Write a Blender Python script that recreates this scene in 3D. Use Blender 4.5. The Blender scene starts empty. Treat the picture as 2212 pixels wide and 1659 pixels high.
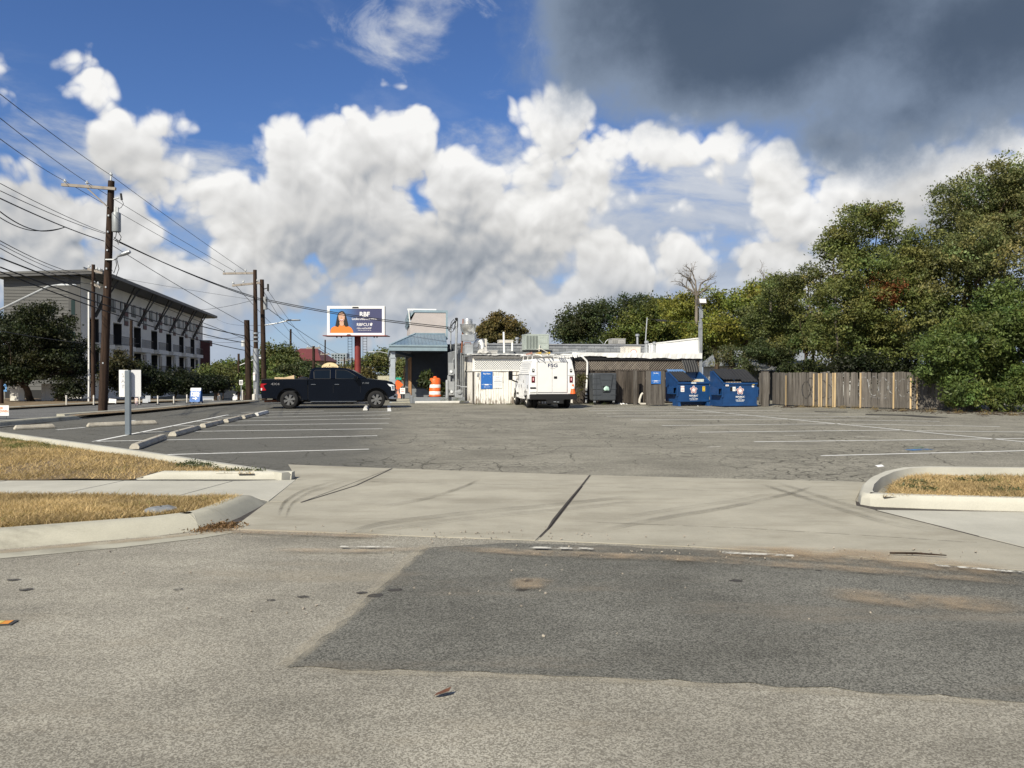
import bpy, math, random
import numpy as np
from mathutils import Vector, Matrix, Euler
R = math.radians
scn = bpy.context.scene
COL = scn.collection
random.seed(7)
RNG = np.random.default_rng(7)

# ------------------------------------------------------------------ camera
EYE = 1.62
FOC, CX, CY = 1661.0, 1106.0, 829.5          # survey units: a 2212 x 1659 view
PITCH = math.atan((CY - 808.0) / FOC)
cam_d = bpy.data.cameras.new('camera')
cam = bpy.data.objects.new('camera', cam_d)
COL.objects.link(cam)
cam.location = (0, 0, EYE)
cam.rotation_euler = (math.pi / 2 - PITCH, 0, 0)
cam_d.sensor_fit = 'HORIZONTAL'
cam_d.sensor_width = 36.0
cam_d.lens = 36.0 * FOC / 2212.0
cam_d.clip_start = 0.1
cam_d.clip_end = 6000
scn.camera = cam

# ------------------------------------------------------------------ node maths helper
class S:
    """wraps a node socket so that shader maths can be written as formulas"""
    def __init__(s, t, k): s.t, s.k = t, k
    def _b(a, op, b=None, c=None):
        n = a.t.nodes.new('ShaderNodeMath'); n.operation = op
        for i, q in enumerate((a, b, c)):
            if q is None: continue
            if isinstance(q, S): a.t.links.new(q.k, n.inputs[i])
            else: n.inputs[i].default_value = q
        return S(a.t, n.outputs[0])
    def __add__(a, b): return a._b('ADD', b)
    __radd__ = __add__
    def __sub__(a, b): return a._b('SUBTRACT', b)
    def __rsub__(a, b): return (a * -1.0) + b
    def __mul__(a, b): return a._b('MULTIPLY', b)
    __rmul__ = __mul__
    def __truediv__(a, b): return a._b('DIVIDE', b)
    def max(a, b): return a._b('MAXIMUM', b)
    def min(a, b): return a._b('MINIMUM', b)
    def pow(a, b): return a._b('POWER', b)
    def abs(a): return a._b('ABSOLUTE')
    def gt(a, b): return a._b('GREATER_THAN', b)
    def smax(a, b, c): return a._b('SMOOTH_MAX', b, c)
    def ss(a, lo, hi, o0=0.0, o1=1.0):
        n = a.t.nodes.new('ShaderNodeMapRange'); n.interpolation_type = 'SMOOTHSTEP'
        a.t.links.new(a.k, n.inputs[0])
        for i, q in enumerate((lo, hi, o0, o1)): n.inputs[i + 1].default_value = q
        return S(a.t, n.outputs[0])

def vmath(t, op, a, b):
    n = t.nodes.new('ShaderNodeVectorMath'); n.operation = op
    for i, q in enumerate((a, b)):
        if q is None: continue
        if isinstance(q, (tuple, list)): n.inputs[i].default_value = q
        else: t.links.new(q, n.inputs[i])
    return n.outputs['Value'] if op in ('LENGTH', 'DOT_PRODUCT', 'DISTANCE') else n.outputs['Vector']

def noise(t, vec, scale, detail=4, rough=.55, dist=0.0, out='Fac'):
    n = t.nodes.new('ShaderNodeTexNoise')
    if vec is not None: t.links.new(vec, n.inputs['Vector'])
    n.inputs['Scale'].default_value = scale; n.inputs['Detail'].default_value = detail
    n.inputs['Roughness'].default_value = rough; n.inputs['Distortion'].default_value = dist
    return S(t, n.outputs[out])

def voro(t, vec, scale, feature='F1', detail=0, rough=.5, out='Distance', rand=1.0):
    n = t.nodes.new('ShaderNodeTexVoronoi'); n.feature = feature
    if vec is not None: t.links.new(vec, n.inputs['Vector'])
    n.inputs['Scale'].default_value = scale
    if 'Detail' in n.inputs: n.inputs['Detail'].default_value = detail
    if 'Roughness' in n.inputs: n.inputs['Roughness'].default_value = rough
    n.inputs['Randomness'].default_value = rand
    return S(t, n.outputs[out])

def mixc(t, fac, a, b, blend='MIX'):
    n = t.nodes.new('ShaderNodeMix'); n.data_type = 'RGBA'; n.blend_type = blend
    n.clamp_factor = True
    for i, q in ((0, fac), (6, a), (7, b)):
        if isinstance(q, S): t.links.new(q.k, n.inputs[i])
        elif isinstance(q, (int, float)): n.inputs[i].default_value = q
        elif isinstance(q, (tuple, list)): n.inputs[i].default_value = (*q[:3], 1)
        else: t.links.new(q, n.inputs[i])
    return S(t, n.outputs[2])

# ------------------------------------------------------------------ sky with cumulus clouds, sun
SUN_AZ, SUN_EL = R(28), R(40)     # light travels to the right of the view axis, away from the camera
sun_from = Vector((-math.sin(SUN_AZ) * math.cos(SUN_EL), -math.cos(SUN_AZ) * math.cos(SUN_EL), math.sin(SUN_EL)))
SKYS = 0.10
def sky_dir(x, y):
    """azimuth, elevation of a survey direction"""
    dx, dz = (x - CX) / FOC, (808.0 - y) / FOC
    return math.atan(dx), math.atan(dz / math.hypot(1, dx))

world = bpy.data.worlds.new('World'); scn.world = world
world.use_nodes = True
wt = world.node_tree; wt.nodes.clear()
w_out = wt.nodes.new('ShaderNodeOutputWorld'); w_bg = wt.nodes.new('ShaderNodeBackground')
w_bg.inputs['Strength'].default_value = SKYS
wt.links.new(w_bg.outputs[0], w_out.inputs[0])
sky = wt.nodes.new('ShaderNodeTexSky'); sky.sky_type = 'NISHITA'; sky.sun_disc = False
sky.sun_elevation = SUN_EL
sky.sun_rotation = math.atan2(sun_from.x, sun_from.y)
sky.air_density = 1.0; sky.dust_density = 0.35; sky.ozone_density = 3.2; sky.altitude = 150
tc = wt.nodes.new('ShaderNodeTexCoord')
WDIR = vmath(wt, 'NORMALIZE', tc.outputs['Generated'], None)
sep = wt.nodes.new('ShaderNodeSeparateXYZ'); wt.links.new(WDIR, sep.inputs[0])
wx, wy, wz = (S(wt, o) for o in sep.outputs)
AZ = wx._b('ARCTAN2', wy)
EL = wz._b('ARCSINE')
cmb = wt.nodes.new('ShaderNodeCombineXYZ'); wt.links.new(AZ.k, cmb.inputs[0]); wt.links.new(EL.k, cmb.inputs[1])
AE = cmb.outputs[0]
# where cumulus heaps stand (survey x, y, half width, half height)
HEAPS = [(20, 350, 210, 84), (225, 335, 185, 108), (360, 292, 78, 66), (315, 345, 110, 84), (60, 440, 190, 90), (300, 480, 80, 34),
         (775, 325, 128, 86), (630, 345, 100, 92), (890, 312, 42, 50), (510, 405, 62, 58), (680, 470, 240, 110),
         (1010, 410, 130, 70), (1220, 425, 160, 50), (980, 530, 280, 95), (640, 610, 330, 80), (150, 590, 230, 62),
         (1205, 262, 74, 58), (1330, 318, 130, 34), (1510, 322, 130, 26),
         (1690, 465, 84, 36), (1640, 572, 72, 42), (1480, 590, 46, 46), (1310, 590, 100, 62), (1230, 680, 190, 55),
         (2010, 420, 230, 105), (1750, 640, 160, 55), (900, 700, 260, 48), (1460, 680, 150, 40), (420, 680, 160, 40)]
def heap_field(dx, dy):
    acc = None
    for (x, y, rx, ry) in HEAPS:
        a, e = sky_dir(x, y)
        k = rx / ry
        d = vmath(wt, 'SUBTRACT', AE, (a + dx, e + dy, 0))
        d = vmath(wt, 'MULTIPLY', d, (1 / k, 1, 1))
        q = (ry / FOC) - S(wt, vmath(wt, 'LENGTH', d, None))
        acc = q if acc is None else acc.smax(q, .025)
    return acc
def puff(off):
    v = vmath(wt, 'ADD', WDIR, off)
    wob = noise(wt, v, 7, 3, .5, out='Color')
    v2 = vmath(wt, 'ADD', v, vmath(wt, 'SCALE', wob.k, None)) if False else vmath(wt, 'ADD', v, vmath(wt, 'MULTIPLY', vmath(wt, 'SUBTRACT', wob.k, (.5, .5, .5)), (.07, .07, .07)))
    b = 0.62 - voro(wt, v2, 8.5, detail=3.2, rough=.55)
    f = noise(wt, v2, 5.0, 8, .60) - .5
    return b * .085 + f * .082 + .045
h0 = heap_field(0, 0); hraw = h0
frame = AZ.abs().ss(.62, .85)                      # beyond the heaps listed: broken cumulus of the same kind
cover = (noise(wt, WDIR, 3.0, 2, .5) - .50) * .55
low = EL.ss(.0, .9, .05, -.10)
h0 = h0.max((cover + low) - (1.0 - frame) * .5)
h_up = heap_field(.008, -.035)
UPL = Vector((-.30, -.2, 1)).normalized() * .012
c0 = h0 + puff((0, 0, 0))
c1 = h0 + puff(tuple(UPL))
dens = c0.ss(.000, .020)
relief = (c0 - c1)                                  # faces turned to the sun are brighter
shade = h0.ss(-.005, .070)
big = noise(wt, WDIR, 3.0, 3, .5).ss(.34, .66)
lum = 0.95 - shade * .50 * (1.12 - big * .42) + relief * 8.0 * (1.0 - shade * .45) + (big - .5) * .05 + ((hraw - h_up) * (1.0 - frame)).max(-.04).min(.03) * 5.5
lum = lum - EL.ss(.03, .30, .26, .0)
lum = lum.max(.24).min(1.02)
warm = lum.ss(.28, .72)
ccol = mixc(wt, warm, (.78, .87, 1.0), (1.0, .99, .965))
cl = mixc(wt, 1.0, ccol, lum, 'MULTIPLY')
# haze and thin high veils over the blue
veil = (noise(wt, vmath(wt, 'MULTIPLY', WDIR, (1, 1, 2.6)), 3.2, 6, .62, .4).ss(.52, .80) * .16
        + noise(wt, WDIR, 12, 7, .66, .8).ss(.54, .74) * .42 * (
            (.125 - S(wt, vmath(wt, 'LENGTH', vmath(wt, 'MULTIPLY', vmath(wt, 'SUBTRACT', AE, (*sky_dir(930, 95), 0)), (.62, 1, 1)), None))).ss(0, .09)))
skyc = mixc(wt, 1.0, sky.outputs[0], (.50, .64, .89), 'MULTIPLY')
skyd = mixc(wt, veil, skyc, (5.6, 5.9, 6.4))
sheet = noise(wt, vmath(wt, 'MULTIPLY', WDIR, (1, 1, 2.2)), 4.6, 7, .58, .3)
sheet_d = (sheet + EL.ss(.10, .36, .12, -.16)).ss(.43, .64) * .90
sheet_c = mixc(wt, sheet.ss(.45, .75), (3.1, 3.5, 4.2), (5.4, 5.6, 5.9))
skyd = mixc(wt, sheet_d, skyd, sheet_c)
CLG = 7.6
cl10 = mixc(wt, 1.0, cl, (CLG, CLG, CLG), 'MULTIPLY')
s1 = mixc(wt, dens * .97, skyd, cl10)
s1 = mixc(wt, EL.ss(.0, .17, .55, .0), s1, (3.3, 3.9, 4.9))
# the broad dark-bottomed cloud overhead on the right
DARK = [(1640, 0, 560, 270), (1480, 190, 340, 115), (2150, 60, 420, 210), (1960, 240, 300, 115), (1800, 310, 170, 85)]
dk = None
for (x, y, rx, ry) in DARK:
    a, e = sky_dir(x, y)
    d = vmath(wt, 'MULTIPLY', vmath(wt, 'SUBTRACT', AE, (a, e, 0)), (ry / rx, 1, 1))
    q = (ry / FOC) - S(wt, vmath(wt, 'LENGTH', d, None))
    dk = q if dk is None else dk.smax(q, .04)
up_deck = (EL.ss(.62, 1.0, -.3, .10) + (noise(wt, WDIR, 2.1, 3, .5) - .55) * .6)
dk = dk.max(up_deck)
dk = dk + (noise(wt, WDIR, 5.5, 8, .60) - .5) * .14
dk_d = dk.ss(-.004, .045)
dk_l = noise(wt, vmath(wt, 'MULTIPLY', WDIR, (1, 1, 1.6)), 3.0, 4, .5).ss(.3, .75)
dcol = mixc(wt, dk_l, (.62, .88, 1.30), (.86, 1.12, 1.55))
dcol = mixc(wt, dk.ss(.10, .02), dcol, (2.0, 2.5, 3.3))
s2 = mixc(wt, dk_d * .97, s1, dcol)
wt.links.new(s2.k, w_bg.inputs['Color'])
world.cycles.sampling_method = 'NONE'

sun_d = bpy.data.lights.new('sun', 'SUN'); sun_d.energy = 4.9; sun_d.angle = R(.55); sun_d.color = (1.0, .928, .765)
sun = bpy.data.objects.new('sun', sun_d); COL.objects.link(sun)
sun.location = (-40, -60, 80)
sun.rotation_euler = (-sun_from).to_track_quat('-Z', 'Y').to_euler()
scn.view_settings.view_transform = 'Standard'; scn.view_settings.look = 'None'
scn.view_settings.gamma = 1.0; scn.view_settings.use_curve_mapping = False
scn.view_settings.exposure = 0.32
scn.cycles.max_bounces = 6; scn.cycles.transparent_max_bounces = 12
scn.cycles.use_denoising = True

# ------------------------------------------------------------------ survey helpers (view direction -> place)
def ray(px, py):
    x, y = (px - CX) / FOC, (CY - py) / FOC
    return Vector((x, math.cos(PITCH) + y * math.sin(PITCH), -math.sin(PITCH) + y * math.cos(PITCH)))
def G(px, py, z=0.0):
    """the point of the plane at height z"""
    d = ray(px, py); t = (z - EYE) / d.z
    return Vector((d.x * t, d.y * t, z))
def P(px, py, Y):
    """the point at distance Y along the view axis"""
    d = ray(px, py); t = Y / d.y
    return Vector((d.x * t, Y, EYE + d.z * t))
TH = R(9.5)                                   # heading of the lot and its buildings

# ------------------------------------------------------------------ mesh helpers
class MB:
    def __init__(s): s.v, s.f, s.m = [], [], []
    def add(s, vs, fs, mi=0):
        o = len(s.v); s.v += [tuple(v) for v in vs]
        s.f += [tuple(i + o for i in f) for f in fs]; s.m += [mi] * len(fs); return s
    def box(s, x0, x1, y0, y1, z0, z1, mi=0):
        return s.add([(x0, y0, z0), (x1, y0, z0), (x1, y1, z0), (x0, y1, z0), (x0, y0, z1), (x1, y0, z1), (x1, y1, z1), (x0, y1, z1)],
                     [(3, 2, 1, 0), (4, 5, 6, 7), (0, 1, 5, 4), (1, 2, 6, 5), (2, 3, 7, 6), (3, 0, 4, 7)], mi)
    def obox(s, c, size, rot=(0, 0, 0), mi=0):
        M = Matrix.Translation(Vector(c)) @ Euler(rot).to_matrix().to_4x4()
        a, b, d = (q / 2 for q in size)
        vs = [M @ Vector(q) for q in ((-a, -b, -d), (a, -b, -d), (a, b, -d), (-a, b, -d), (-a, -b, d), (a, -b, d), (a, b, d), (-a, b, d))]
        return s.add(vs, [(3, 2, 1, 0), (4, 5, 6, 7), (0, 1, 5, 4), (1, 2, 6, 5), (2, 3, 7, 6), (3, 0, 4, 7)], mi)
    def beam(s, p, q, w, h, mi=0):
        """rectangular bar from p to q"""
        p, q = Vector(p), Vector(q); d = (q - p); L = d.length; d.normalize()
        up = Vector((0, 0, 1)) if abs(d.z) < .95 else Vector((0, 1, 0))
        a = d.cross(up).normalized() * w / 2; b = a.cross(d).normalized() * h / 2
        vs = [p - a - b, p + a - b, p + a + b, p - a + b, q - a - b, q + a - b, q + a + b, q - a + b]
        return s.add(vs, [(3, 2, 1, 0), (4, 5, 6, 7), (0, 1, 5, 4), (1, 2, 6, 5), (2, 3, 7, 6), (3, 0, 4, 7)], mi)
    def tube(s, pts, r, n=6, mi=0, cap=True):
        pts = [Vector(p) for p in pts]; k = len(pts)
        rs = r if isinstance(r, (list, tuple)) else [r] * k
        vs, prev = [], None
        for i, p in enumerate(pts):
            d = (pts[min(i + 1, k - 1)] - pts[max(i - 1, 0)])
            if d.length < 1e-9: d = Vector((0, 0, 1))
            d.normalize()
            if prev is None:
                up = Vector((0, 0, 1)) if abs(d.z) < .9 else Vector((0, 1, 0))
                a = d.cross(up).normalized()
            else:
                a = (prev - d * prev.dot(d))
                a = a.normalized() if a.length > 1e-6 else d.orthogonal().normalized()
            prev = a; b = d.cross(a)
            for j in range(n):
                t = 2 * math.pi * j / n
                vs.append(p + (a * math.cos(t) + b * math.sin(t)) * rs[i])
        fs = []
        for i in range(k - 1):
            for j in range(n):
                q = (j + 1) % n
                fs.append((i * n + j, i * n + q, (i + 1) * n + q, (i + 1) * n + j))
        if cap: fs += [tuple(range(n))[::-1], tuple(range((k - 1) * n, k * n))]
        return s.add(vs, fs, mi)
    def cyl(s, p, q, r0, r1=None, n=12, mi=0): return s.tube([p, q], [r0, r0 if r1 is None else r1], n, mi)
    def lathe(s, prof, n=16, c=(0, 0, 0), axis='Z', mi=0, cap=True):
        vs, fs = [], []; k = len(prof); c = Vector(c)
        for (r, z) in prof:
            for j in range(n):
                t = 2 * math.pi * j / n; x, y = r * math.cos(t), r * math.sin(t)
                v = (x, y, z) if axis == 'Z' else ((x, z, y) if axis == 'Y' else (z, x, y))
                vs.append(c + Vector(v))
        for i in range(k - 1):
            for j in range(n):
                q = (j + 1) % n
                fs.append((i * n + j, i * n + q, (i + 1) * n + q, (i + 1) * n + j))
        if cap and prof[0][0] > 1e-6: fs.append(tuple(range(n))[::-1])
        if cap and prof[-1][0] > 1e-6: fs.append(tuple(range((k - 1) * n, k * n)))
        return s.add(vs, fs, mi)
    def sheet(s, pts, mi=0): return s.add(pts, [tuple(range(len(pts)))], mi)
    def slab(s, pts, z0, z1, mi=0):
        """polygon on the ground as a slab"""
        n = len(pts); a = sum(pts[i][0] * pts[(i + 1) % n][1] - pts[(i + 1) % n][0] * pts[i][1] for i in range(n))
        if a < 0: pts = pts[::-1]
        vs = [(p[0], p[1], z0) for p in pts] + [(p[0], p[1], z1) for p in pts]
        fs = [tuple(range(n, 2 * n)), tuple(range(n))[::-1]] + [(i, (i + 1) % n, n + (i + 1) % n, n + i) for i in range(n)]
        return s.add(vs, fs, mi)
    def loft(s, poly, w0, w1=None, mi=0, ax='Y'):
        """side outline (x,z) between y=w0(x,z) and y=w1(x,z)"""
        f0 = w0 if callable(w0) else (lambda x, z: w0)
        f1 = w1 if callable(w1) else (lambda x, z: w1)
        n = len(poly)
        a = sum(poly[i][0] * poly[(i + 1) % n][1] - poly[(i + 1) % n][0] * poly[i][1] for i in range(n))
        if a < 0: poly = poly[::-1]
        vs = [(x, f0(x, z), z) for x, z in poly] + [(x, f1(x, z), z) for x, z in poly]
        if ax == 'X': vs = [(y, x, z) for x, y, z in vs]
        fs = [tuple(range(n)), tuple(range(n, 2 * n))[::-1]] + [(i, n + i, n + (i + 1) % n, (i + 1) % n) for i in range(n)]
        if ax == 'X': fs = [f[::-1] for f in fs]
        return s.add(vs, fs, mi)
    def build(s, name, mat, parent=None, smooth=False, bevel=0, xf=None, seg=1):
        me = bpy.data.meshes.new(name)
        vs = s.v if xf is None else [tuple(xf @ Vector(v)) for v in s.v]
        me.from_pydata(vs, [], s.f)
        for mm in (mat if isinstance(mat, (list, tuple)) else [mat]): me.materials.append(mm)
        if max(s.m, default=0): me.polygons.foreach_set('material_index', s.m)
        if smooth:
            me.polygons.foreach_set('use_smooth', [True] * len(s.f))
            me.set_sharp_from_angle(angle=R(38))
        me.update()
        o = bpy.data.objects.new(name, me); COL.objects.link(o)
        if parent is not None: o.parent = parent
        if bevel:
            b = o.modifiers.new('bevel', 'BEVEL'); b.width = bevel; b.segments = seg; b.limit_method = 'ANGLE'; b.angle_limit = R(35)
            b.use_clamp_overlap = True
        return o

def tag(o, label=None, cat=None, group=None, kind=None):
    if label: o['label'] = label
    if cat: o['category'] = cat
    if group: o['group'] = group
    if kind: o['kind'] = kind
    return o
def thing(name, label, cat, loc=(0, 0, 0), rz=0.0, group=None, scale=1.0):
    o = bpy.data.objects.new(name, None); COL.objects.link(o)
    o.empty_display_size = .3
    o.location = loc; o.rotation_euler = (0, 0, rz)
    if scale != 1.0: o.scale = (scale,) * 3
    return tag(o, label, cat, group)
def struct(o): o['kind'] = 'structure'; return o
def inst(src, parent, loc=(0, 0, 0), rot=(0, 0, 0), sc=(1, 1, 1)):
    o = src.copy(); COL.objects.link(o); o.parent = parent; o.location = loc; o.rotation_euler = rot; o.scale = sc
    return o
def copy_tree(src, loc, rz, label=None, name=None):
    r = src.copy(); COL.objects.link(r); r.location = loc; r.rotation_euler = (0, 0, rz)
    if label: r['label'] = label
    for ch in list(src.children):
        c = ch.copy(); COL.objects.link(c); c.parent = r
        for g in list(ch.children):
            d = g.copy(); COL.objects.link(d); d.parent = c
    return r
_txt = {}
def text(name, body, h, mat, parent=None, loc=(0, 0, 0), rot=(math.pi / 2, 0, 0), bold=0.0, sx=1.0, shear=0.0, ext=.002, align='CENTER'):
    """flat lettering facing -Y of its parent, centred on loc, capital height about h"""
    cu = bpy.data.curves.new(name, 'FONT'); cu.body = body; cu.size = h * 1.37; cu.align_x = align; cu.align_y = 'CENTER'
    cu.offset = bold * h; cu.shear = shear; cu.extrude = ext; cu.resolution_u = 3
    tmp = bpy.data.objects.new('tmp', cu); COL.objects.link(tmp)
    dg = bpy.context.evaluated_depsgraph_get()
    me = bpy.data.meshes.new_from_object(tmp.evaluated_get(dg))
    bpy.data.objects.remove(tmp); bpy.data.curves.remove(cu)
    me.name = name; me.materials.clear(); me.materials.append(mat)
    if sx != 1.0: me.transform(Matrix.Diagonal((sx, 1, 1, 1)))
    o = bpy.data.objects.new(name, me); COL.objects.link(o)
    if parent is not None: o.parent = parent
    o.location = loc; o.rotation_euler = rot
    return o

# ------------------------------------------------------------------ materials
def base(name):
    m = bpy.data.materials.new(name); m.use_nodes = True
    t = m.node_tree; p = t.nodes['Principled BSDF']
    return m, t, p
def coords(t, kind='Object', scale=None):
    c = t.nodes.new('ShaderNodeTexCoord').outputs[kind]
    if scale is not None:
        mp = t.nodes.new('ShaderNodeMapping'); t.links.new(c, mp.inputs[0]); mp.inputs['Scale'].default_value = scale
        c = mp.outputs[0]
    return c
def wpos(t):
    return t.nodes.new('ShaderNodeNewGeometry').outputs['Position']
def bump(t, p, h, strength, dist=.02):
    b = t.nodes.new('ShaderNodeBump'); b.inputs['Strength'].default_value = strength; b.inputs['Distance'].default_value = dist
    t.links.new(h.k, b.inputs['Height']); t.links.new(b.outputs[0], p.inputs['Normal'])
def mk(name, col, rough=.7, metal=0.0, var=.18, scale=2.5, stretch=None, bmp=.0, bscale=60, spec=.5, dirt=None, dirtf=(.55, .75), rnd=0.0, coat=0.0, trans=0.0):
    m, t, p = base(name)
    c = coords(t, 'Object', stretch)
    n = noise(t, c, scale, 6, .62)
    a = tuple(max(0, q * (1 - var)) for q in col); b = tuple(min(1, q * (1 + var)) for q in col)
    k = mixc(t, n.ss(.25, .75), a, b)
    if dirt: k = mixc(t, noise(t, c, scale * .6, 8, .68).ss(*dirtf), k, dirt)
    if rnd:
        oi = t.nodes.new('ShaderNodeObjectInfo')
        f = S(t, oi.outputs['Random'])
        k = mixc(t, 1.0, k, mixc(t, f, (1 - rnd,) * 3, (1 + rnd,) * 3), 'MULTIPLY')
    t.links.new(k.k, p.inputs['Base Color'])
    p.inputs['Roughness'].default_value = rough; p.inputs['Metallic'].default_value = metal
    p.inputs['Specular IOR Level'].default_value = spec
    if coat: p.inputs['Coat Weight'].default_value = coat; p.inputs['Coat Roughness'].default_value = .04
    if bmp: bump(t, p, noise(t, c, bscale, 5, .6), bmp)
    return m
def flat(name, col, rough=.5, spec=.4, metal=0):
    m, t, p = base(name); p.inputs['Base Color'].default_value = (*col, 1); p.inputs['Roughness'].default_value = rough
    p.inputs['Specular IOR Level'].default_value = spec; p.inputs['Metallic'].default_value = metal
    return m
def wood(name, light, dark, rnd=.22, streak=.5, paint=None, peel=(.5, .62), grain=22):
    """weathered boards running along local Z; optional peeling paint"""
    m, t, p = base(name)
    oi = t.nodes.new('ShaderNodeObjectInfo'); rr = S(t, oi.outputs['Random'])
    c0 = coords(t, 'Object')
    cb = t.nodes.new('ShaderNodeCombineXYZ'); t.links.new((rr * 37.0).k, cb.inputs[0]); t.links.new((rr * 91.0).k, cb.inputs[2])
    c = vmath(t, 'ADD', c0, cb.outputs[0])
    g = vmath(t, 'MULTIPLY', c, (1, 1, .07))
    n = noise(t, g, grain, 6, .65)
    k = mixc(t, n.ss(.3, .7), dark, light)
    k = mixc(t, noise(t, vmath(t, 'MULTIPLY', c, (1, 1, .3)), 2.2, 5, .6).ss(.42, .72) * streak, k, tuple(q * .45 for q in dark))
    k = mixc(t, 1.0, k, mixc(t, rr, (1 - rnd,) * 3, (1 + rnd,) * 3), 'MULTIPLY')
    if paint:
        z = t.nodes.new('ShaderNodeSeparateXYZ'); t.links.new(c0, z.inputs[0])
        f = noise(t, vmath(t, 'MULTIPLY', c, (1, 1, .16)), 9, 7, .68) + S(t, z.outputs[2]).ss(.0, .8, .13, .0) + (rr - .5) * .07
        f = f.ss(*peel)
        pc = mixc(t, noise(t, vmath(t, 'MULTIPLY', c, (1, 1, .2)), 5, 6, .6).ss(.35, .75), paint, tuple(q * .86 for q in paint))
        k = mixc(t, f, pc, k)
    t.links.new(k.k, p.inputs['Base Color'])
    p.inputs['Roughness'].default_value = .85; p.inputs['Specular IOR Level'].default_value = .2
    bump(t, p, n, .5, .01)
    return m
def glass(name, col=(.01, .014, .018), rough=.03):
    m, t, p = base(name); p.inputs['Base Color'].default_value = (*col, 1); p.inputs['Roughness'].default_value = rough
    p.inputs['Specular IOR Level'].default_value = .8
    return m
M = {}
M['white'] = mk('white_paint', (.78, .78, .76), .45, var=.05)
M['pole'] = wood('pole_wood', (.062, .038, .027), (.022, .014, .010), .15, .6, grain=14)
M['galv'] = mk('galvanised', (.42, .44, .46), .45, .6, .15)
M['dkmetal'] = mk('dark_metal', (.03, .03, .032), .5, .3, .2)
M['black'] = flat('black_plastic', (.012, .012, .013), .5)
M['rubber'] = mk('tyre_rubber', (.02, .02, .021), .85, 0, .2, spec=.2)
M['chrome'] = mk('chrome', (.62, .63, .64), .16, 1.0, .06)
M['alloy'] = mk('alloy', (.40, .39, .37), .28, .9, .1)
M['wire'] = flat('wire_black', (.015, .015, .016), .6)
M['insul'] = flat('insulator', (.55, .57, .58), .3)
M['arm'] = mk('crossarm_wood', (.27, .24, .21), .85, 0, .25)
M['conc'] = mk('wheel_stop_concrete', (.40, .37, .31), .9, 0, .2, 5, bmp=.35, bscale=45, dirt=(.20, .18, .15), dirtf=(.5, .8))
M['rust'] = mk('rust', (.20, .075, .04), .85, 0, .3, 6)
M['red'] = flat('lamp_red', (.42, .012, .02), .12)
M['glass'] = glass('dark_glass')
M['lens'] = flat('lamp_lens', (.72, .74, .76), .08)

# ================================================================== GROUND
def aggregate(name, dark, light, patch=.22, speck=95, rough=.93, bmp=.55, crack=0.0, tint=None, streak=None, seal=None):
    """worn asphalt: stones of many shades in binder, large stains, optional alligator cracks"""
    m, t, p = base(name)
    w = wpos(t)
    cell = voro(t, w, speck, out='Color')
    sp = t.nodes.new('ShaderNodeSeparateColor'); t.links.new(cell.k, sp.inputs[0]); cv = S(t, sp.outputs[0])
    fine = noise(t, w, speck * .9, 4, .75)
    big = noise(t, w, .55, 6, .62)
    f = cv * .6 + fine * .4
    k = mixc(t, f.ss(.22, .80), dark, light)
    k = mixc(t, 1.0, k, mixc(t, big.ss(.28, .72), (1 - patch,) * 3, (1 + patch,) * 3), 'MULTIPLY')
    med = noise(t, vmath(t, 'MULTIPLY', w, (.35, 1, 1)), 2.6, 7, .68)
    k = mixc(t, 1.0, k, mixc(t, med.ss(.3, .75), (1.09, 1.09, 1.09), (.88, .88, .88)), 'MULTIPLY')
    if tint: k = mixc(t, noise(t, vmath(t, 'MULTIPLY', w, (.3, 1, 1)), 1.1, 6, .65).ss(.52, .74) * .55, k, tint)
    if seal:      # darker seal coat on the left bays
        sx = t.nodes.new('ShaderNodeSeparateXYZ'); t.links.new(w, sx.inputs[0])
        q = S(t, sx.outputs[0]) + S(t, sx.outputs[1]) * .17
        e = (q + (noise(t, w, .9, 5, .6) - .5) * 2.4).ss(-1.2, 1.4, 1.0, 0.0)
        k = mixc(t, e * .85, k, mixc(t, f, tuple(c * .75 for c in seal), tuple(c * 1.2 for c in seal)))
        # small old stains
        st = noise(t, vmath(t, 'MULTIPLY', w, (.45, 1, 1)), .8, 4, .5).ss(.62, .72) * .35
        k = mixc(t, st, k, tuple(c * .6 for c in seal))
    h = f
    if crack:
        wv = vmath(t, 'ADD', w, vmath(t, 'MULTIPLY', noise(t, w, 3, 3, .5, out='Color').k, (.25, .25, 0)))
        e1 = voro(t, wv, 3.1, 'DISTANCE_TO_EDGE')
        e2 = voro(t, wv, .75, 'DISTANCE_TO_EDGE')
        mask = noise(t, w, .28, 3, .5).ss(.46, .60)
        ck = (e1.ss(.012, .05, 1, 0) * mask).max(e2.ss(.002, .012, 1, 0) * noise(t, w, .5, 2, .5).ss(.44, .55)) * crack
        k = mixc(t, ck, k, tuple(c * .38 for c in dark))
        h = h - ck * 1.6
    t.links.new(k.k, p.inputs['Base Color'])
    p.inputs['Roughness'].default_value = rough; p.inputs['Specular IOR Level'].default_value = .22
    bump(t, p, h, bmp, .012)
    return m
def concrete(name, col, stain=(.25, .23, .20), st=(.55, .8), speck=.08):
    m, t, p = base(name)
    w = wpos(t)
    k = mixc(t, noise(t, w, .9, 7, .65).ss(.28, .72), tuple(c * .88 for c in col), tuple(c * 1.09 for c in col))
    k = mixc(t, noise(t, vmath(t, 'MULTIPLY', w, (.4, 1, 1)), 1.6, 7, .68).ss(*st) * .75, k, stain)
    fine = noise(t, w, 70, 4, .7)
    k = mixc(t, 1.0, k, mixc(t, fine.ss(.2, .8), (1 - speck,) * 3, (1 + speck,) * 3), 'MULTIPLY')
    t.links.new(k.k, p.inputs['Base Color'])
    p.inputs['Roughness'].default_value = .9; p.inputs['Specular IOR Level'].default_value = .25
    bump(t, p, fine, .25, .006)
    return m
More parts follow.
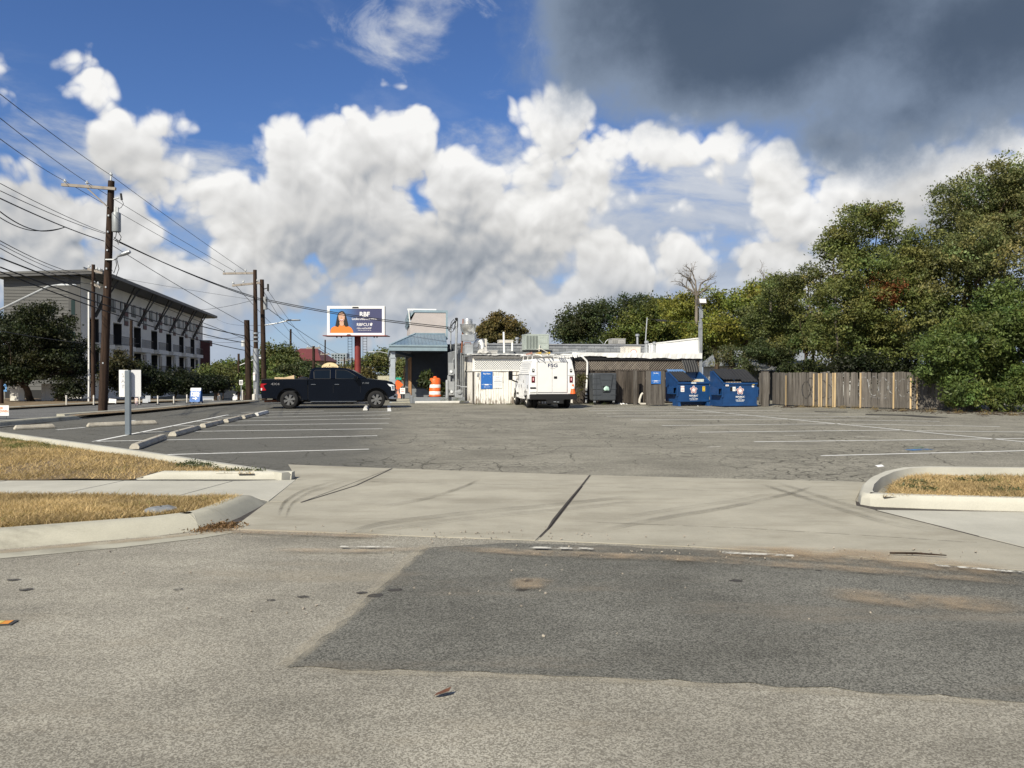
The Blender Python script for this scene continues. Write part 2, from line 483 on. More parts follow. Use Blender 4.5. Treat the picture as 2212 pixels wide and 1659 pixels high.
M['street'] = aggregate('street_asphalt', (.18, .166, .138), (.405, .383, .325), .22, 130, bmp=.9, tint=(.31, .27, .205))
M['patch'] = aggregate('patch_asphalt', (.072, .071, .063), (.215, .21, .186), .26, 130, bmp=.7, tint=(.24, .205, .16))
M['lot'] = aggregate('lot_asphalt', (.152, .143, .118), (.295, .28, .235), .22, 60, bmp=.5, crack=.85, tint=(.30, .283, .235), seal=(.102, .101, .093))
M['side'] = aggregate('side_street_asphalt', (.10, .10, .10), (.17, .17, .165), .15, 40, bmp=.3)
M['drive'] = concrete('driveway_concrete', (.365, .343, .283), (.235, .215, .17), (.42, .74))
M['walk'] = concrete('sidewalk_concrete', (.435, .422, .368), (.34, .325, .275), (.50, .85))
M['curb'] = concrete('curb_concrete', (.395, .38, .315), (.155, .145, .12), (.46, .74))
M['newcurb'] = concrete('new_curb_concrete', (.475, .46, .40), (.30, .285, .24), (.54, .85))
M['sand'] = mk('sand', (.38, .31, .235), .95, 0, .25, 6, bmp=.4, bscale=80)
M['seal'] = mk('joint_sealant', (.05, .042, .036), .8, 0, .3, 8)
M['soil'] = mk('soil', (.17, .125, .075), .95, 0, .35, 3, bmp=.5, bscale=30)
def worn_paint(name, col, wear=(.54, .66), sc=14):
    """road paint with worn gaps where the asphalt shows"""
    m, t, p = base(name)
    w = wpos(t)
    tr = t.nodes.new('ShaderNodeBsdfTransparent'); mx = t.nodes.new('ShaderNodeMixShader')
    t.links.new(mixc(t, noise(t, w, 5, 5, .6), tuple(c * .82 for c in col), col).k, p.inputs['Base Color'])
    p.inputs['Roughness'].default_value = .8
    f = noise(t, w, sc, 6, .7).ss(*wear)
    t.links.new(f.k, mx.inputs[0]); t.links.new(p.outputs[0], mx.inputs[1]); t.links.new(tr.outputs[0], mx.inputs[2])
    t.links.new(mx.outputs[0], t.nodes['Material Output'].inputs[0])
    return m
M['paint'] = worn_paint('line_paint', (.80, .80, .78), (.56, .70))
M['oldpaint'] = worn_paint('old_line_paint', (.62, .60, .54), (.44, .60), 9)
M['tread'] = worn_paint('tyre_mark', (.10, .095, .085), (.22, .62), 7)
M['bluepaint'] = worn_paint('blue_spray', (.06, .20, .45), (.40, .62), 5)
M['greenpaint'] = worn_paint('green_spray', (.16, .36, .25), (.36, .58), 5)
M['oil'] = worn_paint('oil_spot', (.055, .05, .045), (.42, .75), 9)
M['sandy'] = worn_paint('thin_sand', (.38, .29, .20), (.38, .66), 7)

def big_sheet(name, pts, mat): 
    mb = MB(); mb.sheet(pts); return struct(mb.build(name, mat))
def Gs(pts, z=0.0): return [tuple(G(x, y, z)) for x, y in pts]
m_, t_, p_ = base('far_ground')
k_ = mixc(t_, noise(t_, wpos(t_), .05, 6, .6).ss(.35, .65), (.11, .10, .06), (.20, .18, .13))
t_.links.new(k_.k, p_.inputs['Base Color']); p_.inputs['Roughness'].default_value = .95
M['far'] = m_
def hgt(x, y):
    """the side street falls gently away from the lot"""
    s = lambda a, b, v: (lambda t: t * t * (3 - 2 * t))(min(1.0, max(0.0, (v - a) / (b - a))))
    return -1.6 * s(44, 82, y) * s(-9.5, -13.5, x)
xs = [-3000, -900, -300, -120, -80, -60, -50, -40, -34, -28, -24, -23, -21, -19, -17, -15.5, -14.5, -13.5, -12.5, -11.5, -10.5, -9.5, -8, 0, 20, 60, 200, 900, 3000]
ys = [-400, -40, 10, 30, 40, 44, 47, 50, 53, 56, 60, 64, 68, 72, 76, 80, 84, 100, 140, 250, 600, 1500, 5000]
mb = MB(); mb.add([(x, y, hgt(x, y) - .03) for y in ys for x in xs], [(j * len(xs) + i, j * len(xs) + i + 1, (j + 1) * len(xs) + i + 1, (j + 1) * len(xs) + i) for j in range(len(ys) - 1) for i in range(len(xs) - 1)])
struct(mb.build('ground', M['far'], smooth=True))
street = big_sheet('street', [(-90, -40, 0), (90, -40, 0), (90, 13, 0), (-90, 13, 0)], M['street'])
lot = big_sheet('parking_lot', [(-15.4, 11.6, .004), (3, 11.0, .004), (34, 10.4, .004), (40, 22, .004), (30, 58, .004), (-15.4, 58, .004)], M['lot'])
mb = MB(); yy_ = [-30, 20, 40, 44, 47, 50, 53, 56, 60, 64, 68, 72, 76, 80, 84, 120, 420]
mb.add([(x + (.7 if y > 100 else 0), y, hgt(-18, y) + .005) for y in yy_ for x in (-23.2, -15.6)], [(2 * i, 2 * i + 1, 2 * i + 3, 2 * i + 2) for i in range(len(yy_) - 1)])
side = struct(mb.build('side_street', M['side']))
def slab_part(name, pts, mat, z0, z1, inset=.012, parent=None, bevel=.006):
    g = [G(x, y, z1) for x, y in pts]
    c = sum(g, Vector()) / len(g)
    q = []
    for i, v in enumerate(g):
        a, b = g[i - 1], g[(i + 1) % len(g)]
        e1, e2 = (v - a).normalized(), (b - v).normalized()
        n = Vector((-(e1.y + e2.y), e1.x + e2.x, 0))
        if n.length < 1e-6: n = Vector((-e1.y, e1.x, 0))
        n.normalize()
        if n.dot(c - v) < 0: n = -n
        q.append(v + n * inset)
    mb = MB(); mb.slab([(v.x, v.y) for v in q], z0, z1)
    return mb.build(name, mat, parent, bevel=bevel)
def soft_decal(name, col, amax, lo=.3, hi=.7, sc=3.0, stretch=None):
    """thin film lying on the ground that fades out across its width"""
    m, t, p = base(name)
    tr = t.nodes.new('ShaderNodeBsdfTransparent'); mx = t.nodes.new('ShaderNodeMixShader')
    a = t.nodes.new('ShaderNodeAttribute'); a.attribute_name = 'soft'
    w = wpos(t)
    p.inputs['Base Color'].default_value = (*col, 1); p.inputs['Roughness'].default_value = .95; p.inputs['Specular IOR Level'].default_value = .1
    f = S(t, a.outputs['Fac']).ss(0, 1) * (noise(t, w, sc, 6, .65).ss(lo, hi) * .75 + noise(t, w, sc * 9, 4, .7).ss(.3, .8) * .25) * amax
    t.links.new(f.k, mx.inputs[0]); t.links.new(tr.outputs[0], mx.inputs[1]); t.links.new(p.outputs[0], mx.inputs[2])
    t.links.new(mx.outputs[0], t.nodes['Material Output'].inputs[0])
    return m
M['tread'] = soft_decal('tyre_mark', (.10, .094, .08), .30, .25, .75, 2.0)
M['sandy'] = soft_decal('thin_sand', (.40, .31, .215), .62, .30, .68, 3.0)
M['tooled'] = worn_paint('tooled_joint_shadow', (.17, .155, .125), (.40, .62), 6)
M['pale'] = soft_decal('pale_grit', (.44, .40, .32), .55, .30, .66, 5)
M['leaf_litter'] = soft_decal('leaf_litter', (.22, .14, .08), .8, .3, .6, 9)
def soft_ribbon(name, pts, w, mat, z, parent, ws=None):
    q = []
    for i in range(len(pts) - 1):
        for k in range(5): f = k / 5; q.append((pts[i][0] + (pts[i + 1][0] - pts[i][0]) * f, pts[i][1] + (pts[i + 1][1] - pts[i][1]) * f))
    q.append(pts[-1]); g = [G(x, y, z) for x, y in q]
    for _ in range(2): g = [g[0]] + [(g[i - 1] + g[i] * 2 + g[i + 1]) / 4 for i in range(1, len(g) - 1)] + [g[-1]]
    vs, so = [], []; k = len(g)
    for i, v in enumerate(g):
        d = (g[min(i + 1, k - 1)] - g[max(i - 1, 0)]).normalized(); n = Vector((-d.y, d.x, 0))
        e = min(1.0, min(i, k - 1 - i) / 3)
        for s_, a in ((-.5, 0), (-.2, 1), (.2, 1), (.5, 0)): vs.append(v + n * w * s_); so.append(a * e)
    mb = MB(); mb.add(vs, [(4 * i + j, 4 * i + 4 + j, 4 * i + 5 + j, 4 * i + 1 + j) for i in range(k - 1) for j in range(3)])
    o = mb.build(name, mat, parent); at = o.data.attributes.new('soft', 'FLOAT', 'POINT'); at.data.foreach_set('value', so)
    return o
# dark asphalt repair in the street, ragged edge
def ragged(pts, step=.12, amp=.018):
    out = []
    for i in range(len(pts)):
        a, b = Vector(pts[i]), Vector(pts[(i + 1) % len(pts)])
        n = max(1, int((b - a).length / step)); d = (b - a).normalized(); q = Vector((-d.y, d.x, 0))
        for k in range(n): out.append(a.lerp(b, k / n) + q * random.gauss(0, amp))
    return out
mb = MB(); mb.sheet([tuple(v) for v in ragged(Gs([(922, 1183), (1080, 1173), (1300, 1178), (1560, 1190), (1900, 1210), (2212, 1232), (2600, 1262), (2900, 1570), (2212, 1515), (1800, 1489), (1400, 1466), (1000, 1450), (620, 1441), (655, 1408), (700, 1378), (735, 1345), (820, 1270)], .004))])
o = mb.build('asphalt_patch', M['patch'], street); o['label'] = 'darker rectangular asphalt repair'
soft_ribbon('sand_drift', [(930, 1172), (915, 1182), (815, 1270), (730, 1346), (650, 1410), (600, 1445)], .16, M['pale'], .0055, street)
soft_ribbon('sand_drift', [(640, 1447), (1000, 1455), (1400, 1472), (1800, 1495), (2230, 1522), (2600, 1550)], .09, M['pale'], .0055, street)
mb = MB(); mb.sheet(Gs([(465, 1136), (700, 1140), (1165, 1160), (1600, 1180), (2212, 1225), (2600, 1260), (2500, 1120), (1890, 1095), (1840, 1080), (1880, 1035), (1275, 1020), (600, 1000), (560, 1078)], .002))
mb.build('joint_bed', M['seal'], street)
drive = tag(thing('driveway', None, None), kind='structure')
slab_part('slab', [(497, 1143), (700, 1150), (950, 1160), (1158, 1167), (1188, 1137), (1275, 1026), (847, 1011.5), (650, 1085), (578, 1083)], M['drive'], -.03, .007, parent=drive, bevel=.002)
slab_part('slab', [(1160, 1167), (1500, 1181), (1800, 1199), (2212, 1233), (2420, 1254), (2330, 1212), (2115, 1159), (1890, 1101), (1852, 1092), (1850, 1080), (1862, 1056), (1885, 1041.5), (1560, 1033), (1277, 1026), (1190, 1137)], M['drive'], -.03, .007, parent=drive, bevel=.002)
slab_part('slab', [(580, 1083), (650, 1085), (847, 1011.5), (622, 1003), (640, 1034)], M['drive'], -.03, .0075, parent=drive, bevel=.002)
side_walk = tag(thing('sidewalk', None, None), kind='structure')
slab_part('slab', [(377, 1073), (503, 1039), (640, 1036), (580, 1083), (545, 1074)], M['walk'], -.03, .010, parent=side_walk, bevel=.002)
slab_part('slab', [(122, 1069), (268, 1038), (502, 1039), (376, 1073)], M['walk'], -.03, .010, parent=side_walk, bevel=.002)
slab_part('slab', [(-140, 1067), (20, 1037), (267, 1038), (121, 1069)], M['walk'], -.03, .010, parent=side_walk, bevel=.002)
slab_part('slab', [(-420, 1066), (-220, 1037), (19, 1037), (-141, 1067)], M['walk'], -.03, .010, parent=side_walk, bevel=.002)
slab_part('slab', [(1892, 1101), (2116, 1158), (2330, 1210), (2500, 1210), (2700, 1125), (2212, 1106)], M['walk'], -.03, .009, parent=side_walk, bevel=.002)
def ribbon(name, pts, w, mat, z, parent, ws=None):
    g = [G(x, y, z) for x, y in pts]; vs = []; k = len(g)
    for i, v in enumerate(g):
        d = (g[min(i + 1, k - 1)] - g[max(i - 1, 0)]).normalized(); n = Vector((-d.y, d.x, 0))
        ww = w if ws is None else w * ws[i]
        vs += [v - n * ww / 2, v + n * ww / 2]
    mb = MB(); mb.add(vs, [(2 * i, 2 * i + 1, 2 * i + 3, 2 * i + 2)[::-1] for i in range(k - 1)])
    return mb.build(name, mat, parent)
ribbon('joint_seal', [(650, 1085), (725, 1062), (770, 1048), (847, 1012)], .026, M['seal'], .0115, drive)
ribbon('joint_seal', [(1183, 1142), (1196, 1122), (1228, 1082), (1255, 1050), (1274, 1026)], .027, M['seal'], .0115, drive, [.6, 1.2, 1, .8, .7])
for pts_ in ([(642, 1036), (740, 1039), (838, 1041)], [(1268, 1050), (1450, 1056), (1640, 1064), (1850, 1082)], [(800, 1040), (1000, 1044), (1255, 1050)], [(1290, 1128), (1600, 1140), (1900, 1158), (2110, 1172)]):
    ribbon('tooled_joint', pts_, .010, M['tooled'], .0115, drive)
ribbon('joint_seal', [(1892, 1102), (1960, 1119), (2040, 1139), (2115, 1158)], .02, M['seal'], .0115, drive)
for pts, w in (([(720, 1160), (820, 1130), (1000, 1108), (1200, 1090), (1400, 1068)], .14), ([(700, 1165), (850, 1140), (1030, 1117), (1240, 1098), (1420, 1078)], .10),
               ([(600, 1115), (612, 1085), (650, 1060), (730, 1037)], .10), ([(616, 1118), (628, 1088), (668, 1062), (760, 1036)], .07),
               ([(1640, 1045), (1700, 1063), (1790, 1092), (1920, 1130), (2040, 1150)], .16), ([(1670, 1040), (1730, 1058), (1830, 1090), (1960, 1125), (2080, 1148)], .10),
               ([(1290, 1148), (1420, 1120), (1560, 1098), (1700, 1068), (1760, 1050)], .12), ([(1300, 1125), (1450, 1100), (1600, 1080), (1680, 1062)], .09),
               ([(800, 1100), (930, 1075), (1000, 1052), (1040, 1034)], .10)):
    for q_ in (-2.2, 0, 2.4): soft_ribbon('tyre_mark', [(x_, y_ + q_ * (y_ - 960) / 120) for x_, y_ in pts], w * random.uniform(.35, .7), M['tread'], .0125 + random.random() * .004, drive)
for pts, w in (([(960, 1183), (1200, 1196), (1500, 1206), (1900, 1232), (2250, 1262)], .10), ([(560, 1186), (750, 1190), (960, 1184)], .07),
               ([(1480, 1187), (1700, 1196), (2000, 1218), (2250, 1240)], .22), ([(1560, 1185), (1800, 1192), (2100, 1206)], .16), ([(1090, 1262), (1150, 1258), (1200, 1264)], .14), ([(430, 1142), (520, 1147), (700, 1152), (860, 1160)], .10),
               ([(1750, 1275), (2000, 1300), (2250, 1310)], .18)):
    soft_ribbon('sand_drift', pts, w * 2.8, M['sandy'], .0235 + random.random() * .002, street)
for pts, w in (([(1143, 1182), (1282, 1185)], .07), ([(1560, 1193), (1715, 1200)], .07), ([(735, 1180), (850, 1181)], .05), ([(2020, 1220), (2212, 1236)], .06)):
    ribbon('old_edge_line', pts, w, M['oldpaint'], .026, street)
for (x, y, r) in ((585, 1296, .03), (655, 1289, .04), (782, 1280, .04), (812, 1286, .06), (856, 1274, .055), (1140, 1254, .05), (1128, 1274, .045), (385, 1272, .04), (55, 1273, .05), (28, 1252, .05), (1590, 1254, .05), (1770, 1232, .03), (260, 1850, .1)):
    c = G(x, y, .0065); mb = MB(); mb.sheet([(c.x + r * random.uniform(.7, 1.25) * math.cos(a), c.y + r * .8 * random.uniform(.7, 1.2) * math.sin(a), c.z) for a in np.linspace(0, 6.28, 13)[:-1]])
    mb.build('oil_spot', M['oil'], street)

# ---- kerbs
def curb(name, pts, mat, h=.14, w=.16, hs=None, flip=False, parent=None, zb=-.02, roll=False):
    g = [G(x, y) for x, y in pts]; k = len(g)
    # resample finely
    prof = [(0, 0), (.012, .55), (.03, .86), (.055, 1.0), (w, 1.0), (w + .01, 0)]
    if roll: prof = [(-.06, 0), (-.02, .16), (.03, .42), (.075, .72), (.12, .92), (.16, 1.0), (w + .10, 1.0), (w + .11, 0)]
    vs, fs = [], []
    for i, v in enumerate(g):
        d = (g[min(i + 1, k - 1)] - g[max(i - 1, 0)]).normalized(); n = Vector((-d.y, d.x, 0)) * (-1 if flip else 1)
        hh = h * (1 if hs is None else hs[i])
        for (a, b) in prof: vs.append(v + n * a + Vector((0, 0, zb if b == 0 else hh * b)))
    m = len(prof)
    for i in range(k - 1):
        for j in range(m - 1):
            f = (i * m + j, (i + 1) * m + j, (i + 1) * m + j + 1, i * m + j + 1)
            fs.append(f if not flip else f[::-1])
    fs += [tuple(range(m)) if not flip else tuple(range(m))[::-1], tuple(range((k - 1) * m, k * m))[::-1] if not flip else tuple(range((k - 1) * m, k * m))]
    mb = MB(); mb.add(vs, fs)
    return struct(mb.build(name, mat, parent, smooth=True))
curb('curb', [(-420, 1218), (-200, 1202), (0, 1185), (200, 1168), (330, 1157), (420, 1145), (428, 1144)], M['curb'], .15, .17, roll=True)
curb('curb', [(431, 1143.5), (470, 1134), (510, 1118), (545, 1100), (565, 1089), (578, 1082)], M['curb'], .15, .17, [1, 1, 1, .95, .75, .12], roll=True)
ribbon('gutter', [(-420, 1235), (0, 1198), (250, 1176), (430, 1156), (500, 1149)], .34, M['curb'], .004, street, [1, 1, 1, .9, .3])
soft_ribbon('sand_drift', [(-100, 1200), (100, 1183), (300, 1166), (440, 1150), (520, 1150)], .2, M['sandy'], .008, street)
curb('curb', [(-300, 905), (0, 940), (165, 965), (330, 989), (540, 1022), (630, 1036)], M['newcurb'], .12, .17, [.8, .9, 1, 1, 1, 1], flip=True)
curb('curb', [(285, 1037), (345, 1036), (480, 1036), (629, 1036.5)], M['newcurb'], .115, .18, [.1, 1, 1, 1])
# right-hand island
isl = curb('curb', [(2700, 1122), (2212, 1105), (2000, 1099), (1880, 1094), (1858, 1090), (1853, 1082), (1858, 1068), (1875, 1052), (1905, 1038), (1945, 1029), (2000, 1026.5), (2212, 1029), (2700, 1034)], M['newcurb'], .15, .17, flip=True)
def idw(A, x, y):
    w = 1 / ((x[:, None] - A[None, :, 0]) ** 2 + (y[:, None] - A[None, :, 1]) ** 2 + .01) ** 1.5
    return (w * A[None, :, 2]).sum(1) / w.sum(1)
def lawn_sheet(name, pts, mat=None, cell=.05):
    """pts: (x, y, z); gently uneven ground"""
    P3 = [tuple(G(x, y, z)) for x, y, z in pts]; A = np.array(P3)
    gx = np.arange(A[:, 0].min(), A[:, 0].max() + cell, cell); gy = np.arange(A[:, 1].min(), A[:, 1].max() + cell, cell)
    X, Y = np.meshgrid(gx, gy); ins = in_poly((X + cell / 2).ravel(), (Y + cell / 2).ravel(), P3).reshape(X.shape)
    Z = idw(A, X.ravel(), Y.ravel()) - .008; nx = len(gx)
    jj, ii = np.nonzero(ins[:-1, :-1]); q = jj * nx + ii
    F = np.stack([q, q + 1, q + nx + 1, q + nx], 1); used, inv = np.unique(F, return_inverse=True)
    V = np.stack([X.ravel(), Y.ravel(), Z], 1)[used]
    me = bpy.data.meshes.new(name); me.from_pydata(V.tolist(), [], inv.reshape(-1, 4).tolist()); me.materials.append(mat or M['soil']); me.update()
    o = bpy.data.objects.new(name, me); COL.objects.link(o); return struct(o)
def in_poly(px, py, poly):
    r = np.zeros(len(px), bool); n = len(poly); j = n - 1
    for i in range(n):
        xi, yi, xj, yj = *poly[i][:2], *poly[j][:2]
        c = ((yi > py) != (yj > py)) & (px < (xj - xi) * (py - yi) / (yj - yi + 1e-12) + xi); r ^= c; j = i
    return r
LAWN_LOW = [(-420, 1172, .13), (0, 1142, .13), (200, 1127, .13), (390, 1109, .13), (465, 1096, .13), (508, 1081, .12), (520, 1077, .05), (377, 1074, .022), (122, 1069.5, .022), (-420, 1066, .022)]
LAWN_UP = [(-420, 918, .07), (0, 944, .08), (165, 968, .09), (330, 991, .095), (520, 1019, .10), (560, 1023, .10), (350, 1019, .10), (275, 1035, .025), (0, 1036, .025), (-420, 1036, .025)]
LAWN_R = [(1908, 1072, .13), (1925, 1048, .13), (1960, 1031, .13), (2010, 1027, .13), (2700, 1034, .13), (2700, 1086, .13), (2212, 1078, .13)]
for nm, L in (('lawn_strip', LAWN_LOW), ('lawn', LAWN_UP), ('island_bed', LAWN_R)): lawn_sheet(nm, L)
# side street islands
curb('curb', [(-400, 950), (0, 921), (90, 913), (165, 907), (178, 905)], M['curb'], .15, .3, [1, 1, 1, 1, .2])
curb('curb', [(141, 902.5), (222, 896), (298, 891), (330, 888), (400, 881.5), (420, 879.5), (470, 876.2), (560, 869)], M['curb'], .14, .35)
curb('curb', [(-300, 897), (0, 886), (142, 877.5), (215, 873.8), (300, 870.5), (413, 866)], M['curb'], .13, .2)
lawn_sheet('verge', [(143, 899.5, .12), (222, 893, .12), (298, 888, .12), (415, 877, .12), (555, 866, .12), (500, 866, .12), (330, 879.5, .12), (222, 887.5, .12), (150, 896, .12)])
lawn_sheet('verge', [(-400, 880, .10), (0, 882, .1), (215, 871, .1), (405, 865, .1), (330, 861, .1), (-400, 858, .1)])

# ---- painted lines
def pline(p, q, w=.10, mat='paint', n=6):
    pts = [(p[0] + (q[0] - p[0]) * i / n, p[1] + (q[1] - p[1]) * i / n) for i in range(n + 1)]
    # straight on the ground, not in the view
    a, b = G(*p, .009), G(*q, .009)
    d = (b - a).normalized(); nn = Vector((-d.y, d.x, 0)) * w / 2
    mb = MB(); mb.sheet([tuple(a - nn), tuple(b - nn), tuple(b + nn), tuple(a + nn)])
    return mb.build('parking_line', M[mat], lot)
for a, b in (((338, 982.5), (797, 970)), ((203, 953.3), (815, 941)), ((300, 933.5), (826, 926)), ((372, 920), (840, 914)), ((425, 911), (843, 903.6)), ((462, 903.2), (843, 895.9)), ((490, 897), (838, 888.9)), ((520, 890.8), (700, 887.5)),
             ((202, 953.8), (493, 895.8)), ((122, 928.5), (184, 923)), ((238, 915.5), (292, 907.8))):
    pline(a, b, .11)
pline((840, 876), (841, 888.5), .16)
for a, b in (((1774, 984.2), (2330, 970.5)), ((1629, 954.2), (2330, 945.6)), ((1509, 933.5), (1948, 928.8)), ((1430, 919.2), (1815, 915)), ((1363, 907.2), (1705, 905.2)), ((1312, 899), (1616, 897.5)), ((1290, 892.6), (1560, 891.2)), ((1270, 887), (1500, 886)), ((1250, 882.3), (1470, 881.6)),
             ((1980, 930.4), (2330, 934.5)), ((1839, 916), (2160, 921.3)), ((1720, 905.5), (2030, 910)), ((1630, 898), (1900, 900.5)), ((1575, 891.5), (1790, 893)), ((1520, 886.2), (1690, 887)),
             ((1460, 881.8), (2330, 965.5))):
    pline(a, b, .10)
for pts, w, mt in (([(1960, 972), (2010, 970)], .25, 'bluepaint'), ([(1965, 967), (1998, 965.5)], .22, 'greenpaint'), ([(1690, 941), (1740, 940)], .12, 'oldpaint'), ([(1850, 944), (1880, 943)], .1, 'oldpaint'), ([(1525, 966), (1560, 964)], .1, 'oldpaint'), ([(1870, 895), (1960, 897), (2030, 902)], .9, 'oil'), ([(1760, 889), (1830, 890)], .6, 'oil')):
    ribbon('paint_mark' if mt != 'oil' else 'oil_stain', pts, w, M[mt], .0125, lot)

# ---- concrete wheel stops
def wheel_stop(a, b, label, mat='conc'):
    p, q = G(*a), G(*b); d = q - p; L = d.length; c = (p + q) / 2
    t = thing('wheel_stop', label, 'wheel stop', (c.x, c.y, .008), math.atan2(d.y, d.x), 'concrete wheel stops at the left stalls')
    mb = MB(); prof = [(-.10, 0), (-.10, .05), (-.055, .125), (.055, .125), (.10, .05), (.10, 0)]
    h = L / 2
    vs = [(-h if s < 0 else h, y, z) for s in (-1, 1) for y, z in prof]
    for i, (y, z) in enumerate(prof):
        if z > .1: vs[i] = (-h + .05, y, z); vs[6 + i] = (h - .05, y, z)
    mb.add(vs, [tuple(range(6))[::-1], tuple(range(6, 12))] + [(i, i + 1, 7 + i, 6 + i) for i in range(5)] + [(5, 0, 6, 11)])
    mb.build('block', M[mat], t, bevel=.012)
    for s in (-.55, .55):
        r = MB(); r.cyl((s * h, 0, .12), (s * h, 0, .132), .016, n=8); r.build('anchor_pin', M['rust'], t)
wheel_stop((290, 972), (352, 949), 'nearest wheel stop of the left row, beside the first stall line')
wheel_stop((372, 944), (427, 928), 'second wheel stop of the left row from the camera')
wheel_stop((437, 925), (478, 915), 'third wheel stop of the left row from the camera')
wheel_stop((487, 914), (518, 906), 'fourth wheel stop of the left row from the camera')
wheel_stop((524, 905.5), (547, 899.5), 'fifth wheel stop of the left row from the camera')
M['conc_w'] = mk('pale_concrete', (.56, .55, .52), .9, 0, .12, 5)
wheel_stop((553, 899.5), (576, 893), 'pale whitish wheel stop, farthest of the left row, below the pickup tail', 'conc_w')
wheel_stop((188, 923), (338, 916.5), 'long wheel stop lying crosswise behind the blank sign post')
wheel_stop((30, 929), (118, 925), 'wheel stop lying crosswise near the left edge of the picture')
wheel_stop((789, 887.5), (792, 880.5), 'short white wheel stop by the front wheel of the black pickup', 'conc_w')
wheel_stop((762, 872.6), (788, 872.2), 'white wheel stop seen beneath the black pickup, left one', 'conc_w')
wheel_stop((806, 872), (826, 871.6), 'white wheel stop seen beneath the black pickup, right one', 'conc_w')

# ---- grass blades, dry and green
def attr_leaf(name, rough=.6, transl=.35, spec=.25):
    m, t, p = base(name)
    a = t.nodes.new('ShaderNodeAttribute'); a.attribute_name = 'tint'
    t.links.new(a.outputs['Color'], p.inputs['Base Color']); p.inputs['Roughness'].default_value = rough; p.inputs['Specular IOR Level'].default_value = spec
    if transl:
        tr = t.nodes.new('ShaderNodeBsdfTranslucent'); mx = t.nodes.new('ShaderNodeMixShader')
        g = mixc(t, 1.0, a.outputs['Color'], (1.25, 1.3, .7), 'MULTIPLY')
        t.links.new(g.k, tr.inputs[0]); mx.inputs[0].default_value = transl
        t.links.new(p.outputs[0], mx.inputs[1]); t.links.new(tr.outputs[0], mx.inputs[2]); t.links.new(mx.outputs[0], t.nodes['Material Output'].inputs[0])
    return m
M['grass'] = attr_leaf('grass_blades', .7, .25)
M['leaf'] = attr_leaf('leaves', .5, .30)
def tri_mesh(name, V, nper, C, mat, parent=None):
    """V: (n, nper, 3) single-face pieces, C: (n, 3) colours"""
    n = len(V); me = bpy.data.meshes.new(name)
    me.vertices.add(n * nper); me.vertices.foreach_set('co', V.astype(np.float32).ravel())
    me.loops.add(n * nper); me.loops.foreach_set('vertex_index', np.arange(n * nper, dtype=np.int32))
    me.polygons.add(n); me.polygons.foreach_set('loop_start', np.arange(0, n * nper, nper, dtype=np.int32))
    at = me.attributes.new('tint', 'FLOAT_COLOR', 'FACE')
    cc = np.ones((n, 4), np.float32); cc[:, :3] = C; at.data.foreach_set('color', cc.ravel())
    me.materials.append(mat); me.update(); me.validate()
    o = bpy.data.objects.new(name, me); COL.objects.link(o)
    if parent is not None: o.parent = parent
    return o
def vnoise(x, y, s, seed=0):
    r = np.random.default_rng(seed); T = r.random((64, 64))
    u, v = x * s + 100, y * s + 100; i, j = np.floor(u).astype(int), np.floor(v).astype(int); fu, fv = u - i, v - j
    fu, fv = fu * fu * (3 - 2 * fu), fv * fv * (3 - 2 * fv); g = lambda a, b: T[a % 64, b % 64]
    return (g(i, j) * (1 - fu) + g(i + 1, j) * fu) * (1 - fv) + (g(i, j + 1) * (1 - fu) + g(i + 1, j + 1) * fu) * fv
def grass(name, label, L, n, hgt_=(.02, .06), green=.45, gshift=None, seed=1):
    r = np.random.default_rng(seed)
    P3 = [tuple(G(x, y, z)) for x, y, z in L]; A = np.array(P3)
    x = r.uniform(A[:, 0].min(), A[:, 0].max(), n * 3); y = r.uniform(A[:, 1].min(), A[:, 1].max(), n * 3)
    k = in_poly(x, y, P3); x, y = x[k][:n], y[k][:n]
    z = idw(A, x, y)
    pn = vnoise(x, y, .8, seed) * .6 + vnoise(x, y, 3.1, seed + 1) * .4
    if gshift is not None: pn = pn + gshift(x, y)
    isg = (pn + r.normal(0, .10, len(x))) > (1 - green)
    keep = r.random(len(x)) < (.45 + .75 * vnoise(x, y, 2.2, seed + 5)); x, y, z, isg, pn = x[keep], y[keep], z[keep], isg[keep], pn[keep]
    m = len(x)
    h = r.uniform(*hgt_, m) * (.6 + .9 * vnoise(x, y, 1.7, seed + 2)) * np.where(isg, 1.15, 1.0); a = r.uniform(0, 6.283, m); wd = r.uniform(.003, .0075, m)
    lean = r.uniform(.4, 2.2, m) * h; b = r.uniform(0, 6.283, m)
    V = np.zeros((m, 3, 3))
    V[:, 0] = np.stack([x - np.cos(a) * wd, y - np.sin(a) * wd, z - .005], 1); V[:, 1] = np.stack([x + np.cos(a) * wd, y + np.sin(a) * wd, z - .005], 1)
    V[:, 2] = np.stack([x + np.cos(b) * lean, y + np.sin(b) * lean, z + h], 1)
    dry = np.array([.60, .455, .235]); dry2 = np.array([.36, .255, .13]); gr = np.array([.20, .20, .065]); gr2 = np.array([.10, .125, .04])
    f = r.random((m, 1)); C = np.where(isg[:, None], gr * f + gr2 * (1 - f), (dry * f + dry2 * (1 - f)) * (.72 + .55 * vnoise(x, y, 1.3, seed + 7))[:, None]) * r.uniform(.6, 1.25, (m, 1))
    return tag(tri_mesh(name, V, 3, C, M['grass']), label, 'grass', kind='stuff')
grass('grass', 'dry straw coloured grass between kerb and sidewalk', LAWN_LOW, 70000, green=.14, seed=3)
grass('grass', 'dry grass with green patches beside the parking lot', LAWN_UP, 120000, green=.24, gshift=lambda x, y: np.clip((y - 15.5) * .07, -.1, .2), seed=5)
grass('grass', 'yellow dry grass in the kerbed island on the right', LAWN_R, 45000, green=.22, seed=9)
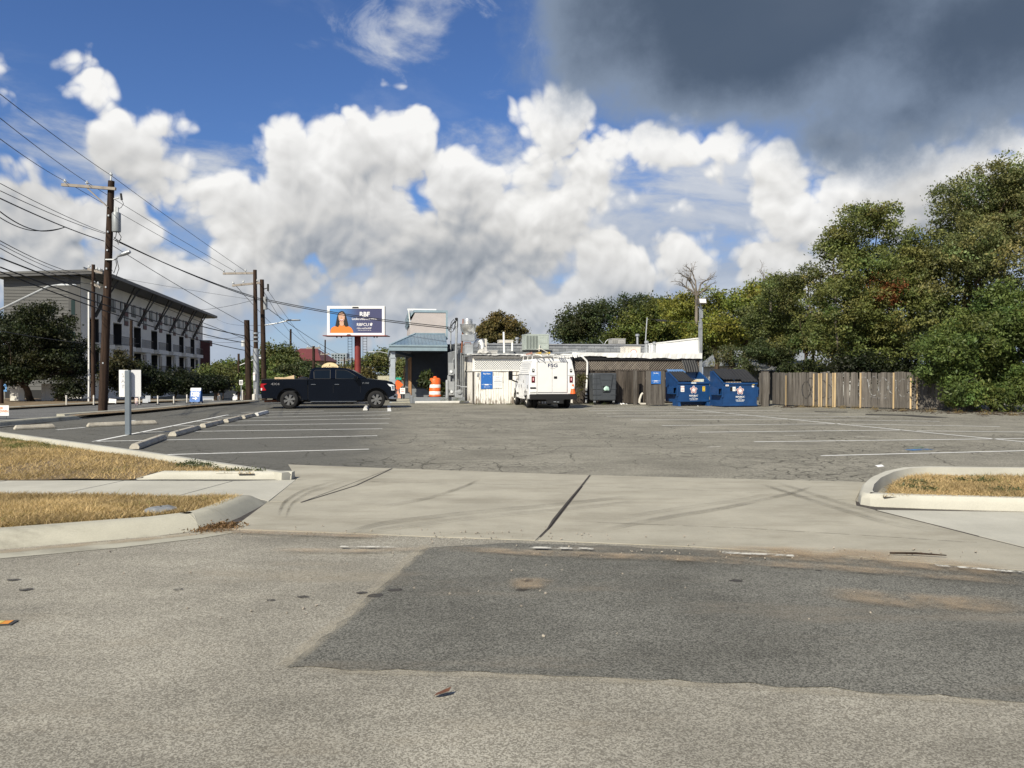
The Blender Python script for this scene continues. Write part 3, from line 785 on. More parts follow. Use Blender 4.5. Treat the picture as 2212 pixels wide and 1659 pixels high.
def weeds(name, label, spots, seed=2, col=((.05, .09, .025), (.10, .13, .04)), h=.16, dens=60):
    r = np.random.default_rng(seed); Vs, Cs = [], []
    for (x, y, z, s) in spots:
        c = G(x, y, z); n = int(dens * s * 3)
        q = r.normal(0, .11 * s, (n, 2)); zz = np.abs(r.normal(0, h * .4 * s, n)) + .005
        p = np.stack([c.x + q[:, 0], c.y + q[:, 1], c.z + zz], 1)
        V, C = leaf_quads(p, r, .014, .035, col); Vs.append(V); Cs.append(C)
    return tag(tri_mesh(name, np.concatenate(Vs), 4, np.concatenate(Cs), M['leaf']), label, 'weeds', kind='stuff')
def leaf_quads(p, r, w0, l0, col, up=.35, nrm=None):
    n = len(p)
    d = r.normal(0, 1, (n, 3)); d[:, 2] -= .25; d /= np.linalg.norm(d, axis=1, keepdims=True)
    u = r.normal(0, 1, (n, 3)); u[:, 2] += up
    if nrm is not None: u += nrm
    s = np.cross(d, u); s /= np.linalg.norm(s, axis=1, keepdims=True) + 1e-9
    k_ = r.uniform(.55, 1.5, n); L = (l0 * k_ * r.uniform(.85, 1.15, n))[:, None]; W = (w0 * k_ * r.uniform(.8, 1.2, n))[:, None]
    V = np.stack([p - d * L * .5, p + s * W * .5 + d * L * .05, p + d * L * .5, p - s * W * .5 + d * L * .05], 1)
    a, b = np.array(col[0]), np.array(col[1]); f = r.random((n, 1))
    return V, (a * f + b * (1 - f)) * r.uniform(.8, 1.2, (n, 1))
weeds('weeds', 'green weeds in the dry grass left of the driveway', [(415, 1003, .07, .8), (450, 1006, .07, .7), (560, 1020, .085, .6), (530, 1018, .085, .6), (500, 1020, .085, .7), (430, 1010, .08, .8), (395, 1008, .07, .7), (470, 1016, .08, .6)], 4, ((.05, .07, .03), (.10, .115, .05)), .10, 90)
weeds('weeds', 'dark weed clumps in the island grass on the right', [(1985, 1046, .13, .9), (2010, 1060, .13, .8), (2075, 1038, .13, .6), (2120, 1040, .13, .7), (2170, 1062, .13, .9), (1960, 1052, .13, .7)], 6, ((.05, .07, .03), (.11, .12, .05)), .08, 60)

# ================================================================== RESTAURANT, SHEDS, FENCES
def frame_of(px, py, th=TH):
    o = G(px, py); return o, Vector((math.cos(th), math.sin(th), 0)), Vector((-math.sin(th), math.cos(th), 0))
BO, BU, BV = frame_of(1022, 873.6)
def loc(px, py, ly=0.0):
    """local x and height of a view direction on the building plane y = ly"""
    d = ray(px, py); C = Vector((0, 0, EYE))
    t = (ly - (C - BO).dot(BV)) / d.dot(BV); w = C + d * t
    return (w - BO).dot(BU), w.z
def bthing(name, label, cat, lx=0.0, ly=0.0, z=0.0, group=None, rz=0.0):
    p = BO + BU * lx + BV * ly
    return thing(name, label, cat, (p.x, p.y, z), TH + rz, group)
M['whiteboard'] = wood('peeling_white_boards', (.36, .31, .26), (.16, .13, .11), .10, .4, paint=(.82, .80, .75), peel=(.57, .66))
M['greyboard'] = wood('weathered_grey_boards', (.172, .158, .142), (.076, .067, .060), .28, .5)
M['darkboard'] = wood('dark_boards', (.105, .09, .076), (.040, .033, .029), .35, .6)
M['newboard'] = wood('new_yellow_boards', (.50, .38, .225), (.37, .27, .15), .22, .2)
M['membrane'] = mk('white_roof_membrane', (.80, .80, .79), .6, 0, .06, 3)
M['darkwall'] = mk('dark_wall', (.028, .036, .048), .7, 0, .2, 2)
M['greywall'] = mk('grey_painted_wall', (.19, .205, .225), .7, 0, .12, 2)
M['utility'] = mk('utility_grey', (.30, .315, .33), .6, .1, .15, 4, dirt=(.2, .2, .2), dirtf=(.6, .8))
M['bluemetal'] = mk('blue_grey_metal', (.20, .285, .36), .38, .35, .14, 1.4)
M['bluetrim'] = mk('blue_trim', (.24, .32, .37), .5, 0, .1)
M['navy'] = mk('navy_ceiling', (.035, .06, .095), .7, 0, .2, 3)
M['stucco'] = mk('pink_grey_stucco', (.44, .395, .38), .85, 0, .06, 1.5, bmp=.15)
M['duct'] = mk('spun_aluminium', (.66, .66, .64), .35, .85, .12, 5)
M['acgreen'] = mk('ac_green_grey', (.33, .37, .34), .6, .1, .12, 3)
M['acgrey'] = mk('ac_grey', (.36, .355, .34), .6, .1, .1, 3)
M['coil'] = flat('ac_coil', (.07, .085, .08), .7)
M['bone'] = mk('bone_paint', (.58, .55, .49), .6, 0, .12, 4)
m_, t_, p_ = base('concrete_block')
oi_ = t_.nodes.new('ShaderNodeObjectInfo')
k_ = mixc(t_, S(t_, oi_.outputs['Random']), (.165, .18, .20), (.30, .315, .335))
k_ = mixc(t_, noise(t_, coords(t_), 9, 6, .7).ss(.3, .75) * .5, k_, (.12, .125, .135))
t_.links.new(k_.k, p_.inputs['Base Color']); p_.inputs['Roughness'].default_value = .95
M['block'] = m_
M['mortar'] = flat('mortar', (.12, .125, .13), .95)

# ---- white plank lean-to with lattice
shed = bthing('lean_to_shed', 'lean-to of peeling white planks with white lattice, left of the white van', 'shed')
xR = loc(1236, 840)[0]; zP = loc(1030, 802)[1]; zL = loc(1030, 775)[1]; zE = loc(1030, 766)[1]; SD = 4.2
plank = None
x = 0.0; i = 0
pm = []
for kk in range(3):
    mb = MB(); w, h = .128, zP - .02 - kk * .012
    mb.add([(-w / 2, 0, .035 + kk * .012), (w / 2, 0, .03), (w / 2, .02, .03), (-w / 2, .02, .035 + kk * .012), (-w / 2, 0, h), (w / 2, 0, h), (w / 2, .02, h), (-w / 2, .02, h)],
           [(3, 2, 1, 0), (4, 5, 6, 7), (0, 1, 5, 4), (1, 2, 6, 5), (2, 3, 7, 6), (3, 0, 4, 7)])
    o = mb.build('plank', M['whiteboard'], shed, bevel=.004); o.location = (.07 + kk * .137, random.uniform(-.006, .006), 0); pm.append(o)
x = .07 + 3 * .137
while x < xR:
    inst(random.choice(pm), shed, (x, random.uniform(-.012, .006), random.uniform(-.02, .0)), (0, random.uniform(-.006, .006), 0)); x += .137
y = .09
while y < SD:
    inst(random.choice(pm), shed, (-.012, y, 0), (0, 0, -math.pi / 2)); y += .137
mb = MB(); mb.box(.02, xR, .04, SD, .02, zE - .03); mb.build('core', M['darkwall'], shed)
mb = MB(); mb.box(-.05, xR, -.035, -.002, zP, zP + .07); mb.box(-.05, -.014, 0, SD, zP, zP + .07); mb.build('rail', M['whiteboard'], shed)
mb = MB(); mb.box(-.04, .055, -.03, -.004, .03, zP); mb.build('corner_board', M['greyboard'], shed)
lat = MB(); lat.box(-.03, xR, -.03, .0, zL - .02, zL + .04); lat.box(-.03, .10, -.025, .005, zP + .07, zL - .02); lat = lat.build('lattice', M['whiteboard'], shed)
Lh = zL - .02 - zP - .07
def slats(parent, x0, x1, zb, zt, step, w, mat, dirs, y0=-.02):
    L = (zt - zb) * math.sqrt(2)
    mb = MB(); mb.obox((0, 0, 0), (w, .008, L)); first = mb.build('slat', mat, parent)
    used = False
    h = zt - zb
    for k, dr in enumerate(dirs):
        c = x0 - h / 2 + step * .3
        while c < x1 + h / 2 - .02:
            a, b = max(x0, c - h / 2), min(x1, c + h / 2)
            if b - a > .03:
                m = (a + b) / 2
                pos = (m, y0 + k * .010, (zb + zt) / 2 + dr * (m - c)); rot = (0, dr * math.pi / 4, 0); sc = (1, 1, (b - a) / h)
                if not used: first.location, first.rotation_euler, first.scale = pos, rot, sc; used = True
                else: inst(first, parent, pos, rot, sc)
            c += step
slats(lat, .10, xR, zP + .07, zL - .02, .118, .036, M['white'], (1, -1))
# side lattice infill boards
mb = MB(); mb.box(-.02, .0, .05, SD, zP + .08, zE - .05); mb.build('side_panel', M['whiteboard'], shed)
def wavy(parent, name, x0, x1, y0, y1, ztop, zlow, mat, amp=.04, n=40, drop=None, seed=1):
    r = random.Random(seed); vs, fs = [], []; a = 0
    for i in range(n + 1):
        x = x0 + (x1 - x0) * i / n; a += r.gauss(0, .35); a *= .75
        zl = zlow + a * amp - (drop(i / n) if drop else 0); zt = ztop + r.gauss(0, .006)
        vs += [(x, y0 + r.gauss(0, .012), zl), (x, y0 - .02, zt), (x, y1, zt + .12), (x, y0 + .04, zl + .01)]
    for i in range(n):
        b = 4 * i; fs += [(b, b + 4, b + 5, b + 1), (b + 1, b + 5, b + 6, b + 2), (b + 3, b + 7, b + 4, b)]
    mb = MB(); mb.add(vs, fs); return mb.build(name, mat, parent)
wavy(shed, 'roof_sheet', -.35, xR - 1.1, -.22, 3.9, zE + .03, zE - .03, M['membrane'], .05, 44, seed=4)
wavy(shed, 'roof_sheet', xR - 1.12, xR + .2, -.24, 3.9, zE + .05, zE - .16, M['membrane'], .06, 18, seed=8)
mb = MB(); mb.box(-.02, xR, -.16, -.10, zL + .045, zE - .05); mb.build('fascia', mk('grey_fascia', (.16, .155, .15), .8), shed)
mb = MB(); mb.obox((.26, -.03, zP - .18), (.09, .02, .20), (0, .3, 0)); mb.build('bracket', M['galv'], shed)

# ---- dark plank shed to the right of the van
x0 = xR + .05; x1 = loc(1512, 840)[0]; zD = loc(1400, 801)[1]; zDL = loc(1400, 780)[1]; zF0 = loc(1400, 774)[1]; zF1 = loc(1400, 762.5)[1]
dsh = bthing('dark_shed', 'dark weathered plank shed with brown lattice and white roof edge', 'shed', x0, 0)
W = x1 - x0
mb = MB(); mb.box(.02, W, .06, 4.0, .02, zF1 - .12); mb.build('core', M['black'], dsh)
mb = MB(); mb.box(-.066, .066, 0, .022, .05, zD); o0 = mb.build('plank', M['darkboard'], dsh, bevel=.004); o0.location = (.07, 0, 0)
x = .21
while x < W:
    inst(o0, dsh, (x, random.uniform(-.012, .012), random.uniform(-.03, .02)), (0, random.uniform(-.008, .008), 0), (1, 1, random.uniform(.97, 1.0))); x += .139
mb = MB(); mb.box(0, W, -.03, -.003, zD, zD + .06); mb.build('rail', M['darkboard'], dsh)
lat = MB(); lat.box(0, W, -.04, -.005, zDL - .02, zDL + .05); lat = lat.build('lattice', M['darkboard'], dsh)
M['latt'] = wood('lattice_grey', (.33, .29, .245), (.20, .17, .145), .2, .2)
mid = W * .55
slats(lat, .12, mid + .3, zD + .06, zDL - .02, .130, .034, M['latt'], (1, -1), -.03)
slats(lat, mid, W, zD + .06, zDL - .02, .135, .036, M['latt'], (1,), -.03)
wavy(dsh, 'roof_edge', -.1, W + .05, -.16, 4.0, zF1, zF0 + .02, M['membrane'], .045, 60, seed=12, drop=lambda f: .02 if f > .25 else -.06)
mb = MB(); mb.box(0, W, -.10, -.05, zDL + .05, zF0 + .03); mb.build('fascia', M['black'], dsh)
# tall white parapet at the right end of the roof
a0, z0 = loc(1438.6, 764, .35); a1, z1 = loc(1513, 764, .35); zt0 = loc(1438.6, 739, .35)[1]; zt1 = loc(1513, 729.8, .35)[1]
mb = MB(); mb.loft([(a0 - x0, z0 - .2), (a1 - x0, z0 - .2), (a1 - x0, zt1), (a0 - x0, zt0)], .3, 3.2)
mb.build('parapet', M['membrane'], dsh)
mb = MB(); mb.loft([(a0 - x0 - .02, zt0 - .03), (a1 - x0 + .02, zt1 - .03), (a1 - x0 + .02, zt1 + .03), (a0 - x0 - .02, zt0 + .03)], .26, 3.24); mb.build('coping', M['white'], dsh)
# drain pipe
dp = bthing('drain_pipe', 'white drainpipe with torn tape at the corner of the dark shed', 'pipe', loc(1267, 840)[0], -.16)
mb = MB(); mb.tube([(-.30, .0, loc(1268, 770)[1]), (-.06, 0, zDL + .02), (0, 0, zDL - .08), (.0, 0, zDL - .5), (-.07, 0, 0.05)], .055, 10); mb.build('pipe', M['white'], dp, True)
for zz, mt in ((1.35, 'utility'), (.62, 'black'), (.40, 'black'), (.25, 'black')):
    mb = MB(); f = (zDL - .5 - zz) / (zDL - .55); mb.cyl((-.07 * max(0, f), 0, zz), (-.07 * max(0, f), 0, zz + .08), .059, n=10); mb.build('tape_band', M[mt], dp)

# ---- concrete block building behind
ly = 4.3
bx0, bz = loc(985, 744.5, ly); bx1, _ = loc(1432, 746, ly); zb1 = loc(1234, 744.8, ly)[1]
blk = bthing('block_building', 'grey concrete block building with flat roof behind the sheds', 'building', bx0, ly)
WB = bx1 - bx0
mb = MB(); mb.box(0, WB, .02, 14, .02, zb1 - .03); mb.build('wall', M['mortar'], blk)
mb = MB(); mb.box(-.05, WB + .05, -.06, 14.05, zb1 - .03, zb1 + .05); mb.build('coping', mk('coping_metal', (.24, .25, .27), .6, .2, .15), blk)
bm_ = MB(); bm_.box(-.195, .195, 0, .03, -.093, .093); b0 = bm_.build('block', M['block'], blk, bevel=.004); first = True
for row in range(4):
    zz = zb1 - .135 - row * .205; x = .2 + (.2 if row % 2 else 0)
    while x < WB - .2:
        if first: b0.location = (x, 0, zz); first = False
        else: inst(b0, blk, (x, random.uniform(-.002, .002), zz))
        x += .40
print('building', round(WB, 2), round(zb1, 2), round(zE, 2), round(zF1, 2), round(W, 2), round(xR, 2))
ZR = zb1 + .05      # block roof

# ---- roof equipment (each its own thing)
def rbox(px0, px1, py0, py1, ly):
    a, zt = loc(px0, py0, ly); b, zb = loc(px1, py1, ly); return a, b, zb, zt
def ac_unit(name, label, px0, px1, py0, py1, ly, dep, mat, panel=.5, fins=True, legs=True):
    a, b, zb, zt = rbox(px0, px1, py0, py1, ly); w = b - a; h = zt - zb
    t = bthing(name, label, 'air conditioner', a, ly, zb)
    mb = MB(); mb.box(0, w, 0, dep, .04, h); mb.build('cabinet', M[mat], t, bevel=.02)
    mb = MB(); mb.box(-.015, w + .015, -.015, dep + .015, h - .05, h + .012); mb.build('lid', M[mat], t, bevel=.01)
    if fins:
        n = max(3, int(w * panel / .14)); sw = w * panel / n
        for i in range(n):
            mb = MB(); mb.box(i * sw + .03, (i + 1) * sw - .015, -.012, -.002, .10, h - .09); g = mb.build('coil_panel', M['coil'], t)
            mb = MB()
            for q in range(6): xx = i * sw + .03 + (sw - .045) * (q + .5) / 6; mb.box(xx - .003, xx + .003, -.02, -.0125, .10, h - .09)
            mb.build('fin', M[mat], g)
        mb = MB(); mb.box(w * panel + .10, w - .08, -.014, -.002, h * .45, h * .72); mb.build('access_panel', M[mat], t, bevel=.006)
    if legs:
        mb = MB(); mb.box(.02, w - .02, .05, .12, -.06, .04); mb.box(.02, w - .02, dep - .12, dep - .05, -.06, .04); mb.build('skid', M['dkmetal'], t)
    return t
big = ac_unit('rooftop_air_conditioner', 'large green-grey rooftop air conditioner above the white van', 1136, 1186, 722, 757, 2.2, 1.3, 'acgreen', .52)
mb = MB(); mb.tube([(.75, -.05, -.05), (.78, -.10, .28), (.80, -.04, .30)], .022, 6); mb.tube([(.62, -.06, .05), (.85, -.12, .10), (1.1, -.12, -.05), (1.25, -.15, -.12)], .018, 6); mb.build('conduit', M['bone'], big)
ac_unit('rooftop_air_conditioner', 'small ribbed air conditioner beside the silver exhaust fan', 1036, 1053, 735, 750.5, 5.4, .6, 'acgreen', .9)
ac_unit('rooftop_air_conditioner', 'small grey air conditioner on the block roof near the vent pipe', 1322, 1351.5, 731.5, 744.5, 5.2, .8, 'acgrey', .42)
low = ac_unit('rooftop_air_conditioner', 'low pale rooftop unit with rusty streaks behind the white vent pipe', 1079, 1109, 734.5, 742.5, 5.2, .9, 'bone', .0, False)
cu = ac_unit('condenser_unit', 'pale condenser box with a red oval badge on the white roof edge', 1349, 1384, 749, 769, .9, .8, 'bone', .0, False)
a, b, zb, zt = rbox(1349, 1384, 749, 769, .9)
w, h = b - a, zt - zb
mb = MB(); mb.lathe([(.0, -.006), (.17, -.006), (.17, 0)], 24, (w * .56, -.004, h * .48), 'Y'); o = mb.build('badge', M['red'], cu); 
for v in o.data.vertices: v.co.z = h * .48 + (v.co.z - h * .48) * .62
mb = MB(); mb.lathe([(.0, -.006), (.145, -.006), (.145, 0)], 24, (w * .56, -.008, h * .48), 'Y'); o = mb.build('badge_face', M['white'], cu)
for v in o.data.vertices: v.co.z = h * .48 + (v.co.z - h * .48) * .58
mb = MB(); mb.box(.0, .035, -.012, -.002, .05, h - .06); mb.box(.20, .215, -.012, -.002, .05, h - .06); mb.build('seam', M['acgrey'], cu)
mb = MB(); mb.tube([(w * .9, -.05, .05), (w + .15, -.1, .12), (w + .28, -.12, .0), (w + .33, -.2, -.3), (w + .30, -.22, -.9)], .04, 8); mb.build('hose', M['black'], cu, True)
mb = MB(); mb.tube([(w * .35, -.1, -.0), (w * .5, -.18, -.25), (w * .62, -.2, -.35), (w * .75, -.18, -.2), (w * .7, -.12, .0)], .015, 6); mb.build('cable', M['acgrey'], cu)

ef = bthing('exhaust_fan', 'silver mushroom exhaust fan on a square box, left end of the roof', 'exhaust fan', *[loc(1011, 737, 2.0)[0], 2.0, loc(1011, 737, 2.0)[1]])
mb = MB(); mb.box(-.36, .34, -.3, .4, 0, .36); mb.build('base_box', M['galv'], ef, bevel=.01)
mb = MB(); mb.lathe([(.24, .36), (.25, .42), (.30, .46), (.40, .60), (.43, .80), (.44, .92), (.41, .95), (.30, .97), (.285, .98)], 24, (0, .05, 0)); mb.build('bowl', M['duct'], ef, True)
mb = MB(); mb.lathe([(.255, .97), (.255, 1.20), (.245, 1.235), (.10, 1.25), (0, 1.25)], 24, (0, .05, 0)); mb.build('motor_cap', M['duct'], ef, True)
mb = MB(); mb.lathe([(.46, .915), (.46, .955)], 24, (0, .05, 0)); mb.build('rim', M['galv'], ef)
def pipe(name, label, pts, r, mat, cat='pipe', group=None, cap=None, n=8):
    p0 = pts[0]; a, z0 = loc(p0[0], p0[1], p0[2])
    t = bthing(name, label, cat, a, p0[2], z0, group)
    q = []
    for (px, py, l) in pts: xx, zz = loc(px, py, l); q.append((xx - a, l - p0[2], zz - z0))
    mb = MB(); mb.tube(q, r, n); mb.build('shaft', M[mat], t, True)
    if cap:
        e = q[-1]; mb = MB(); mb.lathe([(r * 1.05, -.12), (r * 1.9, -.10), (r * 1.9, -.02), (r * 1.2, .03), (0, .04)], 12, e); mb.build('cap', M[mat], t, True)
    return t
pipe('vent_pipe', 'tall thin white vent pipe in front of the block wall', [(1089, 762, 3.2), (1088, 717, 3.2)], .055, 'white')
pipe('vent_pipe', 'short white vent pipe with dark foot before the block wall', [(1106.5, 758, 3.2), (1106.5, 740, 3.2)], .05, 'white')
pipe('vent_pipe', 'silver capped flue on the block roof left of the big air conditioner', [(1117, 742, 5.2), (1117, 729.5, 5.2)], .07, 'galv', cap=1)
pipe('vent_pipe', 'tall grey capped flue on the block roof', [(1377, 745, 5.0), (1377, 722.5, 5.0)], .075, 'galv', cap=1)
pipe('vent_pipe', 'grey vent pipe beside the foot of the antenna mast', [(1396.5, 763, 2.0), (1396.5, 737, 2.0)], .07, 'galv', cap=1)
pipe('vent_pipe', 'grey vent pipe left of the white parapet', [(1413.5, 763, 2.0), (1413.5, 739.5, 2.0)], .06, 'galv', cap=1)
pipe('vent_pipe', 'thin leaning white pipe beside the exhaust fan', [(1029, 737, 3.0), (1024.5, 717, 3.0)], .045, 'white')
pipe('antenna_mast', 'thin leaning grey mast on the roof', [(1393, 763, 2.3), (1395.5, 720, 2.3), (1398, 686, 2.3)], .035, 'galv', 'mast')
pipe('satellite_arm', 'bare satellite dish arm leaning on the roof, left one', [(1304, 744, 5.0), (1294.5, 733.5, 5.0)], .02, 'galv', 'antenna')
pipe('satellite_arm', 'curved satellite dish rim on the roof, right one', [(1306, 744, 5.0), (1308.5, 738, 5.0), (1313, 733.5, 5.0)], .022, 'galv', 'antenna')
t = bthing('duct_elbow', 'white duct elbow beside a beige box behind the lean-to roof', 'duct', *[loc(1034, 752, 2.4)[0], 2.4, loc(1034, 757, 2.4)[1]])
mb = MB(); mb.tube([(-.16, 0, .22), (-.15, 0, .40), (-.05, 0, .52), (.10, 0, .50), (.16, 0, .36), (.18, 0, .1)], .15, 10); mb.build('elbow', M['white'], t, True)
mb = MB(); mb.box(-.02, .50, .25, .7, .1, .68); mb.build('box', M['bone'], t, bevel=.01)
t = bthing('tarp_bundle', 'crumpled grey and white tarp bundle on the lean-to roof', 'tarp', *[loc(1046, 763, 1.2)[0], 1.2, loc(1046, 763, 1.2)[1]])
mb = MB(); r = random.Random(3); mb.lathe([(.05, -.05), (.36, .0), (.34, .10), (.25, .18), (.12, .26), (0, .28)], 14)
mb.v = [(x + r.gauss(0, .03), y + r.gauss(0, .03), z + r.gauss(0, .03)) for x, y, z in mb.v]; mb.build('cloth', mk('tarp', (.42, .41, .39), .7, 0, .4, 6), t, True)
t = bthing('roof_cabinet', 'grey cabinet with red stain at the left end of the lean-to roof', 'cabinet', *[loc(1004, 765, .9)[0], .9, loc(1004, 765, .9)[1]])
mb = MB(); mb.box(0, .46, 0, .5, 0, .52); mb.build('body', M['utility'], t, bevel=.02)
mb = MB(); mb.tube([(.0, .1, .5), (.0, .1, .63), (.34, .1, .63), (.34, .1, .52)], .02, 6); mb.build('pipe_loop', M['rust'], t)
ac_unit('roof_box', 'pair of low grey boxes on the lean-to roof right of the tarp', 1053, 1075, 757, 765.5, 1.4, .5, 'acgrey', 0, False, False)
# ladders lying over the roof right of the van
for k, (pa, pb, lab) in enumerate((((1180, 764), (1266, 758), 'aluminium ladder lying along the roof behind the van, upper one'), ((1205, 769), (1262, 765), 'aluminium ladder lying along the roof behind the van, lower one'))):
    a, za = loc(*pa, .5 + k * .25); b, zb = loc(*pb, .5 + k * .25)
    t = bthing('ladder', lab, 'ladder', a, .5 + k * .25, za, 'ladders on the shed roof')
    for s in (0, .35):
        mb = MB(); mb.beam((0, s, 0), (b - a, s, zb - za), .03, .07); mb.build('rail', M['galv'], t)
    for i in range(7):
        f = (i + .5) / 7; mb = MB(); mb.cyl(((b - a) * f, 0, (zb - za) * f), ((b - a) * f, .35, (zb - za) * f), .015, n=6); mb.build('rung', M['galv'], t)

# ---- floodlight pole
p0 = loc(1514, 800, -.05); zt = loc(1512, 658, -.05)[1]
fl = bthing('floodlight_pole', 'grey square pole with a box floodlight at the corner of the dark shed', 'light pole', p0[0], -.05)
mb = MB(); mb.box(-.085, .085, 0, .17, 0, zt - .95); mb.box(-.06, .06, .02, .14, zt - .95, zt - .15); mb.build('post', M['galv'], fl)
mb = MB(); mb.box(-.11, .02, -.03, .0, zt - 1.35, zt - .9); mb.box(-.05, .10, -.04, .0, zt - .75, zt - .35); mb.build('conduit_box', M['galv'], fl)
mb = MB(); mb.add([(-.24, -.28, zt + .02), (.24, -.28, zt + .02), (.24, .12, zt + .02), (-.24, .12, zt + .02), (-.24, -.16, zt + .36), (.24, -.16, zt + .36), (.24, .12, zt + .30), (-.24, .12, zt + .30)],
                  [(3, 2, 1, 0), (4, 5, 6, 7), (0, 1, 5, 4), (1, 2, 6, 5), (2, 3, 7, 6), (3, 0, 4, 7)]); hd = mb.build('lamp_head', mk('bronze', (.10, .085, .07), .5, .3), fl, bevel=.01)
mb = MB(); mb.add([(-.19, -.275, zt + .08), (.19, -.275, zt + .08), (.19, -.19, zt + .31), (-.19, -.19, zt + .31)], [(0, 1, 2, 3)]); mb.build('lens', M['lens'], hd)
mb = MB(); mb.box(-.03, .03, .02, .10, zt - .15, zt + .03); mb.build('yoke', M['galv'], fl)

# ---- wooden fence panels beside the dumpsters
def fence_panel(name, label, px0, px1, pyt, pyb, mat, th=TH, pw=.14, seed=1, gap=.004, rails=(.3, 1.4), group=None, cap=None):
    a, b = G(px0, pyb[0]), G(px1, pyb[1]); d = b - a; L = d.length
    za, zb_ = P(px0, pyt[0], a.y).z, P(px1, pyt[1], b.y).z
    t = thing(name, label, 'fence', (a.x, a.y, 0), math.atan2(d.y, d.x), group)
    r = random.Random(seed); mb = MB(); mb.box(-pw / 2 + gap, pw / 2 - gap, 0, .02, .03, 1.0); first = mb.build('plank', mat, t, bevel=.003); f0 = True
    x = pw / 2
    while x < L:
        h = za + (zb_ - za) * x / L + r.gauss(0, .012)
        args = ((x, r.gauss(0, .004), 0), (0, r.gauss(0, .006), 0), (1, 1, h))
        if f0: first.location, first.rotation_euler, first.scale = args; f0 = False
        else: inst(first, t, *args)
        x += pw
    for z in rails:
        mb = MB(); mb.box(0, L, .024, .07, z - .045, z + .045); mb.build('rail', mat, t)
    return t, L
fence_panel('plank_gate', 'narrow grey plank gate panel carrying the lower blue pay sign', 1395, 1438, (800, 801), (877.2, 877.0), M['greyboard'], seed=5)
fence_panel('fence', 'dark plank fence between the grey bin and the pay sign panel', 1330, 1397, (801, 802), (873, 873.2), M['darkboard'], seed=6)
t, L = fence_panel('fence', 'open-backed grey fence beyond the second blue dumpster', 1640, 1665, (806, 806), (876, 875.5), M['greyboard'], seed=8)
def post(name, label, px, pyb, pyt, w, mat, cat='post'):
    g = G(px, pyb); z = P(px, pyt, g.y).z
    t = thing(name, label, cat, (g.x, g.y, 0), TH); mb = MB(); mb.box(-w / 2, w / 2, -w / 2, w / 2, 0, z); mb.build('shaft', mat, t, bevel=.006)
    mb = MB(); mb.box(-w / 2 - .008, w / 2 + .008, -w / 2 - .008, w / 2 + .008, z, z + .02); mb.build('cap', mat, t); return t
post('fence_post', 'thick grey fence post right of the second blue dumpster', 1652, 878, 803, .28, M['greyboard'])
post('fence_post', 'grey gate post left of the pay sign panel', 1372, 874.5, 801, .16, M['greyboard'])
# white bent pipe at the foot of the fence
t = thing('bent_pipe', 'cream bent hose lying against the fence foot', 'pipe', G(1382, 875), TH)
mb = MB(); mb.tube([(.35, 0, .06), (.05, 0, .06), (-.02, 0, .12), (0, .02, .30), (.10, .04, .55), (.18, .06, .62)], [.05, .055, .06, .06, .055, .05], 8); mb.build('hose', M['bone'], t, True)

# ---- long graffiti fence on the right
def along(path, s):
    for a, b in zip(path, path[1:]):
        L = (b - a).length
        if s <= L: return a.lerp(b, s / L), math.atan2(b.y - a.y, b.x - a.x)
        s -= L
    return path[-1], math.atan2(path[-1].y - path[-2].y, path[-1].x - path[-2].x)
FP = [G(1668, 874.5), G(1705, 877.5), G(1790, 880), G(1900, 883), G(2010, 885.5), G(2110, 888.5)]
o0 = FP[0]
gf = thing('graffiti_fence', 'long weathered plank fence with faded grey bubble-letter graffiti', 'fence', o0)
total = sum((b - a).length for a, b in zip(FP, FP[1:]))
mb = MB(); mb.box(-.066, .066, 0, .02, .03, 1.0); pf = mb.build('plank', M['greyboard'], gf, bevel=.003); f0 = True; s = .07; r = random.Random(9)
while s < total:
    p, a = along(FP, s); h = 1.70 + r.gauss(0, .018)
    A = (tuple(p - o0), (0, r.gauss(0, .010), a), (1, 1, h))
    if f0: pf.location, pf.rotation_euler, pf.scale = A; f0 = False
    else: inst(pf, gf, *A)
    s += .138
mb = MB()
for z in (.35, 1.35):
    for a, b in zip(FP, FP[1:]):
        n = Vector((-(b - a).y, (b - a).x, 0)).normalized() * .05
        mb.beam(a - o0 + n + Vector((0, 0, z)), b - o0 + n + Vector((0, 0, z)), .04, .09)
mb.build('rail', M['darkboard'], gf)
m_, t_, p_ = base('faded_white_spray')
tr_ = t_.nodes.new('ShaderNodeBsdfTransparent'); mx_ = t_.nodes.new('ShaderNodeMixShader')
p_.inputs['Base Color'].default_value = (.42, .43, .44, 1); p_.inputs['Roughness'].default_value = .8
t_.links.new(noise(t_, wpos(t_), 6, 6, .7).ss(.26, .56).k, mx_.inputs[0]); t_.links.new(p_.outputs[0], mx_.inputs[1]); t_.links.new(tr_.outputs[0], mx_.inputs[2]); t_.links.new(mx_.outputs[0], t_.nodes['Material Output'].inputs[0])
M['spray'] = m_; M['sprayb'] = worn_paint('black_spray', (.035, .035, .037), (.36, .62), 8)
def fence_pt(px, py):
    """point on the fence face seen in a direction"""
    d = ray(px, py)
    for a, b in zip(FP, FP[1:]):
        n = Vector((-(b - a).y, (b - a).x, 0)).normalized(); t = (a - Vector((0, 0, EYE))).dot(n) / d.dot(n); w = Vector((0, 0, EYE)) + d * t
        f = (w - a).dot(b - a) / (b - a).length_squared
        if f <= 1.0 or b is FP[-1]: return w - n * .03
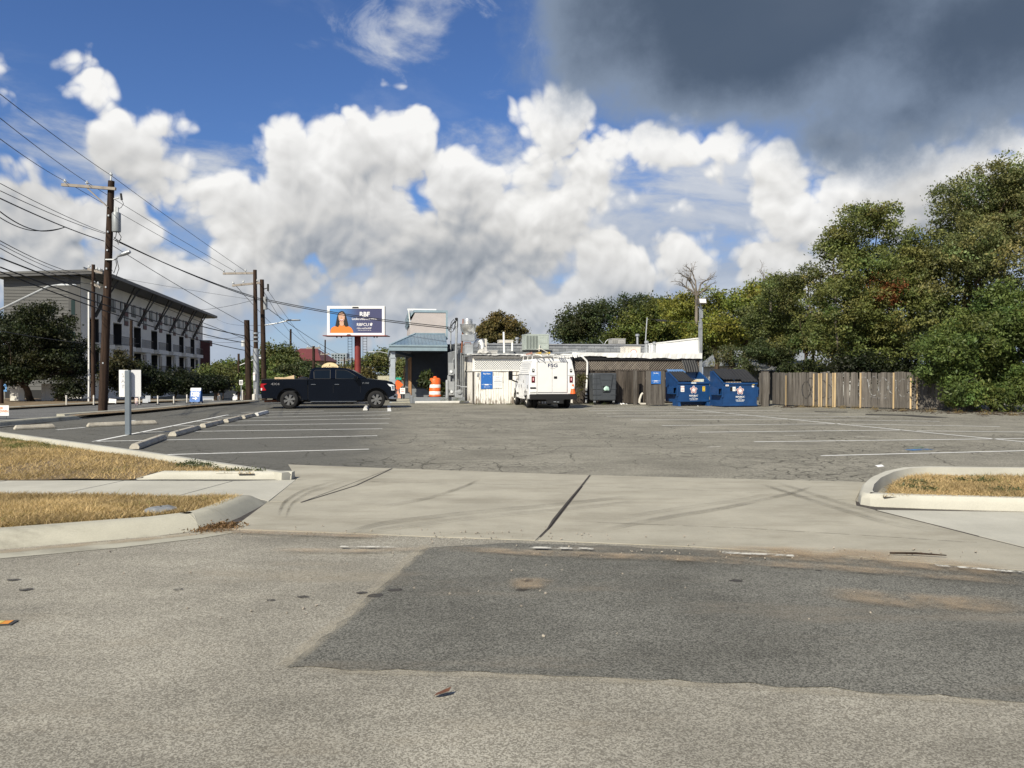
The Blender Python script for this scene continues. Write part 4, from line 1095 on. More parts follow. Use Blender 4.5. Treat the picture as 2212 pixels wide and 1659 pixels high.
def graff(pts, w, mat):
    q = []
    for i in range(len(pts) - 1):
        for k in range(4): q.append((pts[i][0] + (pts[i + 1][0] - pts[i][0]) * k / 4, pts[i][1] + (pts[i + 1][1] - pts[i][1]) * k / 4))
    q.append(pts[-1]); g = [fence_pt(*v) for v in q]; vs = []
    for i, v in enumerate(g):
        d = (g[min(i + 1, len(g) - 1)] - g[max(0, i - 1)]); d = d.normalized() if d.length > 1e-6 else Vector((1, 0, 0))
        s = Vector((0, 0, 1)) if abs(d.z) < .7 else Vector((1, 0, 0)); s = (s - d * s.dot(d)).normalized() * w / 2
        vs += [v - s - o0, v + s - o0]
    mb = MB(); mb.add(vs, [(2 * i, 2 * i + 1, 2 * i + 3, 2 * i + 2) for i in range(len(g) - 1)]); mb.build('graffiti_stroke', mat, gf)
def oval(cx, cy, rx, ry, a0=0, a1=360, n=12): return [(cx + rx * math.cos(R(a0 + (a1 - a0) * i / n)), cy + ry * math.sin(R(a0 + (a1 - a0) * i / n))) for i in range(n + 1)]
for (cx, cy, rx, ry, a0, a1, m_, w) in ((1742, 842, 9, 18, 60, 420, 'sprayb', .05), (1752, 832, 8, 16, 200, 500, 'sprayb', .04), (1762, 848, 10, 17, -30, 250, 'sprayb', .05), (1778, 840, 8, 19, 20, 330, 'sprayb', .04), (1790, 846, 8, 15, -90, 180, 'sprayb', .04),
                                        (1866, 838, 12, 24, 90, 360, 'spray', .05), (1888, 834, 11, 21, 0, 360, 'spray', .04), (1908, 836, 10, 20, 30, 380, 'spray', .05), (1928, 832, 9, 18, -40, 300, 'spray', .04), (1906, 852, 30, 8, 20, 170, 'spray', .03), (1950, 838, 9, 19, 60, 300, 'spray', .04), (1970, 836, 9, 18, 0, 300, 'spray', .04)):
    graff(oval(cx, cy, rx, ry, a0, a1), w, M[m_])
for k, (px, pb, pt) in enumerate(((1699, 877, 811), (1758, 879, 807), (1770, 879.5, 806.5), (1775, 879.5, 806.5), (1786, 880, 806), (1800, 880, 805.5), (1804, 880, 805.5), (1859, 882, 805.5), (1930, 884, 805), (1967, 885, 815), (1981, 885, 815))):
    w = fence_pt(px, 840); a = None
    t = MB(); t.box(-.034, .034, -.03, .0, .02, P(px, pt, w.y).z)
    o = t.build('brace_board', M['newboard'], gf); o.location = Vector((w.x - o0.x, w.y - o0.y - .015, 0))
    o.rotation_euler = (0, random.uniform(-.01, .01), along(FP, (w - o0).length)[1])

# ---- restaurant: street front with hipped metal porch
ro, _, _ = frame_of(890, 864)
RV = 3.2
rest = bthing('restaurant', 'dark painted restaurant with blue metal porch roof and tall parapet', 'restaurant', 0, 0)
cxl, _ = loc(849, 869, RV - .2)
eL, zeb = loc(842, 757.5, RV - .5); eR, _ = loc(966, 757, RV - .5); zet = loc(900, 745.5, RV - .5)[1]
WY = RV + 1.9
wl, _ = loc(889, 860, WY); wr, _ = loc(967, 860, WY)
DEP = 15.0
rl, zr = loc(897, 720.5, RV + 2.3); rr_, _ = loc(962, 720.5, RV + 2.3)
print('rest', eL, eR, zeb, zet, wl, wr, rl, rr_, zr, cxl)
mb = MB(); mb.box(wl, wr + .6, WY, RV + DEP, .75, 3.4); mb.build('wall', M['darkwall'], rest)
mb = MB(); mb.box(wl - .012, wr + .55, WY - .015, RV + DEP - .1, .02, .75); mb.build('wainscot', M['greywall'], rest)
# porch roof: hip at the near end, slope along the street side
y0, y1 = RV - .5, RV + DEP + 1
ins = 2.0
vs = [(eL, y0, zet), (eR, y0, zet), (eR, y1, zet), (eL, y1, zet), (rl, y0 + 2.8, zr), (rr_, y0 + 2.8, zr), (rr_, y1, zr), (rl, y1, zr)]
mb = MB(); mb.add(vs, [(0, 1, 5, 4), (0, 4, 7, 3), (4, 5, 6, 7), (1, 2, 6, 5)]); roof = mb.build('porch_roof', M['bluemetal'], rest)
for i in range(17):
    f = i / 16; x = eL + (eR - eL) * f
    top = min(1.0, (x - eL) / max(1e-3, (rl - eL)))
    z1_ = zet + (zr - zet) * top; y1_ = y0 + 2.8 * top; x1_ = x if top < 1 else x + 0
    mb = MB(); mb.beam((x, y0, zet + .012), (x1_, y1_, z1_ + .012), .03, .03); mb.build('seam', M['bluemetal'], roof)
mb = MB(); mb.beam((eL, y0, zet + .02), (rl, y0 + 2.8, zr + .02), .16, .03); mb.build('hip_cap', M['bluetrim'], roof)
mb = MB(); mb.beam((rl - .05, y0 + 2.8, zr + .015), (rr_, y0 + 2.8, zr + .015), .16, .05); mb.build('ridge_cap', M['bluetrim'], roof)
mb = MB(); mb.box(eL - .03, eR, y0 - .03, y0 + .02, zeb, zet); mb.box(eL - .03, eL + .02, y0 + .021, y1, zeb, zet); mb.build('fascia', M['bluetrim'], rest)
mb = MB(); mb.box(eL - .05, eR + .02, y0 - .08, y0 - .031, zet - .09, zet + .01); mb.build('gutter', M['bluetrim'], rest, bevel=.01)
mb = MB(); mb.box(eL + .02, eR, y0 + .022, y1, zeb - .02, zeb + .03); mb.build('ceiling', M['navy'], rest)
for i in range(22):
    x = eL + .1 + (eR - eL - .2) * i / 21; mb = MB(); mb.box(x - .012, x + .012, y0 + .03, y0 + 3.5, zeb - .032, zeb - .0205); mb.build('ceiling_batten', M['navy'], rest)
mb = MB(); mb.beam((wl + .02, WY - .05, zeb - .25), (eL + .25, y0 + .3, zeb - .05), .10, .16); mb.build('brace', M['navy'], rest)
# porch columns with dark lace brackets
for k, yy in enumerate((RV - .2, RV + 4.5, RV + 9.2)):
    mb = MB(); mb.box(cxl - .13, cxl + .13, yy - .13, yy + .13, .12, zeb); cl_ = mb.build('column', mk('column_blue_grey', (.36, .40, .44), .6, 0, .1) if k == 0 else M['column'], rest, bevel=.015)
    M['column'] = cl_.data.materials[0]
    mb = MB(); mb.box(cxl - .19, cxl + .19, yy - .19, yy + .19, .0, .16); mb.box(cxl - .16, cxl + .16, yy - .16, yy + .16, zeb - .40, zeb - .36); mb.build('plinth', M['column'], cl_)
    mb = MB()
    for q in range(9):
        a = q / 8; mb.tube([(cxl - .13 - .06 * math.sin(a * 9), yy - .1, zeb - .05 - a * .75), (cxl - .17 + .04 * math.cos(a * 14), yy - .1, zeb - .14 - a * .75)], .018, 5)
    mb.build('bracket', M['dkmetal'], cl_)
mb = MB(); mb.box(eL + .1, wl, RV - .5, RV + DEP, -.01, .06); mb.build('porch_floor', M['curb'], rest)
# wooden window frames along the street side
for k in range(3):
    ya = WY + .2 + k * 1.4
    mb = MB(); mb.box(wl - .05, wl - .013, ya, ya + 1.1, .55, 2.55); wf = mb.build('window', M['glass'], rest)
    mb = MB()
    for (a, b, c, d) in ((ya - .05, ya + .04, .5, 2.6), (ya + 1.06, ya + 1.15, .5, 2.6)): mb.box(wl - .08, wl - .051, a, b, c, d)
    mb.box(wl - .08, wl - .051, ya + .04, ya + 1.06, 2.52, 2.6); mb.box(wl - .08, wl - .051, ya + .04, ya + 1.06, .5, .95); mb.build('frame', mk('cedar', (.40, .22, .11), .7, 0, .25, 5) if k == 0 else M['cedar'], wf)
    M['cedar'] = bpy.data.materials['cedar']
mb = MB(); mb.box(wl - .06, wl - .01, WY - .06, WY + .06, .1, 2.75); mb.build('corner_trim', M['cedar'], rest)
# parapet tower
ta, tz = loc(897, 668, RV + 2.9); tb, _ = loc(963, 668, RV + 2.9); zt_ = loc(930, 675, RV + 2.9)[1]
mb = MB(); mb.loft([(ta, zr - .4), (tb, zr - .4), (tb, zt_), (ta, zt_), (ta - .28, zr + .75), (ta - .35, zr - .4)], RV + 2.9, RV + 9.5); mb.build('parapet', M['stucco'], rest)
mb = MB(); mb.box(ta - .1, tb + .12, RV + 2.86, RV + 9.6, zt_, zt_ + .14); mb.box(tb, tb + .12, RV + 2.86, RV + 9.6, zr - .3, zt_); mb.build('parapet_trim', M['bluetrim'], rest)
la, lz = loc(880.5, 669, RV + 3.6)
mb = MB(); mb.loft([(la, zt_ + .02), (ta - .06, zt_ + .02), (ta - .45, zr + .85), (la + .08, zr + .6)], RV + 3.4, RV + 9.4); mb.build('sign_cheek', M['bluetrim'], rest)
mb = MB(); mb.box(la - .02, tb - .55, RV + 3.3, RV + 3.38, zt_ + .142, zt_ + .25); mb.beam((la + .05, RV + 3.34, zt_ + .19), (la + .16, RV + 3.34, zt_ - .95), .05, .10); mb.build('light_rail', M['white'], rest)
# planted corner: low kerb wall, shrub, barrel
ka, _ = loc(892, 868, RV - 1.3); kb, _ = loc(1004, 868, RV - 1.3)
pl = bthing('planter_kerb', 'low grey planter wall at the corner of the restaurant', 'kerb', ka, RV - 1.5)
mb = MB(); mb.box(0, kb - ka, 0, .16, 0, .34); mb.box(-.14, 0, -.02, 1.8, 0, .42); mb.build('wall', M['greywall'], pl, bevel=.02)
mb = MB(); mb.box(.03, kb - ka - .03, .16, 1.8, 0, .30); mb.build('soil', M['soil'], pl)
mb = MB(); mb.box(.1, kb - ka + .6, -.32, -.06, 0, .14); mb.build('stone_edge', M['conc_w'], pl, bevel=.03)
# small sheds of utilities
UW0, _ = loc(966, 850, RV + .3)
ua, _ = loc(968, 850, 2.6); ub, _ = loc(1002, 850, 2.6); zu = loc(985, 752, 2.6)[1]
ut = bthing('utility_wall', 'grey corrugated wall strip packed with conduits beside the lean-to', 'wall', ua, 2.6)
mb = MB(); n = 22; Wd = ub - ua
for i in range(n): x = Wd * i / n; mb.box(x, x + Wd / n * .5, 0, .05, .02, zu - .25 * abs(1 - i / n)); mb.box(x + Wd / n * .5, x + Wd / n, .03, .05, .02, zu - .25 * abs(1 - i / n))
mb.build('sheet', M['utility'], ut)
for k, (x, z0, z1, rr) in enumerate(((.12, .2, 1.9, .025), (.28, .3, 2.4, .03), (.40, .35, 2.9, .035), (.50, .4, 2.7, .025), (.60, .3, 2.95, .04), (.72, .3, 2.8, .03), (.82, .3, 2.6, .025), (.90, .3, 2.5, .02))):
    mb = MB(); mb.tube([(x, -.05, z0), (x, -.05, z1), (x + .06, -.03, z1 + .1)], rr, 6); mb.build('conduit', M['utility'], ut)
for k, (x0_, x1_, z0, z1, d) in enumerate(((.0, .30, 1.55, 2.25, .18), (.26, .44, 1.62, 1.9, .15), (.0, .34, .42, 1.2, .2), (.40, .58, .75, 1.35, .15), (-.05, .12, 1.2, 1.55, .12))):
    mb = MB(); mb.box(x0_, x1_, -.08 - d, -.08, z0, z1); b_ = mb.build('meter_box', M['utility'], ut, bevel=.01)
    if k in (0, 2): mb = MB(); mb.lathe([(.0, -.05), (.07, -.05), (.08, 0)], 12, ((x0_ + x1_) / 2, -.08 - d, z0 + .2), 'Y'); mb.build('meter_dial', M['lens'], b_)
wp = pipe('service_mast', 'grey electric service mast with looped black cables beside the restaurant', [(985, 850, 2.3), (985, 760, 2.3), (986.5, 700, 2.3), (987, 690, 2.3)], .07, 'galv', 'mast')
sa, sz = loc(985, 850, 2.3); 
def mast_pt(px, py): x, z = loc(px, py, 2.25); return (x - sa, -.05, z - sz)
mb = MB()
for pts in ([(986, 692), (978, 698), (976, 708), (981, 712), (985, 704)], [(985, 694), (974, 704), (971, 713), (966, 707), (962, 705)], [(987, 690), (983, 700), (979, 715), (974, 718), (968, 712)], [(984, 698), (980, 690), (975, 696), (973, 706)], [(988, 691), (989, 705), (986, 710)]):
    mb.tube([mast_pt(*q) for q in pts], .022, 5)
mb.build('cable_loop', M['wire'], wp)
mb = MB(); mb.obox(mast_pt(986, 689), (.16, .16, .14)); mb.build('weatherhead', M['wire'], wp, bevel=.03)
pipe('service_mast', 'thin dark conduit rising left of the grey service mast', [(973.5, 764, RV + .2), (974, 700, RV + .2)], .035, 'utility', 'mast')
pipe('rusty_pipe', 'thin rusty pipe rising beside the exhaust fan', [(997, 762, 2.2), (999.5, 720, 2.2), (1001, 689, 2.2)], .05, 'rust')
gm = bthing('gas_meter', 'grey gas meter with round regulator at the lean-to corner', 'gas meter', *[loc(991, 866, .9)[0], .9, .3])
mb = MB(); mb.box(-.22, .22, -.12, .12, .0, .42); mb.build('body', M['utility'], gm, bevel=.05, seg=2)
mb = MB(); mb.tube([(-.15, 0, .42), (-.15, 0, .68), (.05, 0, .68), (.12, 0, .62), (.45, 0, .62)], .035, 8); mb.build('pipework', M['utility'], gm, True)
mb = MB(); mb.lathe([(.0, -.2), (.12, -.18), (.14, -.1), (.06, -.02)], 14, (.02, 0, .35), 'Y'); mb.build('regulator', M['utility'], gm, True)
bo = bthing('bollard', 'grey steel bollard in front of the dark restaurant wall', 'bollard', *[loc(966, 868, RV - 1.7)[0], RV - 1.7, 0])
mb = MB(); mb.lathe([(.085, 0), (.085, 1.25), (.07, 1.29), (.0, 1.31)], 14); mb.build('post', M['utility'], bo, True)
# construction barrel
br = bthing('traffic_barrel', 'orange traffic barrel with white bands in front of the dark wall', 'barrel', *[loc(940, 868, RV - 1.0)[0], RV - .95, .30])
M['orange'] = mk('safety_orange', (.80, .13, .02), .5, 0, .08)
M['orangeb'] = mk('reflective_white', (.75, .72, .70), .35, 0, .08)
zz = 0; prof = [(.37, 0), (.37, .10)]
secs = [('body', 0, .18, .345, 'orange'), ('band', .18, .37, .335, 'orangeb'), ('body', .37, .56, .325, 'orange'), ('band', .56, .74, .315, 'orangeb'), ('body', .74, 1.06, .30, 'orange')]
for nm, a, b, rr, mt in secs:
    mb = MB(); mb.lathe([(rr, a), (rr * .985, b - .025), (rr * .94, b)], 22); mb.build(nm, M[mt], br, True)
mb = MB(); mb.lathe([(.28, 1.06), (.22, 1.10), (.10, 1.11), (.09, 1.19), (0, 1.2)], 16); mb.build('handle', M['orange'], br, True)
mb = MB(); mb.lathe([(.42, 0), (.42, .06), (.36, .08)], 22); mb.build('base_ring', M['black'], br)

# ================================================================== VEHICLES
M['carblack'] = mk('black_car_paint', (.0025, .0038, .0075), .12, 0, .1, 2, spec=.25)
M['carwhite'] = mk('white_car_paint', (.80, .80, .80), .35, 0, .03, 2, coat=.3)
M['carsilver'] = mk('silver_car_paint', (.55, .57, .60), .3, .3, .04, 2, coat=.5)
M['trim'] = mk('dark_trim', (.016, .017, .019), .55, 0, .2)
def arc(cx, cz, r, a0, a1, n=10): return [(cx + r * math.cos(R(a0 + (a1 - a0) * i / n)), cz + r * math.sin(R(a0 + (a1 - a0) * i / n))) for i in range(n + 1)]
def wheel(parent, x, y, r, w, side, rim='alloy', spokes=6, along='X'):
    """side -1: outer face towards -y"""
    mb = MB(); h = w / 2
    mb.lathe([(r * .64, -h), (r * .88, -h), (r * .965, -h * .82), (r, -h * .5), (r, h * .5), (r * .965, h * .82), (r * .88, h), (r * .64, h)], 32, (0, 0, 0), 'Y', cap=False)
    ty = mb.build('wheel', M['rubber'], parent, True)
    ty.location = (x, y, r); 
    if along == 'Y': ty.rotation_euler = (0, 0, math.pi / 2)
    mb = MB(); mb.lathe([(r * .66, -h * .6), (r * .66, h * .6)], 28, (0, 0, 0), 'Y', cap=False); mb.lathe([(.0, side * h * .3), (r * .64, side * h * .3)], 28, (0, 0, 0), 'Y'); mb.build('rim_barrel', M['dkmetal'], ty)
    mb = MB(); yo = side * h * .80
    mb.lathe([(r * .655, yo), (r * .60, yo * 1.06), (r * .58, yo * .8)], 28, (0, 0, 0), 'Y', cap=False)
    for k in range(spokes):
        a = 2 * math.pi * k / spokes + .26; c, s = math.cos(a), math.sin(a); p = (-s, c)
        pts = [(r * .12, .07 * r * 1.2), (r * .60, .145 * r * 1.2)]
        vs = []
        for (q, ww) in pts:
            for sg in (-1, 1):
                for yy in (yo * .96, yo * .70): vs.append((c * q + p[0] * ww * sg, yy, s * q + p[1] * ww * sg))
        mb.add(vs, [(0, 2, 6, 4), (1, 5, 7, 3), (0, 4, 5, 1), (2, 3, 7, 6), (4, 6, 7, 5)])
    mb.lathe([(.0, yo * 1.02), (r * .13, yo * .98), (r * .16, yo * .7)], 14, (0, 0, 0), 'Y')
    mb.build('rim', M[rim], ty)
    return ty
# ---------------------------------------------------------------- black crew-cab pickup
g0 = G(625.5, 883.3)
ax, ay = Vector((math.cos(TH), math.sin(TH), 0)), Vector((-math.sin(TH), math.cos(TH), 0))
org = g0 - ax * 1.317 + ay * .86
tk = thing('pickup_truck', 'black crew-cab pickup truck parked sideways on the left stalls', 'pickup truck', (org.x, org.y, .004), TH)
RW, FW, WR = 1.317, 5.29, .415
HW = 1.0
def tw(x, z): return HW - (z - .9) * .035
side_lo = ([(.10, .50), (.06, .72), (.07, 1.28), (.14, 1.36), (2.14, 1.37), (2.14, .42), (1.95, .42)] + arc(RW, WR, .545, -2, 182, 14) + [(.72, .48)])
for sg in (-1, 1):
    mb = MB(); mb.loft(side_lo, lambda x, z: sg * tw(x, z), lambda x, z: sg * (tw(x, z) - .09)); mb.build('bed_side', M['carblack'], tk)
mb = MB(); mb.box(.10, 2.10, -.90, .90, .80, .86); mb.box(2.06, 2.14, -.90, .90, .862, 1.36); mb.build('bed_floor', M['trim'], tk)
mb = MB(); mb.box(.06, .13, -.905, .905, .72, 1.34); mb.build('tailgate', M['carblack'], tk, bevel=.02)
mb = MB(); mb.box(.10, 2.12, -1.0 + .035, -.88, 1.366, 1.392); mb.box(.10, 2.12, .88, .965, 1.366, 1.392); mb.build('bed_rail', M['trim'], tk)
cab = ([(2.17, .38), (2.17, 1.37), (4.80, 1.40), (5.2, 1.36), (5.75, 1.31), (6.02, 1.245), (6.13, 1.14), (6.16, .95), (6.14, .62), (5.98, .55), (5.86, .50)] + arc(FW, WR, .545, 8, 176, 14) + [(4.62, .38)])
mb = MB(); mb.loft(cab, lambda x, z: -tw(x, z), lambda x, z: tw(x, z)); body = mb.build('body', M['carblack'], tk)
gh = [(2.20, 1.38), (2.26, 1.78), (2.36, 1.89), (2.60, 1.925), (3.60, 1.925), (3.92, 1.885), (4.16, 1.80), (4.88, 1.395)]
def gw(x, z): return .955 - max(0, z - 1.38) * .30
mb = MB(); mb.loft(gh, lambda x, z: -gw(x, z), lambda x, z: gw(x, z)); mb.build('cab_roof', M['carblack'], tk, bevel=.03, seg=2)
M['pane'] = glass('tinted_glass', (.006, .009, .012), .05)
M['pane'].node_tree.nodes['Principled BSDF'].inputs['Specular IOR Level'].default_value = .32
def win(poly, name='window', off=.006, mt='pane'):
    for sg in (-1, 1):
        mb = MB(); mb.loft(poly, lambda x, z: sg * (gw(x, z) + off), lambda x, z: sg * (gw(x, z) - .02)); o = mb.build(name, M[mt], tk)
        rim = MB(); k = len(poly)
        for i in range(k):
            a, b = poly[i], poly[(i + 1) % k]
            rim.beam((a[0], sg * (gw(*a) + off + .002), a[1]), (b[0], sg * (gw(*b) + off + .002), b[1]), .022, .022)
        rim.build('frame', M['trim'], o)
win([(2.44, 1.40), (2.42, 1.72), (2.48, 1.80), (3.17, 1.81), (3.17, 1.40)])
win([(3.42, 1.40), (3.42, 1.81), (3.84, 1.80), (4.00, 1.75), (4.32, 1.55), (4.36, 1.44), (4.10, 1.39)])
mb = MB()
for sg in (-1, 1): pass
vs = [(4.18, -.80, 1.805), (4.18, .80, 1.805), (4.865, .90, 1.415), (4.865, -.90, 1.415)]
mb.add([(x + .006, y, z + .012) for x, y, z in vs], [(0, 1, 2, 3)]); mb.build('windshield', M['pane'], tk)
mb = MB(); mb.add([(2.185, -.80, 1.44), (2.185, .80, 1.44), (2.255, .74, 1.80), (2.255, -.74, 1.80)], [(0, 3, 2, 1)]); mb.build('rear_window', M['pane'], tk)
for (x, z0, z1, w) in ((2.155, .45, 1.36, .014), (3.30, .45, 1.36, .010), (4.55, .50, 1.36, .010)):
    mb = MB(); 
    for sg in (-1, 1): mb.box(x, x + w, sg * (HW + .0015) - .004, sg * (HW + .0015) + .004, z0, z1 - .25)
    mb.build('door_seam', M['black'], tk)
for (a, b, zz) in ((2.24, 4.62, .69), (2.24, 4.55, .52)):
    mb = MB()
    for sg in (-1, 1): mb.box(a, b, sg * (HW - .0) - .006, sg * (HW - .0) + .006, zz - .012, zz + .012)
    mb.build('body_crease', M['trim'], tk)
for sg in (-1, 1):
    for x in (2.40, 3.47):
        mb = MB(); mb.box(x - .10, x + .10, min(sg * (HW + .005), sg * (HW + .035)), max(sg * (HW + .005), sg * (HW + .035)), 1.115, 1.15); mb.build('door_handle', M['chrome'], tk, bevel=.008)
    mb = MB(); mb.obox((4.36, sg * 1.14, 1.42), (.16, .22, .26), (0, 0, sg * .15)); o = mb.build('mirror', M['carblack'], tk, bevel=.04, seg=2)
    mb = MB(); mb.obox((4.42, sg * 1.00, 1.34), (.10, .14, .06)); mb.build('mirror_arm', M['trim'], o)
    mb = MB(); mb.box(2.28, 4.40, min(sg * 1.0, sg * 1.10), max(sg * 1.0, sg * 1.10), .315, .36); mb.build('running_board', M['chrome'], tk, bevel=.015)
    mb = MB(); mb.box(2.3, 4.4, min(sg * .80, sg * .9), max(sg * .80, sg * .9), .28, .40); mb.build('rocker', M['black'], tk)
    # wheel flares
    for cx in (RW, FW):
        mb = MB(); A = arc(cx, WR, .60, 4, 176, 14); B = arc(cx, WR, .54, 4, 176, 14)
        mb.loft(A + B[::-1], sg * (HW + .022), sg * (HW - .03)); mb.build('fender_flare', M['carblack'], tk, bevel=.01)
    # tail lamp
    mb = MB(); mb.loft([(.045, .84), (.30, .86), (.17, 1.08), (.33, 1.17), (.05, 1.17)], sg * (HW - .02), sg * (HW + .012)); tl = mb.build('tail_light', M['red'], tk, bevel=.008)
    mb = MB(); mb.loft([(.06, .86), (.11, .86), (.12, .97), (.06, .97)], sg * (HW + .0125), sg * (HW + .018)); mb.build('reverse_lens', M['lens'], tl)
    # headlamp
    mb = MB(); mb.loft([(5.80, 1.16), (6.13, 1.10), (6.14, .84), (6.00, .84), (5.98, 1.00), (5.90, 1.04)], lambda x, z: sg * (tw(x, z) - .05), lambda x, z: sg * (tw(x, z) + .012)); hl = mb.build('headlight', M['lens'], tk, bevel=.008)
    mb = MB(); mb.loft([(6.03, .88), (6.11, .88), (6.11, 1.06), (6.00, 1.07)], lambda x, z: sg * (tw(x, z) + .0125), lambda x, z: sg * (tw(x, z) + .016)); mb.build('reflector', M['chrome'], hl)
mb = MB(); mb.box(6.14, 6.20, -.62, .62, .66, 1.13); gr = mb.build('grille', M['trim'], tk, bevel=.02)
for zz in (.78, .90, 1.02): mb = MB(); mb.box(6.20, 6.235, -.60, .60, zz - .025, zz + .025); mb.build('grille_bar', M['chrome'], gr, bevel=.008)
mb = MB(); mb.loft([(5.80, .68), (6.27, .69), (6.30, .62), (6.29, .46), (6.22, .42), (5.86, .44)], lambda x, z: -(1.0 - max(0, x - 6.0) * .35), lambda x, z: 1.0 - max(0, x - 6.0) * .35); fb = mb.build('front_bumper', M['chrome'], tk, bevel=.02)
mb = MB(); mb.box(5.9, 6.24, -.80, .80, .30, .42); mb.build('air_dam', M['black'], tk)
for sg in (-1, 1): mb = MB(); mb.box(6.10, 6.24, min(sg * .90, sg * .945), max(sg * .90, sg * .945), .50, .60); mb.build('fog_light', M['black'], fb)
mb = MB(); mb.box(-.06, .20, -.98, .98, .48, .68); mb.build('rear_bumper', M['chrome'], tk, bevel=.025)
mb = MB(); mb.tube([(.9, -.55, .38), (.30, -.62, .36), (.18, -.70, .35)], .05, 8); mb.build('exhaust', M['rust'], tk)
mb = MB(); mb.box(.5, 5.6, -.45, .45, .30, .46); mb.cyl((RW, -.8, WR), (RW, .8, WR), .09); mb.cyl((FW, -.8, WR), (FW, .8, WR), .07); mb.build('chassis', M['black'], tk)
for cx in (RW, FW):
    mb = MB(); mb.box(cx - .60, cx + .60, -.70, .70, .36, 1.02); mb.build('wheel_well', M['black'], tk)
for (x, y, sg) in ((RW, -.86, -1), (RW, .86, 1), (FW, -.86, -1), (FW, .86, 1)): wheel(tk, x, y, WR, .27, sg)
text('badge', 'F-150', .075, M['chrome'], tk, (4.80, -1.003, 1.19), bold=.02, sx=1.3)
M['decal'] = flat('grey_decal', (.16, .16, .17), .5)
text('decal', '4X4', .11, M['decal'], tk, (.70, -1.003, 1.15), bold=.02, sx=1.5)
mb = MB(); mb.box(4.30, 4.44, -1.004, -.999, .73, .755); mb.build('fender_badge', M['chrome'], tk)
# cargo in the bed
bx = thing('cardboard_box', 'flattened tan cardboard carton standing in the pickup bed', 'box', org + ax * 1.15 + ay * .1 + Vector((0, 0, 1.30)), TH)
M['card'] = mk('cardboard', (.62, .47, .29), .85, 0, .08)
mb = MB(); mb.loft([(-.30, .0), (.32, .0), (.30, .27), (-.30, .12)], -.3, .3); mb.build('carton', M['card'], bx)
bx = thing('cardboard_box', 'low brown carton lying behind the tan one in the pickup bed', 'box', org + ax * .72 + ay * .3 + Vector((0, 0, 1.30)), TH)
mb = MB(); mb.loft([(-.20, 0), (.25, 0), (.25, .15), (-.20, .17)], -.2, .3); mb.build('carton', M['card'], bx)
bx = thing('tarp_roll', 'black tarp heap in the pickup bed behind the cab', 'tarp', org + ax * 1.85 + ay * .1 + Vector((0, 0, 1.25)), TH)
mb = MB(); mb.lathe([(.36, 0), (.33, .10), (.22, .19), (.08, .23), (0, .235)], 12); mb.v = [(x + random.gauss(0, .02), y + random.gauss(0, .02), z + random.gauss(0, .015)) for x, y, z in mb.v]; mb.build('cloth', M['black'], bx, True)

# ---------------------------------------------------------------- sedans
def sedan(label, loc_, rz, paint, group=None, name='parked_car'):
    t = thing(name, label, 'car', loc_, rz, group)
    W2 = .89
    lo = ([(.05, .35), (.0, .60), (.06, .88), (.35, .97), (1.2, .98), (3.3, .96), (4.1, .84), (4.42, .72), (4.5, .50), (4.42, .30), (4.05, .28)] + arc(3.62, .32, .37, 0, 180, 10) + [(3.1, .24), (1.4, .24)] + arc(.92, .32, .37, 0, 180, 10) + [(.4, .30)])
    f = lambda x, z: W2 - max(0, z - .6) * .12 - max(0, x - 3.7) * .12 - max(0, .6 - x) * .1
    mb = MB(); mb.loft(lo, lambda x, z: -f(x, z), f); mb.build('body', paint, t, bevel=.04, seg=2)
    g = [(.55, .95), (1.15, 1.38), (1.6, 1.46), (2.3, 1.45), (2.75, 1.36), (3.45, .94)]
    fg = lambda x, z: .80 - max(0, z - .95) * .34
    mb = MB(); mb.loft(g, lambda x, z: -fg(x, z), fg); mb.build('cabin', paint, t, bevel=.03, seg=2)
    for sg in (-1, 1):
        for poly in ([(.95, 1.0), (1.28, 1.33), (1.85, 1.38), (1.85, 1.0)], [(1.93, 1.0), (1.93, 1.38), (2.3, 1.37), (2.66, 1.28), (3.1, 1.0)]):
            mb = MB(); mb.loft(poly, lambda x, z: sg * (fg(x, z) + .006), lambda x, z: sg * (fg(x, z) - .02)); mb.build('window', M['pane'], t)
        mb = MB(); mb.obox((2.85, sg * .93, 1.0), (.12, .16, .12)); mb.build('mirror', paint, t, bevel=.03)
        mb = MB(); mb.loft([(4.02, .80), (4.36, .70), (4.36, .60), (4.1, .66)], lambda x, z: sg * (f(x, z) - .06), lambda x, z: sg * (f(x, z) + .006)); mb.build('headlight', M['lens'], t)
        mb = MB(); mb.loft([(.02, .70), (.3, .78), (.3, .88), (.05, .84)], lambda x, z: sg * (f(x, z) - .06), lambda x, z: sg * (f(x, z) + .006)); mb.build('tail_light', M['red'], t)
    mb = MB(); mb.add([(2.80, -.66, 1.345), (2.80, .66, 1.345), (3.42, .74, .975), (3.42, -.74, .975)], [(0, 1, 2, 3)]); mb.v = [(x + .01, y, z + .016) for x, y, z in mb.v]; mb.build('windshield', M['pane'], t)
    mb = MB(); mb.add([(.62, -.72, 1.0), (.62, .72, 1.0), (1.12, .66, 1.36), (1.12, -.66, 1.36)], [(0, 1, 2, 3)]); mb.v = [(x - .012, y, z + .012) for x, y, z in mb.v]; mb.build('rear_window', M['pane'], t)
    for cx in (.92, 3.62): mb = MB(); mb.box(cx - .40, cx + .40, -.64, .64, .26, .74); mb.build('wheel_well', M['black'], t)
    mb = MB(); mb.box(4.44, 4.50, -.45, .45, .34, .50); mb.box(4.40, 4.46, -.40, .40, .58, .66); mb.build('grille', M['black'], t)
    for (x, y, sg) in ((.92, -.78, -1), (.92, .78, 1), (3.62, -.78, -1), (3.62, .78, 1)): wheel(t, x, y, .32, .21, sg, spokes=7)
    return t
